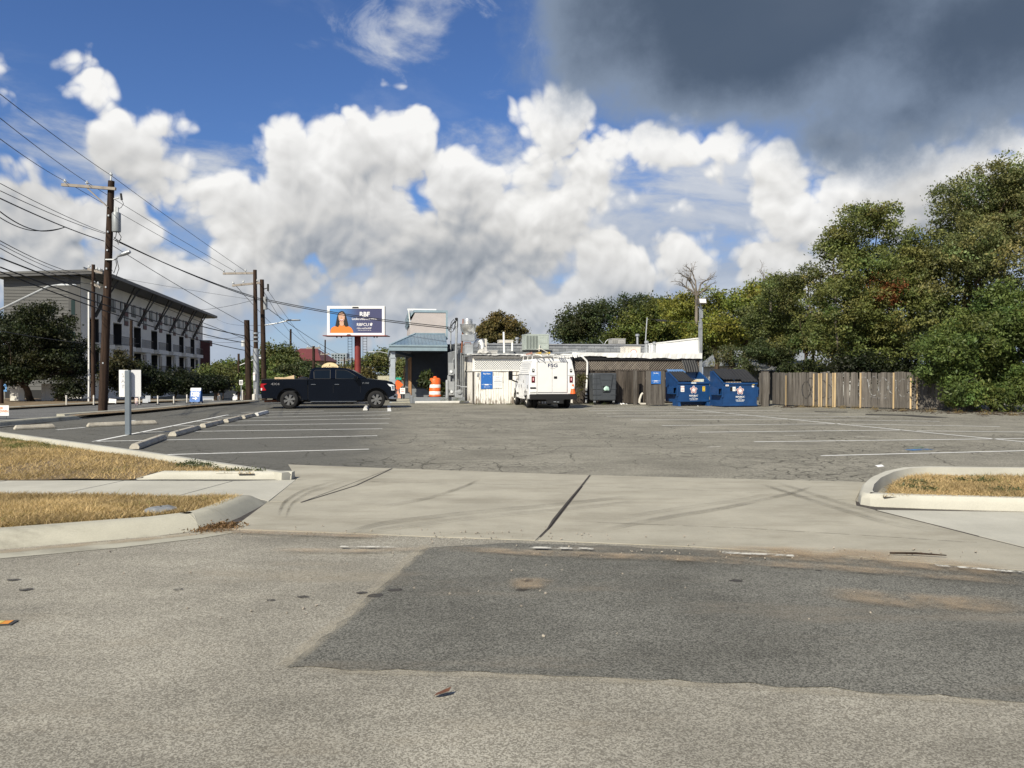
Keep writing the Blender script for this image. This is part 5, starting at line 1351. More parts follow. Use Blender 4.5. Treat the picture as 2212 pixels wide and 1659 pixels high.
def car_at(px, py, rz, label, paint):
    g = G(px, py)
    if px < 600: g = P(px, 808, 78 if px < 500 else 84); g.z = 0
    f = Vector((math.cos(rz), math.sin(rz), 0)); o = g - f * 2.2
    return sedan(label, (o.x, o.y, .006 + hgt(o.x, o.y)), rz, paint)
car_at(454, 842, R(-74), 'silver-white sedan facing the camera behind the blue park sign', M['carsilver'])
car_at(527, 838, R(-80), 'small white sedan beyond the leaning pole, facing the camera', M['carwhite'])
car_at(705, 872.3, TH + math.pi, 'low car parked behind the black pickup, one wheel showing beneath it', M['carblack'])

# ---------------------------------------------------------------- white utility van
vo = G(1194, 883.2)
vn = thing('utility_van', 'white utility service van with roof rack backed toward the camera', 'van', (vo.x, vo.y, .004), TH)
VW = 1.09
sec = [(-VW, .68), (-VW, 1.60), (-.94, 2.24), (-.88, 2.31), (-.70, 2.345), (.70, 2.345), (.88, 2.31), (.94, 2.24), (VW, 1.60), (VW, .68)]
mb = MB(); mb.loft(sec, .12, 2.95); vb = mb.build('service_body', M['carwhite'], vn, bevel=.02, seg=2)
for sg in (-1, 1):       # lower side skirts with wheel opening
    poly = [(.12, .46), (.12, .70), (2.95, .70), (2.95, .42), (1.62, .42)] + arc(1.12, .42, .47, 0, 180, 10) + [(.62, .46)]
    mb = MB(); mb.loft([(a, b) for a, b in poly], min(sg * (VW - .18), sg * VW), max(sg * (VW - .18), sg * VW), ax='X'); mb.build('side_skirt', M['carwhite'], vn, bevel=.01)
    # compartment doors
    for (y0_, y1_, z0_, z1_) in ((.18, .58, .52, 1.54), (.62, 1.60, .98, 1.54), (1.66, 2.25, .52, 1.54), (2.29, 2.9, .52, 1.54)):
        xx = sg * (VW + .008); mb = MB(); mb.box(min(xx, sg * VW), max(xx, sg * VW), y0_, y1_, z0_, z1_); d = mb.build('compartment_door', M['carwhite'], vn, bevel=.006)
        mb = MB(); mb.box(min(xx, xx + sg * .012), max(xx, xx + sg * .012), y1_ - .12, y1_ - .07, (z0_ + z1_) / 2 - .08, (z0_ + z1_) / 2 + .08); mb.build('latch', M['black'], d)
    mb = MB(); mb.box(min(sg * (VW + .004), sg * VW), max(sg * (VW + .004), sg * VW), .14, 2.93, 1.575, 1.60); mb.build('drip_rail', M['trim'], vn)
# cab
cabp = [(2.95, .45), (2.95, 2.10), (3.2, 2.16), (3.75, 2.08), (4.45, 1.36), (5.25, 1.18), (5.45, 1.0), (5.48, .55), (5.3, .42)] + arc(4.72, .42, .45, 0, 180, 10) + [(4.15, .42)]
fv = lambda x, z: .98 - max(0, z - 1.2) * .20 - max(0, x - 4.9) * .15
mb = MB(); mb.loft(cabp, lambda x, z: -fv(x, z), fv, ax='X'); mb.build('cab', M['carwhite'], vn, bevel=.03, seg=2)
for sg in (-1, 1):
    mb = MB(); mb.loft([(3.15, 1.3), (3.15, 1.95), (3.68, 1.92), (4.25, 1.34)], lambda x, z: sg * (fv(x, z) - .02), lambda x, z: sg * (fv(x, z) + .006), ax='X'); mb.build('side_window', M['pane'], vn)
    mb = MB(); mb.box(min(sg * 1.22, sg * 1.42), max(sg * 1.22, sg * 1.42), 3.95, 4.10, 1.30, 1.78); mr = mb.build('mirror', M['black'], vn, bevel=.03)
    mb = MB(); mb.box(min(sg * 1.24, sg * 1.40), max(sg * 1.24, sg * 1.40), 3.942, 3.949, 1.36, 1.74); mb.build('mirror_glass', M['pane'], mr)
    mb = MB(); mb.tube([(sg * .95, 4.05, 1.20), (sg * 1.24, 4.02, 1.30)], .04, 6); mb.tube([(sg * .92, 4.0, 1.55), (sg * 1.24, 4.02, 1.55)], .025, 6); mb.build('mirror_arm', M['black'], mr)
mb = MB(); mb.add([(-.78, 3.82, 2.02), (.78, 3.82, 2.02), (.9, 4.42, 1.41), (-.9, 4.42, 1.41)], [(0, 1, 2, 3)]); mb.v = [(x, y + .01, z + .012) for x, y, z in mb.v]; mb.build('windshield', M['pane'], vn)
# rear doors
M['door'] = mk('door_white', (.74, .74, .73), .4, 0, .03, 2)
for sg in (-1, 1):
    mb = MB(); mb.box(min(sg * .006, sg * .705), max(sg * .006, sg * .705), .085, .119, .76, 2.16); d = mb.build('rear_door', M['door'], vn, bevel=.01)
    mb = MB(); mb.box(min(sg * .715, sg * .73), max(sg * .715, sg * .73), .112, .1195, .74, 2.18); mb.build('door_gasket', M['trim'], d)
    # upper work light, tail light
    mb = MB(); mb.box(sg * .90 - .055 if sg > 0 else -.955 + .0, sg * .90 + .055 if sg > 0 else -.845, .10, .119, 1.70, 1.86); w = mb.build('work_light', M['black'], vn, bevel=.012)
    mb = MB(); mb.box(sg * .90 - .03, sg * .90 + .03, .094, .099, 1.77, 1.83); mb.build('lens', M['lens'], w)
    mb = MB(); mb.box(sg * .905 - .08, sg * .905 + .08, .09, .119, 1.22, 1.51); tl = mb.build('tail_light', flat('tail_dark_red', (.10, .006, .012), .2), vn, bevel=.03, seg=2)
    mb = MB(); mb.box(sg * .905 - .025, sg * .905 + .025, .082, .089, 1.31, 1.44); mb.build('reverse_lens', flat('pink_lens', (.85, .45, .45), .2), tl)
    mb = MB(); mb.box(sg * .905 - .14, sg * .905 + .14, .112, .1195, 1.545, 1.555); mb.build('panel_seam', M['trim'], vn)
mb = MB(); mb.box(.07, .225, .06, .084, 1.40, 1.51); mb.build('door_handle', M['black'], vn, bevel=.015)
mb = MB(); mb.box(-.72, .72, .112, .1195, 2.17, 2.185); mb.build('top_seam', M['trim'], vn)
mb = MB(); mb.box(-VW, VW + .02, -.22, .12, .43, .67); bp = mb.build('rear_bumper', M['black'], vn, bevel=.02)
mb = MB(); mb.box(-VW - .002, VW + .022, -.224, .1, .535, .55); mb.build('bumper_rib', M['trim'], bp)
mb = MB(); mb.box(-.34, .46, -.26, -.05, .24, .42); mb.box(-.38, .50, -.27, -.20, .40, .445); mb.build('hitch', M['black'], vn, bevel=.02)
mb = MB(); mb.box(-.02, .10, -.275, -.262, .32, .35); mb.box(.14, .24, -.275, -.262, .31, .34); mb.build('hitch_label', M['galv'], vn)
mb = MB(); mb.box(-1.05, -.77, .095, .119, .93, 1.005); mb.build('grab_step', M['black'], vn, bevel=.012)
mb = MB(); mb.box(-1.07, -.745, .075, .10, .68, .82); pl_ = mb.build('license_plate', M['white'], vn, bevel=.004)
text('plate_number', 'DLE-8977', .055, M['black'], pl_, (-.907, .0725, .75), bold=.01, sx=.95)
M['navytext'] = flat('navy_print', (.01, .015, .07), .4)
text('lettering', 'FSG', .17, M['navytext'], vn, (.02, .082, 2.01), bold=.03, sx=1.25, shear=.0)
for k in range(2): mb = MB(); mb.box(-.20, .26, .081, .0835, 1.955 + k * .075, 1.968 + k * .075); mb.build('lettering_slit', M['door'], vn)
text('lettering', 'fsgi.com', .045, flat('grey_print', (.30, .31, .36), .5), vn, (.03, .082, 1.88), bold=.0, sx=1.2)
for k in range(5):
    mb = MB(); x = -VW + .012 + (k * .12 - .0) * .25
    zz = 1.68 + k * .10; xx = -(VW - (zz - 1.60) * .234) - .003
    mb.box(xx - .002, xx + .004, .5 + .1 * (k % 2), 2.7 - .2 * (k % 3), zz, zz + .04); mb.build('side_print', flat('pale_grey_print', (.62, .63, .65), .6) if k == 0 else bpy.data.materials['pale_grey_print'], vn)
# underbody and wheels
mb = MB(); mb.box(-.55, .55, .3, 5.2, .34, .62); mb.cyl((-.9, 1.12, .40), (.9, 1.12, .40), .09); mb.lathe([(.0, -.14), (.16, -.1), (.19, 0), (.16, .1), (0, .14)], 12, (.1, 1.12, .38), 'Y'); mb.build('chassis', M['black'], vn)
mb = MB(); mb.box(-1.0, 1.0, .3, 4.1, .60, .69); mb.box(-.68, .68, 4.2, 5.2, .36, .95); mb.build('floor', M['black'], vn)
def vwheel(x, y, sg): return wheel(vn, x, y, .385, .24, -sg, 'alloy', 8, 'Y')
for (x, y, sg) in ((-.92, 1.12, -1), (-.66, 1.12, -1), (.92, 1.12, 1), (.66, 1.12, 1), (-.86, 4.72, -1), (.86, 4.72, 1)): vwheel(x, y, sg)
# ladder rack and its load
rk = MB()
for yy in (.35, 1.5, 2.7):
    rk.tube([(-.92, yy, 2.25), (-.88, yy, 2.52), (.88, yy, 2.52), (.92, yy, 2.25)], .025, 6)
for xx in (-.88, .88, -.3, .3): rk.tube([(xx, -.25, 2.52), (xx, 3.6, 2.52)], .025, 6)
rk.tube([(-.88, .0, 2.52), (-.62, -.15, 2.50), (-.55, -.22, 2.42)], .02, 6); rk.tube([(.88, .0, 2.52), (.98, -.10, 2.5), (1.0, -.2, 2.36)], .02, 6)
rk.build('ladder_rack', M['white'], vn)
def van_pt(x, y, z): return vo + ax * x + ay * y + Vector((0, 0, z))
ld = thing('ladder', 'step ladder with yellow side rails strapped on the van rack', 'ladder', van_pt(-.6, -.2, 2.555), TH)
M['yellow'] = mk('fibreglass_yellow', (.62, .42, .03), .5, 0, .15)
for xx in (0, .42): mb = MB(); mb.box(xx - .015, xx + .015, 0, 3.0, 0, .085); mb.build('rail', M['yellow'], ld)
for i in range(9): mb = MB(); mb.box(.015, .405, .15 + i * .33, .19 + i * .33, .03, .055); mb.build('rung', M['galv'], ld)
ld = thing('ladder', 'orange-pink extension ladder lying left on the van rack', 'ladder', van_pt(-.95, .2, 2.555), TH - .1)
for xx in (0, .34): mb = MB(); mb.box(xx - .015, xx + .015, 0, 3.2, 0, .09); mb.build('rail', mk('faded_orange', (.50, .26, .20), .6) if xx == 0 else bpy.data.materials['faded_orange'], ld)
for i in range(9): mb = MB(); mb.cyl((.015, .2 + i * .33, .045), (.325, .2 + i * .33, .045), .016, n=6); mb.build('rung', M['galv'], ld)
pt = thing('conduit_bundle', 'bundle of grey conduit pipes on the right of the van rack', 'pipes', van_pt(.15, -.3, 2.555), TH)
for k in range(4): mb = MB(); mb.tube([(k * .09, 0, .03), (k * .09, 3.4, .03)], .028, 6); mb.build('conduit', M['galv'], pt)
cn = thing('traffic_cone', 'small orange cone with white collar on the van rear bumper', 'traffic cone', van_pt(.96, -.10, .672), TH)
mb = MB(); mb.box(-.16, .12, -.12, .12, 0, .03); mb.build('base', M['black'], cn, bevel=.01)
for nm, prof, mt in (('cone', [(.13, .03), (.085, .27)], 'orange'), ('collar', [(.086, .27), (.062, .37)], 'orangeb'), ('tip', [(.062, .37), (.035, .47), (.03, .475), (0, .478)], 'orange')):
    mb = MB(); mb.lathe(prof, 18, (-.02, 0, 0)); mb.build(nm, M[mt], cn, True)
mb = MB(); mb.cyl((-.03, 0, .47), (-.035, 0, .60), .008, n=6); mb.build('stick', M['utility'], cn)

# ================================================================== DUMPSTERS AND BIN
M['dblue'] = mk('dumpster_blue', (.008, .048, .155), .45, 0, .2, 2.2, dirt=(.012, .04, .10), dirtf=(.6, .85))
M['dbluein'] = mk('dumpster_inside', (.09, .19, .38), .6, 0, .2, 3)
M['lid'] = mk('lid_plastic', (.022, .022, .023), .55, 0, .2, 4)
M['signred'] = flat('print_red', (.45, .05, .05), .5)
M['signyel'] = flat('print_yellow', (.70, .50, .06), .5)
def lid(parent, x0, x1, pts, name='lid', ribs=7):
    """ribbed lid following (y, z) points"""
    mb = MB(); n = ribs * 4; vs = []
    for i in range(n + 1):
        x = x0 + (x1 - x0) * i / n; up = .035 if i % 4 in (1, 2) else 0
        for (y, z) in pts: vs.append((x, y, z + up))
        for (y, z) in pts[::-1]: vs.append((x, y + .005, z - .02 + up * .6))
    k = 2 * len(pts); fs = []
    for i in range(n):
        for j in range(k): fs.append((i * k + j, (i + 1) * k + j, (i + 1) * k + (j + 1) % k, i * k + (j + 1) % k))
    fs += [tuple(range(k)), tuple(range(n * k, (n + 1) * k))[::-1]]
    mb.add(vs, fs); return mb.build(name, M['lid'], parent)
def star_logo(parent, x, z, y):
    def star(ro, ri, n=5, rnd=6):
        pts = []
        for k in range(n):
            a = math.pi / 2 + 2 * math.pi * k / n
            for q in range(-rnd, rnd + 1): b = a + q / rnd * .36; rr = ro - (abs(q) / rnd) ** 2.4 * (ro * .16); pts.append((rr * math.cos(b), rr * math.sin(b)))
            b = a + math.pi / n; pts.append((ri * math.cos(b), ri * math.sin(b)))
        return pts
    def plate(pts, dy, mat, nm):
        mb = MB(); mb.loft([(x + p, z + q) for p, q in pts], y - dy - .001, y - dy + .001); return mb.build(nm, mat, parent)
    plate(star(.205, .135), .004, M['white'], 'logo')
    plate(star(.175, .11), .007, M['signred'], 'logo_red')
    plate(star(.135, .055, 5, 2), .0105, M['white'], 'logo_star')
    for k in range(5):
        a = math.pi / 2 + 2 * math.pi * k / 5; mb = MB(); mb.obox((x + .13 * math.cos(a), y - .0135, z + .13 * math.sin(a)), (.018, .002, .07), (0, math.pi / 2 - a, 0)); mb.build('logo_line', M['navytext'], parent)
def dumpster(label, px, py, rz, W, D, Hf, Hb, z0, phone, group='blue dumpsters by the fence'):
    g = G(px, py)
    t = thing('dumpster', label, 'dumpster', (g.x, g.y, .004), rz, group)
    wall = .03
    outer = [(0, z0), (D, z0), (D, Hb), (D - .32, Hb), (0, Hf)]
    for xa, xb in ((0, wall), (W - wall, W)):
        mb = MB(); mb.loft(outer, xa, xb, ax='X'); mb.build('side_wall', M['dblue'], t)
    mb = MB(); mb.box(wall, W - wall, 0, wall, z0, Hf); mb.build('front_wall', M['dblue'], t, bevel=.004)
    mb = MB(); mb.box(wall, W - wall, D - wall, D, z0, Hb); mb.build('back_wall', M['dbluein'], t)
    mb = MB(); mb.box(wall, W - wall, wall, D - wall, z0, z0 + .04); mb.build('floor', M['dblue'], t)
    mb = MB(); mb.box(-.02, W + .02, -.05, .0, Hf - .10, Hf - .01); mb.beam((-.01, -.02, Hf), (-.01, D - .32, Hb), .06, .06); mb.beam((W + .01, -.02, Hf), (W + .01, D - .32, Hb), .06, .06)
    mb.build('rim', M['dblue'], t, bevel=.008)
    mb = MB(); mb.box(-.03, W + .03, -.02, .0, z0 + .02, z0 + .10); mb.build('sill', M['dblue'], t, bevel=.008)
    for xx, s in ((0, -1), (W, 1)):
        x0_, x1_ = (xx - .20, xx - .001) if s < 0 else (xx + .001, xx + .20)
        mb = MB(); mb.box(x0_, x1_, .12, 1.0, Hf - .62, Hf - .58); mb.box(x0_, x1_, .12, 1.0, Hf - .30, Hf - .26); mb.box(x0_ if s < 0 else x1_ - .03, x0_ + .03 if s < 0 else x1_, .12, 1.0, Hf - .58, Hf - .30); mb.build('fork_pocket', M['dblue'], t, bevel=.006)
        mb = MB(); q = -.045 if s < 0 else .0; mb.box(xx + q - .02, xx + q + .06, -.03, .03, Hf - .72, Hf - .22); mb.build('post_rib', M['dblue'], t, bevel=.005)
    star_logo(t, W * .50, Hf - .40, -.004)
    text('lettering', 'REPUBLIC', .078, M['white'], t, (W * .5, -.004, Hf - .70), bold=.03, sx=1.05, shear=.15)
    text('lettering', 'SERVICES', .032, M['white'], t, (W * .5, -.004, Hf - .77), bold=.01, sx=1.2)
    text('phone_number', phone, .06, M['white'], t, (W * .5, -.004, Hf - .86), bold=.02)
    mb = MB(); mb.box(W * .5 - .20, W * .5 + .20, -.006, -.001, Hf - .925, Hf - .91); mb.build('print_line', M['white'], t)
    return t
def sticker(parent, x0, x1, z0, z1, y, mat, txt=None, tm=None, h=.05):
    mb = MB(); mb.box(x0, x1, y - .005, y - .001, z0, z1); s = mb.build('sticker', mat, parent, bevel=.002)
    if txt:
        rows = txt.split('|'); n = len(rows)
        for i, rw in enumerate(rows): text('sticker_text', rw, h, tm, s, ((x0 + x1) / 2, y - .007, z1 - (i + .6) * (z1 - z0) / (n + .2)), sx=.75)
    return s
d1 = dumpster('blue dumpster with right lid flung open beside the pay sign panel', 1464, 877.6, R(14), 1.74, 1.40, 1.22, 1.72, .20, '713-726-7300')
mb = MB()
for xx in (-.02, 1.60): mb.loft([(-.10, .0), (.55, .0), (.55, .2), (0, .2)], xx, xx + .16, ax='X')
mb.box(.14, 1.6, .3, .36, .06, .2); mb.build('skid', M['dblue'], d1)
lid(d1, .03, .86, [(-.06, 1.26), (.35, 1.44), (1.05, 1.735)], ribs=6)
lid(d1, .92, 1.74, [(1.06, 1.72), (1.18, 2.0), (1.42, 2.32)], ribs=6)
mb = MB(); mb.box(.05, .95, 1.06, 1.36, 1.70, 1.76); mb.add([(.02, 1.06, 1.735), (.95, 1.06, 1.735), (.95, 1.40, 1.86), (.02, 1.40, 1.86)], [(0, 1, 2, 3)]); mb.build('back_flap', M['dbluein'], d1)
sticker(d1, .16, .36, .72, 1.02, 0, M['white'], 'DO NOT|PARK', M['signred'], .052)
sticker(d1, 1.36, 1.51, .74, .99, 0, M['signyel'], 'CAUTION|NO|PARKING', M['black'], .022)
sticker(d1, .72, .99, 1.13, 1.20, -.05, flat('pale_label', (.60, .68, .72), .5))
mb = MB(); mb.box(1.0, 1.55, .3, 1.2, .9, 1.24); rf = mb.build('refuse', M['card'], d1); rf.rotation_euler = (.08, 0, 0)
mb = MB(); mb.box(1.28, 1.52, .15, .5, 1.2, 1.36); mb.build('refuse', mk('trash_print', (.55, .58, .50), .6, 0, .5, 14), d1)
mb = MB(); mb.lathe([(.3, 1.0), (.32, 1.15), (.2, 1.32), (0, 1.38)], 12, (1.15, .85, .02)); mb.build('refuse', M['lid'], d1, True)
d2 = dumpster('blue dumpster with its black ribbed lid shut, nearest the graffiti fence', 1562, 879.8, R(12), 1.80, 1.40, 1.20, 1.76, .03, '512-243-2850')
lid(d2, .02, .95, [(-.05, 1.36), (.45, 1.52), (1.02, 1.80), (1.35, 1.84)], ribs=6)
lid(d2, .98, 1.84, [(-.08, 1.24), (.45, 1.50), (1.02, 1.80), (1.35, 1.84)], ribs=5)
mb = MB(); mb.box(.2, 1.0, .08, .5, 1.0, 1.26); mb.build('refuse', M['card'], d2)
sticker(d2, .10, .27, 1.02, 1.10, -.05, M['white'], 'DANGER', M['signred'], .025)
sticker(d2, .37, .50, .78, .98, 0, M['black']); sticker(d2, .50, .66, .78, .99, 0, M['white'], 'TRASH', M['black'], .03)
sticker(d2, 1.53, 1.65, .97, 1.08, 0, M['white'], 'CALL', M['signred'], .02); sticker(d2, 1.53, 1.65, 1.09, 1.115, -.05, M['signyel'])
# grey plastic bin on the fence
gb_o = G(1271, 873.4) - BV * .9
gb = thing('plastic_dumpster', 'dark grey ribbed plastic dumpster by the white drainpipe', 'dumpster', (gb_o.x, gb_o.y, .004), TH)
M['dgrey'] = mk('grey_plastic', (.055, .062, .072), .5, 0, .14, 3)
mb = MB(); mb.add([(.02, .0, .22), (1.25, .0, .22), (1.25, .78, .22), (.02, .78, .22), (-.02, -.02, 1.66), (1.29, -.02, 1.66), (1.29, .8, 1.66), (-.02, .8, 1.66)], [(3, 2, 1, 0), (4, 5, 6, 7), (0, 1, 5, 4), (1, 2, 6, 5), (2, 3, 7, 6), (3, 0, 4, 7)]); mb.build('shell', M['dgrey'], gb, bevel=.06, seg=2)
mb = MB(); tr = [(.34, 1.60), (1.06, 1.60), (.92, .78), (.88, .70), (.54, .70), (.49, .78)]
mb.loft(tr, -.045, -.012); pn = mb.build('chute_panel', M['dgrey'], gb, bevel=.012)
for a, b in zip(tr, tr[1:] + tr[:1]): mb = MB(); mb.beam((a[0], -.05, a[1]), (b[0], -.05, b[1]), .02, .035); mb.build('panel_rim', M['dgrey'], pn)
for zz in (.52, .82, 1.10, 1.38):
    mb = MB(); mb.box(.0, .40 + (1.38 - zz) * .05, -.03, -.002, zz, zz + .03); mb.box(1.00 - (1.38 - zz) * .05, 1.27, -.03, -.002, zz, zz + .03); mb.build('rib', M['dgrey'], gb, bevel=.008)
for zz in (1.30, .98): mb = MB(); mb.box(.42, .98, -.062, -.046, zz, zz + .025); mb.build('rib', M['dgrey'], gb, bevel=.006)
mb = MB(); mb.box(.17, .19, -.03, .0, .24, 1.62); mb.build('seam', M['dgrey'], gb)
mb = MB(); mb.box(.54, .88, -.052, -.046, .73, .98); mb.build('chute_opening', M['black'], gb)
bg = MB(); bg.lathe([(.02, -.10), (.14, -.07), (.15, .0), (.11, .08), (.03, .13), (0, .135)], 12, (.71, -.09, .84)); bg.v = [(x + random.gauss(0, .015), y * .35 - .06, z + random.gauss(0, .012)) for x, y, z in bg.v]; bg.build('refuse_bag', mk('green_bag', (.42, .60, .52), .35, 0, .3, 9), gb, True)
for xx in (.12, 1.15):
    mb = MB(); mb.lathe([(.09, -.03), (.09, .03)], 14, (xx, .12, .09), 'X'); mb.build('caster', M['black'], gb); mb = MB(); mb.box(xx - .05, xx + .05, .06, .18, .12, .23); mb.build('caster_fork', M['galv'], gb)

# ================================================================== SIGNS ON THE WALLS
M['signblue'] = mk('sign_blue', (.02, .13, .44), .5, 0, .05)
M['signwhite'] = flat('sign_white', (.80, .80, .80), .45)
M['paletext'] = flat('pale_print', (.45, .47, .50), .6)
def pay_sign(label, px0, px1, py0, py1, ly):
    a, zt = loc(px0, py0, ly); b, zb = loc(px1, py1, ly); w, h = b - a, zt - zb
    t = bthing('pay_sign', label, 'sign', a, ly, zb, 'blue pay here signs')
    mb = MB(); mb.box(0, w, -.008, 0, 0, h); mb.build('panel', M['signblue'], t, bevel=.003)
    text('lettering', 'Pay Here', h * .085, M['signwhite'], t, (w / 2, -.0105, h * .865), bold=.03, sx=.95)
    mb = MB(); s = w * .30; c = h * .50; q = .07 * w; tk_ = .012 * w + .003
    for sx_ in (-1, 1):
        for sz_ in (-1, 1):
            x, z = w / 2 + sx_ * s, c + sz_ * s
            mb.box(min(x, x - sx_ * q), max(x, x - sx_ * q), -.012, -.0085, z - tk_ / 2, z + tk_ / 2); mb.box(x - tk_ / 2, x + tk_ / 2, -.0121, -.0086, min(z - sz_ * tk_ / 2, z - sz_ * q), max(z - sz_ * tk_ / 2, z - sz_ * q))
    mb.build('corner_bracket', M['bluepanel'], t)
    mb = MB(); mb.box(w * .30, w * .66, -.012, -.0085, h * .21, h * .275); mb.box(w * .06, w * .28, -.012, -.0085, h * .235, h * .25); mb.box(w * .68, w * .94, -.012, -.0085, h * .235, h * .25); mb.box(w * .25, w * .42, -.012, -.0085, h * .10, h * .12); mb.box(w * .46, w * .76, -.012, -.0085, h * .105, h * .117); mb.build('print_bar', M['signwhite'], t)
M['bluepanel'] = flat('light_blue_print', (.25, .45, .78), .5)
pay_sign('blue pay sign nailed to the white planks', 1039, 1064, 802.3, 840, -.022)
a_, z_ = loc(1395, 877); 
pg = G(1416, 877.1); d_ = (pg - BO).dot(BV)
pay_sign('blue pay sign on the grey fence panel beside the blue dumpsters', 1406.5, 1427.3, 802.5, 829.3, d_ - .03)
a, zt = loc(1065.8, 812.5, -.024); b, zb = loc(1084.5, 838.4, -.024); w, h = b - a, zt - zb
ws = bthing('notice_sign', 'white towing notice board right of the blue pay sign on planks', 'sign', a, -.024, zb)
mb = MB(); mb.box(0, w, -.008, 0, 0, h); mb.build('panel', M['signwhite'], ws, bevel=.003)
for (f0_, f1_, z0_, hh) in ((.28, .72, .88, .05), (.08, .92, .74, .035), (.2, .8, .655, .03), (.06, .94, .52, .085), (.08, .92, .42, .03), (.08, .92, .35, .02), (.08, .92, .26, .03), (.08, .92, .19, .02), (.15, .85, .08, .025)):
    mb = MB(); mb.box(w * f0_, w * f1_, -.011, -.0085, h * z0_, h * (z0_ + hh)); mb.build('print_bar', M['paletext'], ws)

# ================================================================== APARTMENT BLOCK ACROSS THE SIDE STREET
AP = R(11.07); A0 = Vector((-43.7, 78.0, 0)); AD = Vector((-math.sin(AP), math.cos(AP), 0)); AN = Vector((math.cos(AP), math.sin(AP), 0))
apt = thing('apartment_building', 'four-storey grey apartment block with overhanging roof and strut brackets', 'building', A0, math.pi / 2 + AP)
M['apgrey'] = mk('pale_render', (.66, .64, .59), .85, 0, .06, .5)
M['apside'] = mk('grey_siding', (.125, .125, .122), .75, 0, .06, .5)
M['apdark'] = mk('charcoal_panel', (.075, .075, .075), .7, 0, .1, .6)
M['teal'] = glass('teal_glass', (.022, .04, .04), .12)
M['teal'].node_tree.nodes['Principled BSDF'].inputs['Specular IOR Level'].default_value = .25; M['teal'].node_tree.nodes['Principled BSDF'].inputs['Roughness'].default_value = .3
M['maroon'] = mk('maroon_panel', (.10, .035, .035), .7, 0, .1)
ZT, LB, DB = 11.5, 61.0, 7.0
mb = MB(); mb.box(0, LB, 1.7, DB, -2.2, ZT); mb.build('core', flat('deep_shade_panel', (.02, .02, .021), .7), apt)  # near-black colour paints in the shade at the back of the balcony openings
bays = [2.3 + 8.1 * k for k in range(7)]
prev = 0.0; mb = MB()
for b in bays:
    mb.box(prev, b, 0, 1.7, -2.2, ZT); mb.box(b, b + 3.2, 0, 1.7, 7.55, ZT); mb.box(b, b + 3.2, .0, 1.7, 4.25, 4.92); mb.box(b, b + 3.2, 0, 1.7, -2.2, 1.7); prev = b + 3.2
mb.box(prev, LB, 0, 1.7, -2.2, ZT); mb.build('wall', M['apgrey'], apt)
# gable end with lap siding
sd = MB(); sd.box(-.05, 0, 1.1, DB, 0, ZT); gs = sd.build('gable_wall', M['apside'], apt)
for i in range(34): z = .4 + i * .32; q = MB(); q.box(-.085, -.051, 1.1, DB, z, z + .27); q.build('siding_board', M['apside'], gs)
q = MB(); q.box(-.09, 0, -.02, 1.1, 0, ZT); q.build('corner_panel', M['apdark'], apt)
for z0 in (7.6, 4.4): q = MB(); q.box(-.11, -.092, .5, .85, z0, z0 + 1.5); q.build('window', M['teal'], apt)
# roof
q = MB(); q.add([(-.9, -2.3, 11.75), (LB + 1.2, -2.3, 11.75), (LB + 1.2, DB + .6, 11.15), (-.9, DB + .6, 11.15), (-.9, -2.3, 12.12), (LB + 1.2, -2.3, 12.12), (LB + 1.2, DB + .6, 11.55), (-.9, DB + .6, 11.55)],
                [(3, 2, 1, 0), (4, 5, 6, 7), (0, 1, 5, 4), (1, 2, 6, 5), (2, 3, 7, 6), (3, 0, 4, 7)]); rf = q.build('roof', mk('roof_metal', (.09, .09, .092), .6, .2, .1), apt)
q = MB(); q.add([(-.95, -2.35, 12.0), (-.95, DB + .65, 11.4), (-.95, DB + .65, 11.62), (-.95, -2.35, 12.2), (-.88, -2.35, 12.0), (-.88, DB + .65, 11.4), (-.88, DB + .65, 11.62), (-.88, -2.35, 12.2)], [(0, 1, 2, 3), (7, 6, 5, 4), (0, 4, 5, 1), (3, 2, 6, 7)]); q.build('fascia', M['apside'], rf)
def window(x0, x1, z0, z1, mat='teal', split=None):
    q = MB(); q.box(x0, x1, -.06, -.002, z0, z1); f = q.build('window', M['apdark'], apt)
    n = split or 1; h = (z1 - z0) / n
    for i in range(n):
        q = MB(); q.box(x0 + .08, x1 - .08, -.075, -.061, z0 + i * h + .05, z0 + (i + 1) * h - .05); q.build('pane', M['maroon'] if (n > 2 and i % 2 == 0) else M[mat], f)
for k, b in enumerate(bays):
    window(b + 4.1, b + 5.7, 7.45, 10.2, split=5)
    window(b - .2, b + .8, 8.7, 10.2); window(b + 2.6, b + 3.4, 8.9, 10.2); window(b + 7.1 if k < 6 else b + 6.6, b + 7.8 if k < 6 else b + 7.3, 8.7, 10.1)
    window(b + 3.9, b + 5.5, 2.2, 4.1, split=1)
    for z0 in (4.92, 1.72):
        q = MB(); q.box(b - .1, b + 5.2, -1.0, -.002, z0 - .55, z0 - .02); s = q.build('balcony', M['apgrey'], apt)
        q = MB(); q.beam((b, -.95, z0 + 1.0), (b + 5.1, -.95, z0 + 1.0), .06, .06)
        for i in range(14): x = b + .05 + i * .385; q.box(x - .02, x + .02, -.97, -.93, z0, z0 + 1.0)
        q.build('railing', M['dkmetal'], s)
        q = MB(); q.box(b + 3.16, b + 3.199, .03, 1.69, z0, z0 + (2.6 if z0 > 3 else 2.5)); q.build('balcony_shade_liner', bpy.data.materials['deep_shade_panel'], s)  # dark liner added over the pale reveal so the opening looks deeply shaded
        q = MB(); q.box(b + .3, b + 1.6, 1.62, 1.69, z0, z0 + 2.2); q.build('balcony_door', M['teal'], s)
    q = MB(); c = b + 1.8
    q.beam((c - .2, -.05, 7.75), (c + 1.3, -2.0, 11.7), .14, .14); q.beam((c - .1, -.05, 7.75), (c - .6, -2.0, 11.7), .14, .14); q.beam((c - .15, -.1, 7.7), (c + .3, -.6, 9.0), .2, .3); q.build('roof_strut', M['dkmetal'], apt)
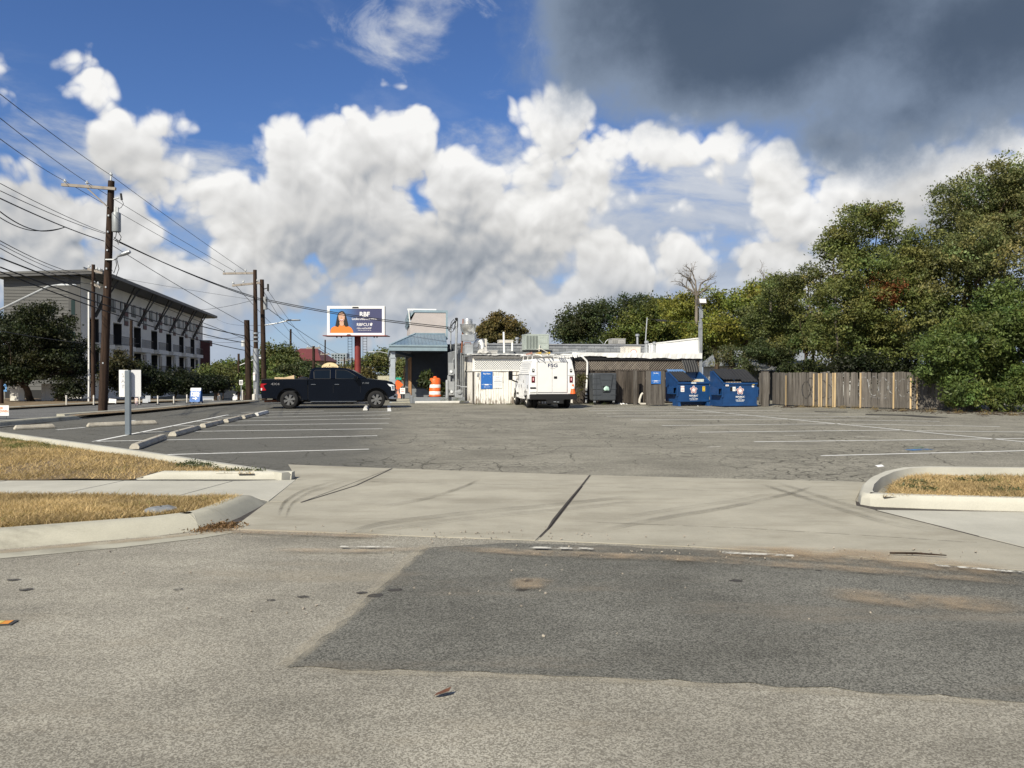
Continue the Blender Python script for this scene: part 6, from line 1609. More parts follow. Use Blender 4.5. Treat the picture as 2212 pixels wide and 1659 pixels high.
q = MB(); q.box(LB - 2.2, LB + .1, -1.6, -.05, 6.6, 7.6); q.box(LB - 2.3, LB - 1.9, -1.6, -.05, 1.8, 6.6); q.build('red_bay', M['maroon'], apt)
q = MB(); 
for i in range(12): q.box(4 + i * .3, 4.06 + i * .3, 1.0, 1.06, 12.0, 13.0)
q.box(4, 7.6, .98, 1.08, 12.9, 13.0); q.box(4.2, 7.2, 2, 3.4, 11.6, 12.6); q.build('roof_plant', M['utility'], apt)

# ================================================================== UTILITY POLES
def insulator(mb, p, r=.07):
    p = Vector(p); mb.lathe([(.02, 0), (.02, .06), (r, .08), (r * .9, .13), (r * .5, .15), (r * .55, .19), (0, .21)], 8, p)
def upole(name, label, base_, top, r0=.17, r1=.12, mat='pole', steel=None, group='wooden utility poles'):
    b = Vector(base_); t_ = Vector(top) - b
    o = thing(name, label, 'utility pole', b, 0, group)
    mb = MB(); n = 8; mb.tube([t_ * (i / n) if i else t_ * (-.25 if b.y > 46 and b.x < -9 else -.01) for i in range(n + 1)], [r0 + (r1 - r0) * i / n for i in range(n + 1)], 14); sh = mb.build('shaft', M[mat], o, True)
    if steel: q = MB(); q.tube([t_ * 0, t_ * steel], [r0 + .03, r0 + .02], 14); q.build('steel_sleeve', M['galv'], o, True)
    return o, b, t_
def arm(o, b, p, q, z_ins=(), w=.11, name='crossarm', brace=None):
    p, q = Vector(p) - b, Vector(q) - b; mb = MB(); mb.beam(p, q, w, w * 1.1); a = mb.build(name, M['arm'], o)
    for f in z_ins: m2 = MB(); insulator(m2, p.lerp(q, f) + Vector((0, 0, w * .5))); m2.build('insulator', M['insul'], a)
    if brace: m2 = MB(); m2.beam(p.lerp(q, brace[0]) - Vector((0, 0, .06)), Vector(brace[1]) - b, .05, .05); m2.build('brace', M['arm'], a)
    return a
Y1 = G(222, 888).y
p1, b1, t1 = upole('utility_pole', 'tall brown utility pole with transformer and cobra lamp, nearest on the left', G(222, 888), P(240.5, 391, Y1), .19, .13)
arm(p1, b1, P(133.5, 399, Y1 - .2), P(250, 408, Y1 - .2), (.06, .47), brace=(.47, P(232.5, 447, Y1 - .16)))
q = MB(); q.beam(P(239, 392, Y1) - b1, P(240, 380, Y1) - b1, .05, .05); insulator(q, P(240, 382, Y1) - b1); q.build('top_pin', M['insul'], p1)
tc_ = P(251.5, 480, Y1 - .05) - b1
q = MB(); q.lathe([(.0, -.42), (.17, -.42), (.18, -.38), (.18, .36), (.15, .42), (0, .43)], 16, tc_); tr = q.build('transformer', mk('transformer_grey', (.27, .29, .30), .5, .2, .08), p1, True)
q = MB(); q.lathe([(.05, 0), (.06, .1), (.04, .24), (0, .25)], 8, tc_ + Vector((-.04, 0, .42))); q.lathe([(.05, 0), (.05, .22), (0, .25)], 8, tc_ + Vector((.06, 0, .42))); q.build('bushing', M['insul'], tr)
q = MB(); q.tube([P(246, 430, Y1) - b1, P(257, 427.5, Y1) - b1], .03, 6); q.build('cutout_arm', M['insul'], p1)
q = MB(); q.tube([P(261, 418, Y1) - b1, P(263, 432, Y1) - b1], .05, 6); q.tube([P(263, 432, Y1) - b1, P(267, 440, Y1) - b1, P(262, 448, Y1) - b1, P(255, 452, Y1) - b1], .012, 5); q.build('fuse_cutout', M['wire'], p1)
q = MB()
for pts in ([(252, 500), (250, 512), (245, 518)], [(255, 500), (262, 512), (258, 522), (252, 516), (256, 528)], [(246, 512), (254, 520), (262, 518)], [(240, 580), (246, 590), (252, 572), (250, 560)], [(240, 592), (250, 600), (257, 580), (252, 558)]): q.tube([P(x, y, Y1 - .1) - b1 for x, y in pts], .016, 5)
q.build('cable_drop', M['wire'], p1)
q = MB(); q.tube([P(228, 561, Y1 - .2) - b1, P(246, 561, Y1 - .2) - b1, P(253, 557, Y1 - .2) - b1, P(256, 549, Y1 - .2) - b1], .035, 6); la = q.build('lamp_arm', M['galv'], p1)
lc = P(269, 548, Y1 - .2) - b1; q = MB(); q.lathe([(0, -.30), (.06, -.29), (.10, -.1), (.115, .12), (.08, .26), (0, .28)], 12, (0, 0, 0), 'X'); q.v = [(x, y, z * .8) for x, y, z in q.v]; lo_ = q.build('lamp_head', M['galv'], la, True); lo_.location = lc; lo_.rotation_euler = (0, -.35, 0)
for zz in (2.1, 5.4, 6.2, 7.0, 7.8, 8.5):
    q = MB(); q.obox(t1 * (zz / t1.z) + Vector((.02, -.16, 0)), (.06, .05, .07)); q.build('bolt_plate', M['galv'], p1)
Y2 = G(201, 870.5).y
p2, b2, t2 = upole('utility_pole', 'slim dark pole with white conduit in front of the apartment block', G(201, 870.5), P(201.6, 571.5, Y2), .115, .09)
q = MB(); q.tube([Vector((-.17, -.14, 0)), Vector((-.15, -.14, 1.0)), Vector((-.13, -.12, t2.z * .80))], .05, 8); q.build('conduit', M['white'], p2, True)
arm(p2, b2, P(190, 581, Y2), P(222, 590, Y2), (.1, .6, .8)); arm(p2, b2, P(197, 612, Y2), P(218, 621, Y2), (.3, .7))
Y3 = G(554, 866).y
p3, b3, t3 = upole('utility_pole', 'double-armed utility pole with grey steel lower part left of the billboard', G(554, 866), P(550.7, 583, Y3), .15, .11, steel=.40)
arm(p3, b3, P(482, 591, Y3), P(553, 590, Y3), (.02, .35, .68)); arm(p3, b3, P(502, 617, Y3), P(562, 611, Y3), (.03, .4, .9))
for f in (.45, .48, .51): q = MB(); q.tube([t3 * f, t3 * (f + .012)], .17, 12); q.build('band', M['galv'], p3)
Y4 = 49.0
p4, b4, t4 = upole('utility_pole', 'dark utility pole with long lamp arm just behind the pickup tail', (P(571, 808, Y4).x, Y4, 0), P(565.7, 604, Y4), .17, .13)
q = MB(); q.tube([P(569, 703, Y4) - b4, P(600, 698, Y4) - b4, P(625, 692, Y4) - b4], .04, 6); la = q.build('lamp_arm', M['galv'], p4)
q = MB(); q.lathe([(0, -.5), (.1, -.45), (.13, 0), (.1, .4), (0, .48)], 12, (0, 0, 0), 'X'); q.v = [(x, y, z * .45) for x, y, z in q.v]; o = q.build('lamp_head', M['galv'], la, True); o.location = P(634, 691.5, Y4) - b4
q = MB(); q.lathe([(0, -.4), (.14, -.4), (.14, .4), (0, .42)], 12, P(573, 655, Y4) - b4); q.build('transformer', M['utility'], p4, True)
q = MB(); q.tube([P(568, 625, Y4) - b4, P(578, 622, Y4) - b4], .03, 6); q.obox(P(579, 621, Y4) - b4, (.1, .1, .45)); q.build('cutout_arm', M['wire'], p4)
Y5 = G(538, 866).y
p5, b5, t5 = upole('utility_pole', 'short leaning dark pole left of the double-armed pole', G(538, 866), P(533, 691.5, Y5), .19, .16)
q = MB(); q.lathe([(0, -.18), (.13, -.18), (.13, .18), (0, .18)], 10, P(526, 742, Y5) - b5); q.build('splice_box', M['insul'], p5)
for (pb, pt, Y, lab, rr, ar) in (((627, 808), (628, 711), 95, 'far thin pole in front of the red-roofed building', .15, None), ((677.5, 808), (677.5, 747.5), 78, 'far pole with crossarm right of the red-roofed building', .17, ((662, 752), (692, 751.5))), ((701.5, 808), (702.5, 734), 110, 'far thin pole with low crossarm beside the tower block', .12, ((692, 765.5), (712, 765))),
                                 ((760.5, 808), (760.5, 772), 120, 'far short pole right of the tower block', .14, ((752, 776), (768, 776))), ((744, 808), (744, 772), 130, 'far pole in front of the tower block', .16, ((735, 778), (753, 778))), ((515.5, 808), (515.5, 764), 75, 'dark far pole with lamp arm before the green trees', .13, None), ((1.5, 866), (1.5, 820), 40, 'dark pole at the left edge under the tree', .14, None), ((283, 808), (283.5, 692), 58, 'weathered grey pole in front of the apartment balconies', .13, None), ((874, 808), (873, 790), 70, 'thin far pole seen below the porch', .07, None)):
    bb = P(*pb, Y); o, b_, t_ = upole('utility_pole', lab, (bb.x, Y, 0), P(*pt, Y), rr, rr * .8)
    if ar: arm(o, b_, P(*ar[0], Y), P(*ar[1], Y), (.1, .5, .9), .14)
    if 'lamp arm' in lab:
        q = MB(); q.tube([P(516, 790, Y) - b_, P(545, 778, Y) - b_, P(560, 774, Y) - b_], .05, 6); q.build('lamp_arm', M['galv'], o)
        q = MB(); q.lathe([(0, -.4), (.12, -.35), (.14, .2), (0, .4)], 10, P(564, 773.5, Y) - b_, 'X'); q.build('lamp_head', M['insul'], o, True)
# street lamps on separate posts
def street_lamp(label, base_, pts, head):
    b = Vector(base_); o = thing('street_lamp', label, 'street lamp', b, 0, 'street lamps')
    q = MB(); q.tube([Vector((0, 0, 0))] + [Vector(v) - b for v in pts], [.09] + [.05] * (len(pts) - 1) + [.035], 8); q.build('post', M['utility'], o, True)
    q = MB(); q.lathe([(0, -.42), (.09, -.4), (.13, -.05), (.11, .32), (0, .40)], 12, (0, 0, 0), 'X'); q.v = [(x, y, z * .5) for x, y, z in q.v]; h = q.build('lamp_head', M['insul'], o, True); h.location = Vector(head) - b
YL = 33.0
street_lamp('long-armed street lamp reaching in over the apartment gable from the left', (P(-70, 808, YL).x, YL, 0), [P(-70, 703, YL), P(0, 669, YL), P(60, 640, YL), P(104, 619, YL), P(136, 614, YL)], P(146, 616.5, YL))
street_lamp('street lamp beside the porch column against the sky', (P(855, 808, 85).x, 85, 0), [P(855, 772, 85), P(840, 764, 85), P(822, 760, 85), P(812, 760, 85)], P(805, 760.5, 85))
street_lamp('street lamp at the far roof corner of the apartment block', (P(425, 808, 145).x, 145, -1.9), [P(425, 702, 145), P(432, 694, 145), P(446, 689, 145), P(455, 688, 145)], P(461, 687.5, 145))

# ================================================================== OVERHEAD WIRES
def wire(label, pts, r=.012, sag=.0, name='overhead_wire'):
    """pts: world points; a sagging span between each pair"""
    q = MB(); L = []
    for a, b in zip(pts, pts[1:]):
        a, b = Vector(a), Vector(b); d = (b - a).length
        for i in range(13): f = i / 12; L.append(a.lerp(b, f) - Vector((0, 0, 4 * f * (1 - f) * sag * d)))
    q.tube([p for i, p in enumerate(L) if i == 0 or (p - L[i - 1]).length > 1e-6], r, 5)
    return tag(q.build(name, M['wire']), label, 'wire', 'overhead wires')
NR = 15.0
for k, (l0, at, nx, lab) in enumerate((((0, 203), (240, 379), (531, 586.5), 'top wire over the nearest pole'), ((0, 255), (188.5, 394), (508, 586.5), 'wire on the inner crossarm insulator of the nearest pole'), ((0, 300), (139, 390.5), (485, 586.5), 'wire on the outer crossarm insulator of the nearest pole'))):
    a = P(*at, Y1); d = P(l0[0], l0[1], NR * 1.35) - a
    wire(lab, [a + d, a, P(*nx, Y3)], .011, .004)
for (l0, at, lab, Yn, rr) in (((0, 396), (228, 503), 'thin wire meeting the nearest pole below the transformer', 22, .011), ((0, 412), (227, 505), 'second thin wire meeting the nearest pole below the transformer', 22, .012), ((0, 428.5), (225, 521), 'cable meeting the nearest pole above its lamp', 22, .02)):
    wire(lab, [P(*l0, Yn), P(*at, Y1)], rr, .006)
q1, q2, q3 = P(0, 457, 22), P(88, 499, 27), P(141, 490, 29.5)
wire('slack looped cable hanging left of the nearest pole', [q1, q2, q3], .018, .02)
wire('second slack looped cable hanging left of the nearest pole', [P(0, 470, 22), P(70, 498, 26), P(141, 490.5, 29.5)], .015, .015)
for (l0, at, Yn, Yf, lab, rr, sg) in (((0, 520), (196, 596), 24, Y2, 'wire from the left to the slim dark pole, upper', .014, .01), ((0, 527), (197, 603), 24, Y2, 'wire from the left to the slim dark pole, middle', .011, .01), ((0, 536), (198, 614), 24, Y2, 'wire from the left to the slim dark pole, lower', .014, .01),
                                     ((0, 557), (531, 726), 24, Y5, 'thick cable from the left to the short leaning pole, upper', .026, .012), ((0, 577), (530, 741), 24, Y5, 'thick cable from the left to the short leaning pole, middle', .024, .012), ((0, 587), (530, 757), 24, Y5, 'thick cable from the left to the short leaning pole, lower', .022, .012),
                                     ((0, 715), (300, 742), 30, 60, 'low cable crossing the dark tree at the far left', .016, .008), ((244, 531), (531, 700), Y1, Y5, 'cable from the nearest pole to the short leaning pole', .014, .006),
                                     ((201, 600), (533, 733), Y2, Y5, 'cable from the slim dark pole to the short leaning pole', .016, .008), ((201, 590), (566, 650), Y2, Y4, 'wire from the slim dark pole past the apartment roof', .008, .006)):
    wire(lab, [P(*l0, Yn), P(*at, Yf)], rr, sg)
mast_w = P(977, 707, 43.2)
for k, (ya, yb, yc, yd) in enumerate(((519, 641, 645, 707.5), (522, 644, 648, 711))):
    wire(('upper' if k == 0 else 'lower') + ' heavy cable sagging from the nearest pole to the restaurant mast', [P(248 + 10 * k, ya, Y1), P(550, yb, Y3), P(567, yc, Y4), P(962, yd - 2, 43.2), P(975, yd, 43.2)], .024, .012)
for (a, Ya, b, Yb, lab, rr, sg) in (((417, 670), 60, (548, 648), Y3, 'wire with a loop from the apartment roof to the double-armed pole', .012, .008), ((466, 687.5), 145, (563, 703), Y4, 'wire from the far street lamp to the lamp-arm pole', .012, .004),
                                    ((574, 663), Y4, (760, 776), 120, 'wire from the lamp-arm pole down to the far poles', .02, .006), ((553, 600), Y3, (628, 720), 95, 'wire from the upper crossarm to the far thin pole', .016, .004), ((505, 612), Y3, (626, 735), 95, 'wire from the lower crossarm to the far thin pole', .016, .004), ((577, 625), Y4, (677, 755), 78, 'wire from the lamp-arm pole to the far crossarm pole', .012, .006),
                                    ((538, 712), Y5, (572, 720), Y4, 'short wire between the leaning pole and the lamp-arm pole', .012, .01), ((538, 745), Y5, (560, 757), Y3, 'short cable from the leaning pole to the steel sleeve', .016, .01), ((628, 715), 95, (680, 752), 78, 'far wire between thin pole and crossarm pole', .02, .01), ((690, 752), 78, (760, 775), 120, 'far wire passing the tower block', .02, .01), ((440, 727), 62, (530, 727), Y5, 'thin wire behind the short leaning pole, upper', .01, .008), ((440, 736), 62, (548, 735), Y3, 'thin wire behind the short leaning pole, lower', .01, .008),
                                    ((1398, 688), 46, (1511, 697), 43, 'thin wire from the roof mast to the floodlight pole', .012, .012), ((1511, 697), 43, (1640, 699), 47, 'thin wire from the floodlight pole into the trees', .012, .012), ((760, 785), 120, (845, 790), 90, 'far thin wire behind the red billboard post', .02, .01)):
    wire(lab, [P(*a, Ya), P(*b, Yb)], rr, sg)
sb = thing('cable_splice', 'black splice case hanging on the wire right of the roof mast', 'splice case', P(1429, 692, 45), 0); q = MB(); q.tube([(-.32, 0, .02), (-.25, 0, 0), (.25, 0, -.02), (.32, 0, -.03)], [.02, .06, .06, .02], 8); q.build('case', M['wire'], sb)

# ================================================================== BILLBOARD
YB = 98.0
bl, br_ = P(707.4, 724.8, YB), P(830.6, 661.4, YB); WBd, HBd = br_.x - bl.x, br_.z - bl.z
bb = thing('billboard', 'white-framed billboard on a red post with a smiling woman in orange', 'billboard', (bl.x, YB, 0), 0)
Z0 = bl.z
q = MB(); q.box(0, WBd, 0, .7, Z0, Z0 + HBd); q.build('cabinet', M['dkmetal'], bb)
fx, fz = WBd * .042, HBd * .085
q = MB(); q.box(-.02, WBd + .02, -.08, -.001, Z0 - .02, Z0 + fz); q.box(-.02, WBd + .02, -.08, -.001, Z0 + HBd - fz, Z0 + HBd + .02); q.box(-.02, fx, -.08, -.001, Z0 + fz + .001, Z0 + HBd - fz - .001); q.box(WBd - fx, WBd + .02, -.08, -.001, Z0 + fz + .001, Z0 + HBd - fz - .001); q.build('frame', flat('billboard_white', (.82, .82, .82), .5), bb)
m_, t_, p_ = base('poster_blue')
sx_ = t_.nodes.new('ShaderNodeSeparateXYZ'); t_.links.new(coords(t_), sx_.inputs[0])
k_ = mixc(t_, S(t_, sx_.outputs[0]).ss(WBd * .10, WBd * .62), (.055, .22, .52), (.045, .05, .13)); t_.links.new(k_.k, p_.inputs['Base Color']); p_.inputs['Roughness'].default_value = .6
q = MB(); q.box(fx, WBd - fx, -.03, -.0005, Z0 + fz, Z0 + HBd - fz); ps = q.build('poster', m_, bb)
U = lambda zx: (zx - 160) / (2000 - 160) * WBd
V_ = lambda zy: Z0 + HBd - (zy - 128) / (1075 - 128) * HBd
def flatpoly(name, pts, y, mat, parent): q = MB(); q.loft([(U(a), V_(b)) for a, b in pts], y - .004, y + .004); return q.build(name, mat, parent)
ell = lambda cx, cy, rx, ry, n=20: [(cx + rx * math.cos(2 * math.pi * i / n), cy + ry * math.sin(2 * math.pi * i / n)) for i in range(n)]
M['hair'] = flat('print_hair', (.018, .012, .010), .6); M['skin'] = flat('print_skin', (.60, .36, .25), .6); M['sweater'] = flat('print_orange', (.72, .21, .035), .6); M['lips'] = flat('print_lips', (.38, .05, .05), .6)
flatpoly('printed_hair', [(415, 760), (440, 640), (470, 480), (500, 370), (555, 305), (625, 280), (690, 300), (745, 370), (775, 480), (810, 620), (838, 760), (790, 790), (720, 780), (560, 780), (480, 795)], -.036, M['hair'], ps)
flatpoly('printed_sweater', [(255, 998), (260, 900), (300, 820), (380, 780), (500, 765), (560, 745), (640, 770), (720, 745), (780, 770), (880, 790), (940, 840), (985, 920), (995, 998)], -.045, M['sweater'], ps)
flatpoly('printed_neck', [(550, 640), (690, 640), (690, 740), (640, 765), (560, 745)], -.054, M['skin'], ps)
flatpoly('printed_hair_lock', [(415, 765), (470, 560), (520, 600), (545, 700), (520, 790), (480, 798)], -.060, M['hair'], ps); flatpoly('printed_hair_lock', [(838, 765), (790, 560), (715, 600), (700, 720), (730, 785), (790, 792)], -.060, M['hair'], ps)
flatpoly('printed_face', [(515, 440), (540, 370), (590, 335), (640, 335), (700, 380), (722, 450), (715, 540), (690, 610), (650, 660), (610, 668), (565, 630), (530, 560)], -.066, M['skin'], ps)
flatpoly('printed_mouth', [(552, 545), (620, 560), (692, 545), (672, 595), (620, 618), (572, 598)], -.075, M['lips'], ps); flatpoly('printed_teeth', [(565, 553), (620, 566), (680, 552), (660, 580), (620, 588), (585, 578)], -.084, M['signwhite'], ps)
for cx in (565, 668):
    flatpoly('printed_eye', ell(cx, 455, 22, 9), -.075, M['signwhite'], ps); flatpoly('printed_pupil', ell(cx, 455, 9, 9), -.084, M['hair'], ps); flatpoly('printed_brow', [(cx - 32, 425), (cx, 410), (cx + 32, 422), (cx, 420)], -.075, M['hair'], ps)
flatpoly('printed_nose', [(612, 470), (630, 520), (600, 522)], -.075, flat('print_nose', (.50, .28, .19), .6), ps)
def btxt(body, zx, zy, h, sx=1.0, bold=.03): text('lettering', body, h / (1075 - 128) * HBd, M['signwhite'], ps, (U(zx), -.036, V_(zy)), bold=bold, sx=sx)
btxt('RBF', 1360, 395, 150, 1.0, .035); btxt('Looks Different Here.', 1355, 540, 72, .92, .025); btxt('RBFCU', 1300, 725, 95, 1.0, .015); btxt('rbfcu.org/GetRBF', 1345, 840, 46, 1.05, .015); btxt('Federally Insured by NCUA', 1355, 905, 28, 1.0, .0)
flatpoly('printed_star', [(1520, 775), (1545, 725), (1510, 690), (1555, 690), (1575, 650), (1590, 690), (1620, 672), (1600, 725), (1590, 775), (1565, 745)], -.036, M['signwhite'], ps)
q = MB(); q.box(U(968), U(1170), -.11, -.081, V_(192), V_(150)); q.build('name_plate', M['black'], bb)
q = MB(); q.loft([(U(785), V_(1080)), (U(945), V_(1080)), (U(905), V_(1040)), (U(830), V_(1040))], -.5, -.1); q.build('floodlight', M['black'], bb)
M['redpost'] = mk('red_post', (.20, .03, .028), .6, .1, .2, .8)
q = MB(); q.box(U(85), U(2130), -1.3, 1.2, V_(1105), V_(1082)); q.build('catwalk', M['redpost'], bb)
q = MB(); 
for zx in (520, 665, 1710, 1800): q.box(U(zx) - .06, U(zx) + .06, -1.1, -.9, V_(1160), V_(1106))
q.build('lamp_bracket', M['black'], bb)
q = MB(); q.cyl((U(1115), .35, 0), (U(1115), .35, V_(1106)), .40, n=20); q.build('post', M['redpost'], bb, True)
for sg in (-1, 1):
    q = MB(); xx = U(1115) + sg * .95; zl = P(765, 780, YB).z
    q.tube([(xx - .25, .2, zl), (xx - .25, .2, V_(1110))], .03, 5); q.tube([(xx + .25, .2, zl), (xx + .25, .2, V_(1110))], .03, 5)
    n = 9
    for i in range(n): z = zl + (V_(1110) - zl) * (i + .2) / n; q.box(xx - .25, xx + .25, .18, .22, z, z + .04)
    q.beam((xx, .2, zl), (U(1115), .35, zl + .1), .05, .05); q.build('ladder', M['dkmetal'], bb)

# ================================================================== STREET SIGNS
def post_sign(name, label, base_, h, w, z0, z1, face, mat='galv', rz=0.0, lines=(), r=.03, back=None):
    t = thing(name, label, 'sign', base_, rz); q = MB(); q.tube([(0, .03, 0), (0, .03, h)], r, 8); q.build('post', M[mat], t)
    q = MB(); q.box(-w / 2, w / 2, -.01, 0, z0, z1); pn = q.build('panel', face, t, bevel=.004)
    for (body, x, z, hh, mt, sx) in lines: text('lettering', body, hh, mt, pn, (x, -.0125, z), bold=.02, sx=sx)
    return t, pn
g = G(276, 940)
bs = thing('parking_sign', 'blank white folded sign seen from behind on a grey post', 'sign', g, 0)
q = MB(); q.box(-.075, .075, -.02, .07, 0, P(276, 800, g.y).z); q.build('post', mk('blue_grey_post', (.16, .19, .22), .5, .3, .1), bs, bevel=.02)
zt, zb = P(276, 799, g.y).z, P(276, 857.5, g.y).z
M['signback'] = flat('sign_back_white', (.70, .70, .71), .5)
for x0_, x1_, dd in ((-.275, -.01, -.05), (.05, .28, .06)):
    q = MB(); q.add([(x0_, .10 + (0 if dd < 0 else 0), zb), (x1_, .10 + dd, zb), (x1_, .10 + dd, zt), (x0_, .10, zt), (x0_, .115, zb), (x1_, .115 + dd, zb), (x1_, .115 + dd, zt), (x0_, .115, zt)], [(0, 1, 2, 3), (7, 6, 5, 4), (0, 4, 5, 1), (1, 5, 6, 2), (2, 6, 7, 3), (3, 7, 4, 0)]); q.build('panel', M['signback'], bs)
M['ghost'] = flat('ghost_print', (.58, .58, .60), .6)
for i, ch in enumerate('SAT'): text('ghost_letter', ch, .105, M['ghost'], bs, (-.165, .062, zt - .14 - i * .15), rot=(math.pi / 2, 0, R(-10)), bold=.0, ext=.001)
g = G(424, 876.5)
ph = thing('sidewalk_sign', 'blue A-frame sign reading park here with a white arrow', 'sign', (g.x, g.y, .12), 0)
hh = P(424, 838, g.y).z - .12
for s in (-1, 1):
    q = MB(); q.add([(-.26, s * .22, .08), (.26, s * .22, .08), (.26, s * .03, hh), (-.26, s * .03, hh), (-.26, s * .22 - s * .02, .08), (.26, s * .22 - s * .02, .08), (.26, s * .03 - s * .02, hh), (-.26, s * .03 - s * .02, hh)], [(0, 1, 2, 3), (7, 6, 5, 4), (0, 4, 5, 1), (1, 5, 6, 2), (2, 6, 7, 3), (3, 7, 4, 0)]); q.build('board', M['signblue'], ph)
    q = MB(); q.box(-.25, -.21, s * .22 - .02, s * .22 + .02, 0, .1); q.box(.21, .25, s * .22 - .02, s * .22 + .02, 0, .1); q.build('leg', M['black'], ph)
tilt = math.atan2(.19, hh - .08); fy = lambda z: -.22 + .19 * (z - .08) / (hh - .08) - .006
q = MB(); z0, z1 = hh * .83, hh; q.add([(-.262, fy(z0), z0), (.262, fy(z0), z0), (.262, fy(z1), z1), (-.262, fy(z1), z1)], [(0, 1, 2, 3)]); q.build('header', M['signwhite'], ph)
for body, fz_, h_ in (('PARK', .68, .13), ('HERE', .52, .13)): text('lettering', body, h_, M['signwhite'], ph, (0, fy(hh * fz_) - .004, hh * fz_), rot=(math.pi / 2 - tilt, 0, 0), bold=.05, sx=1.02)
q = MB(); zc = hh * .33
ar = [(-.13, -.02), (.02, -.02), (.02, -.07), (.13, 0), (.02, .07), (.02, .02), (-.13, .02)]
q.add([(x * 1.05, fy(zc + z) - .006, zc + z * 1.2) for x, z in ar], [tuple(range(7))]); q.build('arrow', M['signwhite'], ph)
q = MB(); q.box(-.14, .14, fy(hh * .17) - .004, fy(hh * .17) - .003, hh * .16, hh * .18); q.box(-.11, .11, fy(hh * .13) - .004, fy(hh * .13) - .003, hh * .12, hh * .135); q.build('print_bar', M['bluepanel'], ph)
# campaign sign at the left edge
ys = thing('yard_sign', 'white campaign yard sign with orange lettering at the left edge', 'sign', G(-4, 905), 0); Yy = G(-4, 905).y
x0_, z1_ = P(-40, 875.5, Yy).x - G(-4, 905).x, P(0, 875.5, Yy).z; x1_, z0_ = P(19.5, 898, Yy).x - G(-4, 905).x, P(0, 898, Yy).z
q = MB(); q.box(x0_, x1_, -.01, 0, z0_, z1_); pn = q.build('panel', M['signwhite'], ys)
M['orangetext'] = flat('orange_print', (.75, .25, .10), .6)
hz = z1_ - z0_
text('lettering', 'BER', hz * .22, M['orangetext'], pn, (x1_ - .30, -.0125, z0_ + hz * .72), bold=.03); text('lettering', 'ODWIN', hz * .24, M['orangetext'], pn, (x1_ - .22, -.0125, z0_ + hz * .42), bold=.03, sx=.9)
q = MB(); q.box(x1_ - .35, x1_ - .05, -.0125, -.0101, z0_ + hz * .18, z0_ + hz * .21); q.build('print_bar', M['bluepanel'], pn)
q = MB(); q.tube([(x0_ + .1, .01, 0), (x0_ + .1, .01, z1_ - .05)], .006, 5); q.tube([(x1_ - .1, .01, 0), (x1_ - .1, .01, z1_ - .05)], .006, 5); q.build('stake', M['dkmetal'], ys)
def lawn_sign(label, x0, x1, y0, y1, yb, face, tilt=0.0, txt=None):
    g = G((x0 + x1) / 2, yb); w = P(x1, y1, g.y).x - P(x0, y1, g.y).x; za, zb = P(x0, y1, g.y).z, P(x0, y0, g.y).z
    t = thing('yard_sign', label, 'sign', g, 0); q = MB(); q.obox((0, 0, (za + zb) / 2), (w, .01, zb - za), (0, tilt, 0)); pn = q.build('panel', face, t)
    for s in (-.3, .3): q = MB(); q.tube([(s * w, .01, 0), (s * w, .01, (za + zb) / 2)], .006, 5); q.build('stake', M['dkmetal'], t)
    q = MB(); q.obox((0, -.008, (za + zb) / 2), (w * .7, .002, (zb - za) * .12), (0, tilt, 0)); q.build('print_bar', M['paletext'], pn)
lawn_sign('small tilted white yard sign right of the tall brown pole', 235, 251, 861.5, 871, 874, M['signwhite'], .10)
lawn_sign('small narrow orange and white sign below the folded white sign', 291.5, 297.5, 859.5, 875, 879, flat('pink_print', (.75, .55, .48), .6))
lawn_sign('grey yard sign in the shade of the trees, front of a pair', 308, 320, 861.5, 870, 873, M['paletext'])
lawn_sign('taller grey yard sign in the shade, rear of a pair', 314, 325, 854.5, 868, 872, flat('dim_sign', (.40, .42, .46), .6))
for (x, y0, y1, lab) in ((143.5, 853.7, 878.4, 'white delineator post beside the big dark tree'), (202.5, 853.5, 876.5, 'white delineator post left of the tall brown pole'), (301.5, 855, 875, 'white delineator post right of the folded white sign'), (341, 854.5, 874.2, 'white delineator post in front of the dark hedge, middle'), (375.5, 855.5, 873.5, 'white delineator post in front of the dark hedge, right'), (404, 852, 871.5, 'white delineator post left of the blue park sign'), (551.5, 840, 866.5, 'thin white marker post left of the pickup tail'), (524, 842, 866, 'thin white marker post beside the lane sign')):
    g = G(x, y1); t = thing('delineator_post', lab, 'post', g, 0, 'white delineator posts'); h = P(x, y0, g.y).z; q = MB(); q.lathe([(.036, 0), (.036, h - .03), (.025, h), (0, h)], 10); q.build('tube', M['bone'], t, True); q = MB(); q.lathe([(.039, h * .72), (.039, h * .84)], 10); q.build('band', M['orangeb'], t); q = MB(); q.lathe([(.1, 0), (.1, .03), (.05, .05)], 10); q.build('foot', M['black'], t)
g = G(548.8, 867); t = thing('bollard', 'cream round bollard at the foot of the double-armed pole', 'bollard', g, 0); h = P(548, 851, g.y).z; q = MB(); q.lathe([(.11, 0), (.11, h - .05), (.07, h), (0, h)], 14); q.build('post', M['bone'], t, True)
g = G(521, 868.5); t, pn = post_sign('lane_sign', 'white square sign with two black arrows before the leaning pole', g, P(521, 822, g.y).z, .21, P(521, 831.5, g.y).z, P(521, 821, g.y).z, M['signwhite'])
zc = P(521, 826.3, g.y).z
for s in (-1, 1): q = MB(); q.add([(s * .045 + a, -.013, zc + b) for a, b in ((-.02, -.10), (.02, -.10), (.02, .02), (.045, .02), (0, .10), (-.045, .02), (-.02, .02))], [tuple(range(7))]); q.build('arrow', M['black'], pn)
g = b3 + Vector((-.05, -.25, 0)); post_sign('no_parking_sign', 'narrow white no-parking sign strapped to the grey pole sleeve', g, P(550, 804, g.y).z, .13, P(550, 822, g.y).z, P(550, 804.5, g.y).z, M['signwhite'], lines=(('P', 0, P(550, 809, g.y).z, .09, M['signred'], 1.0),), r=.012)
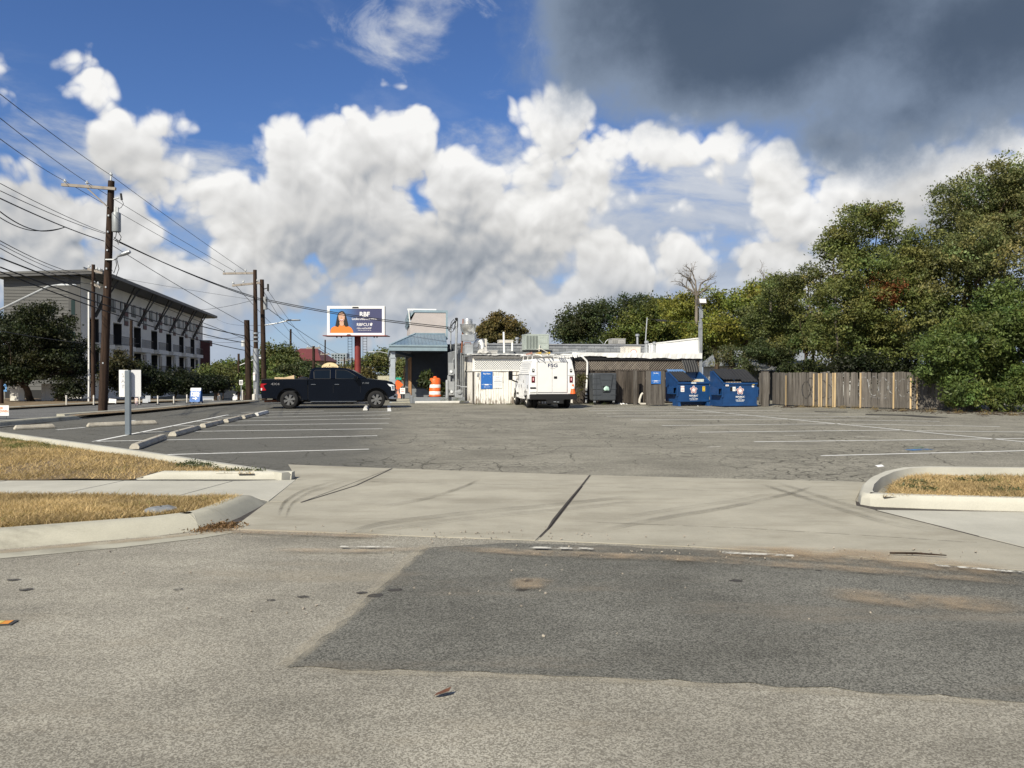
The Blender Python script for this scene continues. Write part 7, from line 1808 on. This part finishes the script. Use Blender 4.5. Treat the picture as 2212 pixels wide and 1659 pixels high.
g = G(10, 866); post_sign('parking_sign', 'blue parking sign near the left edge under the dark tree', g, P(10, 829, g.y).z, .30, P(10, 846, g.y).z, P(10, 829.7, g.y).z, mk('pale_sign_blue', (.12, .30, .62), .5), r=.02)
g = G(61, 866); post_sign('warning_sign', 'orange-yellow sign in the shade of the big dark tree', g, P(61, 836, g.y).z, .23, P(61, 845.5, g.y).z, P(61, 836.5, g.y).z, flat('sign_amber', (.55, .26, .02), .5), r=.02)
# sign group beside the porch
g = P(861, 808, 58); post_sign('street_name_sign', 'green street name sign beyond the porch column', (g.x, 58, 0), P(861, 815, 58).z, .42, P(861, 820.5, 58).z, P(861, 815.5, 58).z, flat('street_green', (.02, .32, .24), .5), r=.02)
g = P(859.5, 808, 50); t = thing('road_work_sign', 'orange diamond road work sign beyond the porch column', 'sign', (g.x, 50, 0), 0); zc = P(859.5, 831, 50).z
q = MB(); q.obox((0, 0, zc), (.5, .012, .5), (0, math.pi / 4, 0)); q.build('panel', M['orange'], t); q = MB(); q.tube([(-.25, .05, 0), (0, .03, zc + .2), (.25, .05, 0)], .02, 6); q.build('stand', M['orange'], t); q = MB(); q.loft([(-.22, .05), (.22, .05), (0, .6)], .02, .03); q.build('skirt', flat('pink_mesh', (.75, .32, .22), .7), t)
g = P(869.5, 808, 47.5); post_sign('paper_notice', 'small white notice with red print at the porch edge', (g.x, 47.5, 0), P(869, 836, 47.5).z, .32, P(869, 851, 47.5).z, P(869, 838, 47.5).z, M['signwhite'], lines=(('NOW', 0, P(869, 842, 47.5).z, .06, M['signred'], 1.0), ('OPEN', 0, P(869, 846, 47.5).z, .06, M['signred'], 1.0)), r=.012)
bn = thing('newspaper_box', 'grey box standing at the restaurant wall under the porch', 'box', (P(876, 808, 49).x, 49, .06), TH); q = MB(); q.box(-.3, .3, -.2, .2, 0, .75); q.build('body', M['greywall'], bn, bevel=.02); q = MB(); q.box(-.25, .25, -.21, -.201, .35, .68); q.build('door', M['darkwall'], bn)
# restaurant sign above the pickup
g = P(713, 794.5, 48); hv = thing('hanging_sign', 'cream oval sign with brown name above the pickup roof', 'sign', (g.x, 48, 0), 0)
q = MB(); q.lathe([(.0, -.03), (.53, -.03), (.53, .03), (0, .03)], 40, (0, 0, g.z), 'Y'); q.v = [(x, y, g.z + (z - g.z) * .62) for x, y, z in q.v]; pn = q.build('panel', mk('cream_sign', (.70, .56, .33), .6, 0, .05), hv)
q = MB(); q.lathe([(.535, -.035), (.535, .035)], 40, (0, 0, g.z), 'Y', cap=False); q.lathe([(.505, -.035), (.505, .035)], 40, (0, 0, g.z), 'Y', cap=False); q.v = [(x, y, g.z + (z - g.z) * .625) for x, y, z in q.v]; q.build('border', M['cedar'], pn)
M['brown'] = flat('brown_print', (.07, .045, .03), .6)
text('lettering', "HOOVER'S", .115, M['brown'], pn, (0, -.033, g.z + .02), bold=.01, sx=1.15); 
q = MB(); q.lathe([(0, -.033), (.04, -.033), (.04, -.03)], 10, (-.02, 0, g.z + .17), 'Y'); q.build('emblem', M['brown'], pn)
q = MB(); q.tube([(0, .05, 0), (0, .05, g.z)], .05, 8); q.build('post', M['dkmetal'], hv)

# ================================================================== FAR BUILDINGS
def far_house(name, label, x0, x1, ytop, yeave, Y, dep, wallm, roofm, hip=True, wins=3, rz=0.0):
    a, b = P(x0, 808, Y), P(x1, 808, Y); W_ = b.x - a.x; ze = P(x0, yeave, Y).z; zt = P(x0, ytop, Y).z
    t = thing(name, label, 'building', (a.x, Y, 0), rz)
    q = MB(); q.box(0, W_, 0, dep, -2.2, ze); q.build('wall', wallm, t)
    if roofm:
        i = W_ * .28 if hip else 0; o = W_ * .05
        q = MB(); q.add([(-o, -o, ze), (W_ + o, -o, ze), (W_ + o, dep + o, ze), (-o, dep + o, ze), (i, dep / 2, zt), (W_ - i, dep / 2, zt)], [(0, 1, 5, 4), (1, 2, 5), (2, 3, 4, 5), (3, 0, 4), (3, 2, 1, 0)]); q.build('roof', roofm, t)
    for k in range(wins):
        x = W_ * (k + .5) / wins; q = MB(); q.box(x - W_ * .09, x + W_ * .09, -.05, -.005, ze * .50, ze * .80); f = q.build('window', M['apdark'], t); q = MB(); q.box(x - W_ * .07, x + W_ * .07, -.07, -.052, ze * .52, ze * .78); q.build('pane', M['teal'], f)
    return t
M['redroof'] = mk('red_metal_roof', (.17, .045, .04), .55, .1, .1, .3)
far_house('far_building', 'brick building with broad dark red hipped roof behind the trees', 604, 690, 750, 779, 150, 14, mk('tan_brick', (.22, .14, .10), .9, 0, .15), M['redroof'], True, 4)
far_house('far_building', 'small cream building with dark tiled roof beyond the silver sedan', 480, 517, 831, 841, 104, 10, mk('cream_wall', (.50, .46, .38), .9), mk('dark_tile', (.05, .04, .036), .8), False, 3)
far_house('far_building', 'pale low building seen between billboard post and porch', 816, 846, 806, 812, 110, 10, mk('pale_wall', (.42, .40, .30), .9), None, False, 0)
far_house('far_building', 'long low grey shed with metal roof behind the graffiti fence', 1590, 1862, 752, 790, 58, 10, mk('shed_white', (.50, .50, .49), .8), mk('grey_metal_roof', (.36, .38, .40), .5, .3, .08, .4), False, 0)
far_house('far_building', 'low metal-roofed lean-to just above the right fence', 1632, 1782, 777, 801, 47, 5, M['darkwall'], mk('pale_metal_roof', (.42, .43, .44), .5, .3, .1, .5), False, 0)
tb_ = far_house('tower_block', 'grey tower block far away above the pickup roof', 715, 749, 763, 763, 900, 16, mk('tower_grey', (.25, .29, .33), .6, 0, .05, .02), None, False, 0)
Wt = P(749, 808, 900).x - P(715, 808, 900).x; Ht = P(715, 763, 900).z
for i in range(5):
    for j in range(8): q = MB(); x = Wt * (.08 + .18 * i); z = Ht * (.1 + .11 * j); q.box(x, x + Wt * .10, -.1, -.01, z, z + Ht * .07); q.build('window', M['teal'], tb_)
# small far billboard by the red-roofed building
t = thing('billboard', 'small white-edged dark billboard in front of the red-roofed building', 'billboard', (P(617, 808, 120).x, 120, 0), 0); w_ = P(633, 808, 120).x - P(600, 808, 120).x
q = MB(); q.box(-w_ / 2, w_ / 2, 0, .2, P(600, 799, 120).z, P(600, 777.5, 120).z); q.build('panel', M['black'], t)
q = MB(); za, zb = P(600, 799.5, 120).z, P(600, 777, 120).z; q.box(-w_ / 2, w_ / 2, -.05, -.01, za, za + .12); q.box(-w_ / 2, w_ / 2, -.05, -.01, zb - .12, zb); q.box(w_ / 2 - .3, w_ / 2, -.05, -.01, za + .12, zb - .12); q.build('frame', M['signwhite'], t); q = MB(); q.cyl((0, .1, 0), (0, .1, za), .2, n=10); q.build('post', M['dkmetal'], t)
# pale board wall showing under the big dark tree
for (x0_, x1_, y0_, y1_, Y_, lab) in ((21, 52, 818, 868, 44, 'pale painted board wall under the big dark tree, left piece'), (89, 138, 829, 868, 44, 'pale board wall with posts under the big dark tree, right piece')):
    a = P(x0_, 808, Y_); t = thing('board_wall', lab, 'wall', (a.x, Y_, 0), 0); W_ = P(x1_, 808, Y_).x - a.x; h = P(x0_, y0_, Y_).z; n = max(3, int(W_ / .25)); 
    for i in range(n): q = MB(); q.box(W_ * i / n + .004, W_ * (i + 1) / n - .004, 0, .03, .1, h); q.build('board', M['apgrey'], t)
    q = MB(); q.box(0, W_, .03, .08, h * .3, h * .36); q.box(0, W_, .03, .08, h * .8, h * .86); q.build('rail', M['greyboard'], t)

# ================================================================== LITTER
lb = G(348, 1106, .12); t = thing('plastic_bag', 'crumpled grey plastic bag lying on the dry grass', 'litter', lb, .3); q = MB(); q.lathe([(.12, 0), (.11, .03), (.06, .06), (0, .065)], 14); r = random.Random(5); q.v = [(x * 1.5 + r.gauss(0, .012), y + r.gauss(0, .01), z + r.gauss(0, .008)) for x, y, z in q.v]; q.build('film', mk('bag_grey', (.20, .21, .22), .5, 0, .35, 12), t, True)
st = G(1980, 1199, .02); t = thing('stick', 'brown stick lying in the sand by the driveway', 'stick', st, R(-10)); q = MB(); q.tube([(-.22, 0, .01), (0, .01, .014), (.24, -.01, .01)], [.008, .010, .005], 6); q.build('wood', M['pole'], t)
lf = G(955, 1500, .012); t = thing('dead_leaf', 'single curled brown leaf on the street', 'leaf', lf, .4); q = MB(); q.add([(-.045, 0, .0), (-.02, -.02, .012), (.03, -.018, .018), (.05, .004, .03), (.02, .022, .014), (-.02, .018, .006)], [(0, 1, 5), (1, 2, 4, 5), (2, 3, 4)]); q.build('blade', flat('dead_leaf_brown', (.12, .05, .025), .6), t)
cd = G(6, 1346, .004); t = thing('litter_card', 'colourful printed card lying at the left edge of the street', 'litter', cd, .1); q = MB(); q.box(-.06, .075, -.045, .045, 0, .004); q.build('card', flat('card_dark', (.05, .05, .045), .5), t); q = MB(); q.box(-.05, .05, -.03, .035, .0045, .006); q.build('print', flat('card_orange', (.65, .26, .04), .5), t); q = MB(); q.box(-.05, -.0, -.03, .03, .0065, .008); q.build('print_yellow', flat('card_yellow', (.6, .45, .1), .5), t)
t = thing('paper_scrap', 'white paper scrap on the lot near the island', 'litter', G(1900, 1008, .006), .3); q = MB(); q.add([(-.07, -.04, 0), (.06, -.05, .01), (.08, .04, .03), (-.05, .05, .02)], [(0, 1, 2, 3)]); q.build('paper', M['signwhite'], t)
soft_ribbon('leaf_litter', [(435, 1141), (455, 1137), (480, 1137), (497, 1139)], .28, M['leaf_litter'], .014, street)
def pebbles(name, label, spots, n, col, sz=(.006, .02), seed=1):
    r = random.Random(seed); q = MB()
    for _ in range(n):
        x, y, dx, dy, z = r.choice(spots); c = G(x + r.gauss(0, dx), y + r.gauss(0, dy), z); s = r.uniform(*sz); q.obox((c.x, c.y, c.z + s * .3), (s * 1.4, s, s * .7), (r.random(), r.random(), r.random() * 6))
    return tag(q.build(name, col), label, 'pebbles', kind='stuff')
pebbles('pebbles', 'scattered grit and pebbles along the gutter', [(500, 1150, 200, 6, .003), (1700, 1195, 300, 8, .016), (1060, 1158, 200, 8, .016), (900, 1250, 500, 60, .004)], 300, mk('grit', (.30, .265, .22), .9, 0, .4, 20), (.005, .013))
def twigs(name, label, spots, n, seed=1):
    r = random.Random(seed); q = MB()
    for _ in range(n):
        x, y, dx, dy = r.choice(spots); c = G(x + r.gauss(0, dx), y + r.gauss(0, dy)); a = r.random() * 6.28; L = r.uniform(.08, .5); q.tube([(c.x, c.y, .01), (c.x + L * .5 * math.cos(a), c.y + L * .5 * math.sin(a), .02 + r.random() * .06), (c.x + L * math.cos(a + .3), c.y + L * math.sin(a + .3), .02 + r.random() * .05)], [.008, .006, .003], 4)
    return tag(q.build(name, M['pole']), label, 'debris', kind='stuff')
twigs('twigs', 'fallen twigs and branches along the right fence', [(1720, 880, 20, 1), (1950, 888, 40, 1.5), (2060, 892, 60, 2), (2180, 896, 30, 2)], 260, 3)
weeds('leaf_litter', 'brown dead leaf debris heaped at the kerb end', [(445, 1141, .0, .9), (462, 1140, .0, 1.1), (480, 1139, .0, .9), (470, 1142, 0, .8)], 21, ((.12, .07, .035), (.26, .16, .08)), .035, 120)
pebbles('trash_scraps', 'white scraps of trash under the blue dumpsters', [(1475, 876, 30, .7, .0), (1345, 873, 10, .5, 0)], 30, M['signwhite'], (.02, .07), 5)

# ================================================================== TREES
M['bark'] = wood('bark', (.115, .085, .06), (.04, .03, .022), .1, .6, grain=12)
M['palebark'] = wood('pale_bark', (.23, .20, .17), (.11, .095, .08), .1, .4, grain=12)
def limb(mb, p, q, r0, r1, rnd, n=6, wob=.08):
    p, q = Vector(p), Vector(q); L = (q - p).length; pts = []
    for i in range(n + 1):
        f = i / n; w = Vector((rnd.gauss(0, wob), rnd.gauss(0, wob), rnd.gauss(0, wob * .5))) * L * .35 * math.sin(math.pi * f)
        pts.append(p.lerp(q, f) + w + Vector((0, 0, .10 * L * math.sin(math.pi * f) * .5)))
    mb.tube(pts, [r0 + (r1 - r0) * i / n for i in range(n + 1)], 7)
def tree(label, lobes, Y, n, leaf=(.068, .125), col=((.055, .075, .022), (.11, .115, .035)), trunk=None, tr=.18, seed=1, group='trees', dz=None, cl=.30, name='tree', deep=1.0, bark='bark', trunks=None, cvar=.30, spots=None, gap=1.0):
    """lobes: (x, y, half width, half height) of crown masses in survey units at distance Y"""
    r = np.random.default_rng(seed); rnd = random.Random(seed); k = Y / FOC
    E = []
    for i, L in enumerate(lobes):
        c = P(L[0], L[1], Y); off = (L[4] if len(L) > 4 else rnd.uniform(-1, 1) * deep)
        E.append((np.array([c.x, c.y + off, c.z]), np.array([L[2] * k, max(.5, min(L[2], L[3]) * k * .9) * deep, L[3] * k])))
    bx = trunk[0] if trunk else sum(l[0] for l in lobes) / len(lobes)
    b = P(bx, 808, Y); b.z = 0
    o = thing(name, label, 'tree' if name.endswith('tree') else 'shrub', b, 0, group)
    vol = np.array([e[1].prod() ** .72 for e in E]); vol /= vol.sum()
    n = int(n * 1.5)
    # boughs: rounded leafy masses with shaded hollows between them
    br = cl * 2.3; ncl = max(12, int(n / 270 * gap)); idx = r.choice(len(E), ncl, p=vol)
    u = r.normal(0, 1, (ncl, 3)); u /= np.linalg.norm(u, axis=1, keepdims=True); rad = r.random(ncl) ** .38 * np.where(r.random(ncl) < .10, r.uniform(1.0, 1.22, ncl), 1.0)
    C = np.array([E[i][0] for i in idx]) + u * rad[:, None] * np.maximum(.15, np.array([E[i][1] for i in idx]) - br * .35)
    C[:, 2] = np.maximum(C[:, 2], .45)
    sc = br * r.uniform(.45, 1.15, ncl); wt_ = sc ** 1.6; wt_ /= wt_.sum()
    li = r.choice(ncl, n, p=wt_)
    # smaller sprays within each bough
    ns = ncl * 9; si = li * 9 + r.integers(0, 9, n)
    su = r.normal(0, 1, (ns, 3)); su[:, 2] = su[:, 2] * .8 + .35; su /= np.linalg.norm(su, axis=1, keepdims=True)
    sr = r.uniform(.55, 1.0, ns)
    q = r.normal(0, 1, (n, 3)); q[:, 2] *= .7
    p = C[li] + su[si] * (sr[si] * sc[li])[:, None] * np.array([1, 1, .72]) + q * (sc[li] * .26)[:, None]
    p[:, 2] = np.maximum(p[:, 2], .06)
    nrm = su[si] * 1.7 + np.array([0, 0, .35])
    V, Co = leaf_quads(p, r, leaf[0], leaf[1], col, .0, nrm)
    Co = Co * r.uniform(.8, 1.25, ns)[si][:, None]
    cf = r.uniform(1 - cvar, 1 + cvar, ncl); hue = r.normal(0, .10, ncl)
    Co = Co * cf[li][:, None]; Co[:, 0] *= 1 + hue[li]; 
    if spots:
        for (x, y, rr, cc) in spots:
            s = P(x, y, Y); d = np.hypot(C[:, 0] - s.x, C[:, 2] - s.z) < rr
            m = d[li]; Co[m] = np.array(cc) * r.uniform(.6, 1.3, (m.sum(), 1))
    V = V - np.array([b.x, b.y, b.z])
    tri_mesh('crown', V, 4, np.clip(Co, .004, .6), M['leaf'], o)
    mb = MB(); bases = trunks or ([trunk] if trunk else [(bx, None)])
    for tk_ in bases:
        x0_ = P(tk_[0], 808, Y).x - b.x; top = E[int(np.argmax([e[1].prod() for e in E]))][0]
        e = min(E, key=lambda e: abs(e[0][0] - b.x - x0_) + e[0][2] * .3); fork = Vector((x0_ * .6 + (e[0][0] - b.x) * .4 + rnd.gauss(0, .2), e[0][1] - b.y, max(1.0, (e[0][2] - e[1][2] * .6))))
        limb(mb, (x0_, 0, -.05 if b.x > -9 or b.y < 44 else -2.0), fork, tr, tr * .7, rnd, 6, .05)
        ci = np.argsort(np.hypot(C[:, 0] - b.x - x0_, C[:, 2] * .0))[: max(8, ncl // (2 * len(bases)))]
        for j in r.choice(ci, min(len(ci), 14), replace=False): limb(mb, fork + Vector((rnd.gauss(0, .1), rnd.gauss(0, .1), rnd.uniform(-.3, .2))), Vector(C[j]) - b, tr * .38, .02, rnd, 5, .12)
    mb.build('trunk', M[bark], o, True)
    return o
OLIVE = ((.085, .108, .034), (.185, .200, .062)); YEL = ((.105, .128, .026), (.235, .24, .05)); DKG = ((.030, .045, .020), (.075, .090, .035)); GRN = ((.062, .095, .028), (.145, .182, .05)); MID = ((.072, .092, .034), (.155, .165, .056)); BRN = ((.07, .065, .026), (.16, .13, .046))
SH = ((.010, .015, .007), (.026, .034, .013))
tree('big olive-green tree with a patch of rust-brown leaves above the graffiti fence', [(1850, 610, 85, 105), (1890, 470, 62, 48), (1945, 560, 95, 100), (1805, 690, 85, 95), (1885, 740, 115, 75), (1815, 540, 45, 62), (1955, 690, 90, 110), (1890, 640, 110, 120, 1.2), (1900, 800, 120, 40, 1.0), (1980, 600, 70, 90, 1.5), (1840, 520, 60, 60)], 41, 62000, col=OLIVE, trunk=(1868,), tr=.24, seed=11, deep=1.3, spots=[(1902, 640, .7, (.20, .075, .03))], gap=1.15)
tree('tall pale-leaved tree rising at the upper right', [(2065, 430, 52, 50), (2150, 400, 80, 62), (2190, 480, 80, 90), (2060, 540, 75, 80), (2130, 560, 95, 95), (2250, 440, 80, 90), (2240, 600, 90, 120), (2110, 660, 100, 80), (2020, 620, 70, 90), (2160, 470, 110, 90, 1.5), (2080, 580, 110, 110, 2.0), (2200, 400, 70, 60), (2010, 540, 60, 70, 1.5)], 40, 72000, col=((.095, .112, .046), (.19, .198, .074)), trunk=(2120,), tr=.26, seed=12, deep=1.3, cl=.36)
tree('bright green feathery tree overhanging the fence at the right edge', [(2110, 720, 80, 70), (2175, 660, 60, 62), (2050, 800, 62, 55), (2150, 810, 85, 62), (2010, 762, 42, 48), (2220, 740, 80, 100), (2100, 850, 70, 36), (2200, 850, 80, 42), (2290, 790, 80, 90), (2130, 770, 110, 90, 1.2), (2060, 850, 60, 32), (2170, 740, 100, 90, 1.5)], 33.5, 60000, leaf=(.06, .14), col=GRN, trunk=(2150,), tr=.16, seed=13, deep=1.0, cl=.30)
tree('olive tree with a bent grey trunk standing behind the long fence', [(1700, 640, 62, 45), (1745, 705, 62, 62), (1770, 610, 42, 52), (1655, 690, 52, 42), (1730, 742, 72, 28), (1790, 750, 50, 36)], 46, 22000, col=MID, trunk=(1738,), trunks=[(1738,), (1758,)], tr=.11, seed=14, deep=1.1)
tree('yellow-green tree behind the floodlight pole', [(1560, 655, 55, 42), (1620, 665, 60, 48), (1480, 680, 55, 48), (1540, 720, 80, 42), (1600, 712, 70, 36), (1660, 640, 45, 40), (1700, 700, 50, 50)], 53, 34000, leaf=(.09, .165), col=YEL, trunk=(1600,), trunks=[(1545,), (1590,), (1615,)], tr=.20, seed=15, deep=1.3, cl=.42)
tree('bushy yellow-green tree above the block roof', [(1400, 705, 55, 50), (1440, 690, 50, 48), (1365, 725, 42, 30), (1430, 740, 70, 30), (1480, 745, 50, 28)], 62, 17000, leaf=(.11, .19), col=((.06, .08, .02), (.13, .15, .034)), trunk=(1420,), tr=.2, seed=16, cl=.5)
tree('dark round live oak behind the block roof', [(1350, 672, 72, 42), (1285, 690, 62, 42), (1235, 715, 38, 36), (1400, 680, 55, 40), (1320, 725, 90, 34), (1250, 745, 50, 24)], 82, 24000, leaf=(.13, .21), col=DKG, trunk=(1320,), tr=.35, seed=17, deep=1.5, cl=.62, cvar=.4)
tree('brownish-green tree rising behind the exhaust fan', [(1082, 700, 40, 26), (1112, 716, 28, 20), (1050, 718, 24, 22), (1085, 732, 55, 16)], 70, 9500, leaf=(.11, .19), col=BRN, trunk=(1085,), tr=.2, seed=18, cl=.42)
tree('small tree with thin grey-green sprays behind the two blue dumpsters', [(1600, 785, 36, 22), (1575, 770, 26, 20), (1630, 770, 26, 26), (1610, 800, 50, 12)], 47, 4200, leaf=(.05, .13), col=((.07, .085, .04), (.12, .13, .06)), trunk=(1600,), tr=.05, seed=19, cl=.3)
tree('dark-leaved tree hanging over the metal-roofed shed', [(1690, 770, 55, 24), (1640, 758, 30, 24), (1720, 800, 30, 14), (1765, 790, 30, 20)], 44.5, 8000, col=DKG, trunk=(1716,), tr=.08, seed=20, cl=.28)
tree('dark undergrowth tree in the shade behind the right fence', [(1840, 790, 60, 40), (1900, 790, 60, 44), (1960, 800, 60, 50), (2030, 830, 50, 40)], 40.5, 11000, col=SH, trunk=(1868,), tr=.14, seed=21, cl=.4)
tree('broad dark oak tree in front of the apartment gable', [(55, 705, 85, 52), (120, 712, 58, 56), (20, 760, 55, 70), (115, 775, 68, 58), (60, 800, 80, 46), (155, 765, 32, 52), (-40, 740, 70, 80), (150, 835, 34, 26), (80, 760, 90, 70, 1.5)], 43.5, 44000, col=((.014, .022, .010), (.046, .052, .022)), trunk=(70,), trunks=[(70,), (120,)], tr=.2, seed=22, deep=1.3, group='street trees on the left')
for k, (x, lob) in enumerate(((262, [(258, 812, 26, 34), (272, 795, 22, 24)]), (300, [(300, 830, 26, 24), (315, 812, 24, 22)]), (338, [(335, 820, 28, 26), (350, 836, 26, 22)]), (378, [(376, 822, 28, 24), (392, 836, 24, 20)]), (405, [(410, 826, 26, 22), (428, 836, 24, 14)]), (482, [(450, 830, 26, 12), (474, 832, 18, 12)]))):
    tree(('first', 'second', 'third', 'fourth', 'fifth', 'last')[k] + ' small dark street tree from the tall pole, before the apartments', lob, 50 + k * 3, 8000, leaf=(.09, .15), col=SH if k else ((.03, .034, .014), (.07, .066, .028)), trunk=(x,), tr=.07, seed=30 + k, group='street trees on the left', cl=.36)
for k, (x, lob, Y, c, lab) in enumerate(((600, [(600, 768, 40, 24), (625, 785, 30, 22), (575, 790, 40, 26)], 92, MID, 'round green tree left of the red-roofed building'), (530, [(540, 795, 42, 20), (500, 800, 36, 20), (565, 815, 40, 22)], 80, GRN, 'light green tree behind the leaning pole'), (465, [(470, 806, 26, 16), (450, 812, 16, 12), (500, 822, 30, 14)], 74, MID, 'low green tree at the end of the apartment block'), (570, [(570, 838, 40, 16), (600, 832, 40, 18), (545, 845, 24, 14)], 60, GRN, 'bushy green tree directly behind the pickup tail'),
                                        (645, [(645, 800, 36, 14), (675, 806, 30, 12), (610, 808, 30, 14)], 85, DKG, 'dark tree below the red roof'), (800, [(805, 783, 28, 14), (835, 776, 26, 18), (775, 796, 26, 12), (830, 796, 30, 12)], 140, MID, 'far tree right of the red billboard post'), (880, [(868, 800, 16, 24), (895, 790, 20, 22)], 75, MID, 'tree seen beneath the porch roof'), (745, [(740, 812, 50, 10), (700, 812, 40, 10), (780, 814, 40, 10)], 130, BRN, 'low far trees along the horizon behind the pickup'))):
    tree(lab, lob, Y, 7500, leaf=(.14 * Y / 85, .22 * Y / 85), col=c, trunk=(x,), tr=.2, seed=50 + k, group='trees beyond the lot', cl=.5 * Y / 85)
for k, (x, lob, Y) in enumerate(((300, [(240, 790, 90, 24), (330, 798, 90, 18)], 170), (1480, [(1450, 770, 120, 26), (1600, 760, 120, 36)], 90), (1800, [(1750, 740, 140, 50), (1900, 730, 120, 60)], 75), (2150, [(2050, 720, 130, 70), (2250, 720, 140, 80)], 62))):
    tree('tree mass in the far background, ' + ('left beyond the street trees', 'behind the yellow-green trees', 'behind the olive trees', 'behind the right edge trees')[k], lob, Y, 12000, leaf=(.18 * Y / 75, .28 * Y / 75), col=DKG if k else MID, trunk=(x,), tr=.25, seed=70 + k, group='background trees', cl=.6)
# shrub in the planter and weeds
tree('leafy dark shrub growing against the restaurant wall behind the barrel', [(925, 826, 20, 12), (935, 845, 16, 12), (948, 830, 14, 16), (920, 812, 10, 8), (955, 848, 10, 14)], 43.2, 1300, leaf=(.09, .17), col=((.03, .045, .014), (.07, .085, .03)), trunk=(938,), tr=.02, seed=80, name='shrub', group='shrubs', cl=.16, deep=.3)
tree('dead vine clinging to the dark fence right of the van', [(1252, 835, 9, 16), (1258, 818, 8, 12), (1248, 852, 6, 12)], 41.0, 420, leaf=(.05, .10), col=((.05, .06, .02), (.12, .11, .04)), trunk=(1252,), tr=.015, seed=81, name='vine_shrub', group='shrubs', cl=.14, deep=.15)
tree('young feathery shrub at the foot of the right-edge trees', [(2085, 862, 22, 16), (2120, 870, 18, 12), (2060, 868, 12, 10)], 33.0, 1800, leaf=(.05, .15), col=GRN, trunk=(2085,), tr=.02, seed=82, name='shrub', group='shrubs', cl=.16, deep=.4)
# bare dead tree
def dead_tree(label, px, Y, z0, tips, seed=1, r0=.15):
    rnd = random.Random(seed); b = P(px, 808, Y); b.z = 0; o = thing('dead_tree', label, 'tree', b, 0)
    mb = MB()
    def grow(p, d, L, r, depth):
        q = p + d * L; limb(mb, p, q, r, r * .62, rnd, 4, .09)
        if depth == 0 or r < .008: return
        for _ in range(rnd.choice((2, 3, 3)) if depth > 1 else 3):
            nd = (d + Vector((rnd.gauss(0, .55), rnd.gauss(0, .45), rnd.gauss(.05, .35)))).normalized(); grow(p.lerp(q, rnd.uniform(.55, 1.0)), nd, L * rnd.uniform(.5, .8), r * rnd.uniform(.45, .62), depth - 1)
    fork = P(*z0, Y) - b; limb(mb, (0, 0, 0), fork, r0, r0 * .75, rnd, 6, .03)
    for (x, y) in tips: v = P(x, y, Y) - b - fork; grow(fork, v.normalized(), v.length * .55, r0 * .5, 5)
    mb.build('trunk', M['palebark'], o)
dead_tree('bare dead tree with grey twigs above the floodlight', 1507, 52, (1505, 640), [(1472, 570), (1500, 575), (1525, 585), (1458, 600), (1540, 612)], 5, .14)
dead_tree('bare crooked branches rising left of the tall olive trees', 1660, 48, (1665, 640), [(1640, 575), (1700, 590), (1720, 640)], 8, .09)
dead_tree('bare twigs poking out of the olive tree top', 1815, 41, (1800, 560), [(1765, 520), (1775, 545)], 9, .06)
weeds('weeds', 'green weeds along the foot of the white planks', [(1010, 870, 0, .8), (1035, 874.5, 0, .9), (1060, 875, 0, .7), (1100, 874.5, 0, .9), (1128, 874, 0, 1.0), (1000, 869, .1, .8), (1280, 874.5, 0, .8), (1305, 874.5, 0, .7), (960, 866, .3, 1.2), (985, 866, .3, 1.0)], 12, ((.05, .075, .02), (.13, .14, .05)), .2, 50)
weeds('weeds', 'straw-coloured weeds along the right fence and tree edge', [(1730, 880.5, 0, 1.0), (1760, 881.5, 0, 1.4), (1790, 882, 0, 1.4), (1820, 883, 0, 1.2), (1850, 884, 0, 1.3), (1890, 885.5, 0, 1.0), (1950, 888, 0, 1.0), (2010, 890, 0, 1.2), (2070, 893, 0, 1.2), (2130, 896, 0, 1.3), (2190, 898, 0, 1.2), (1315, 873.5, 0, .8)], 13, ((.20, .14, .055), (.33, .24, .10)), .16, 60)
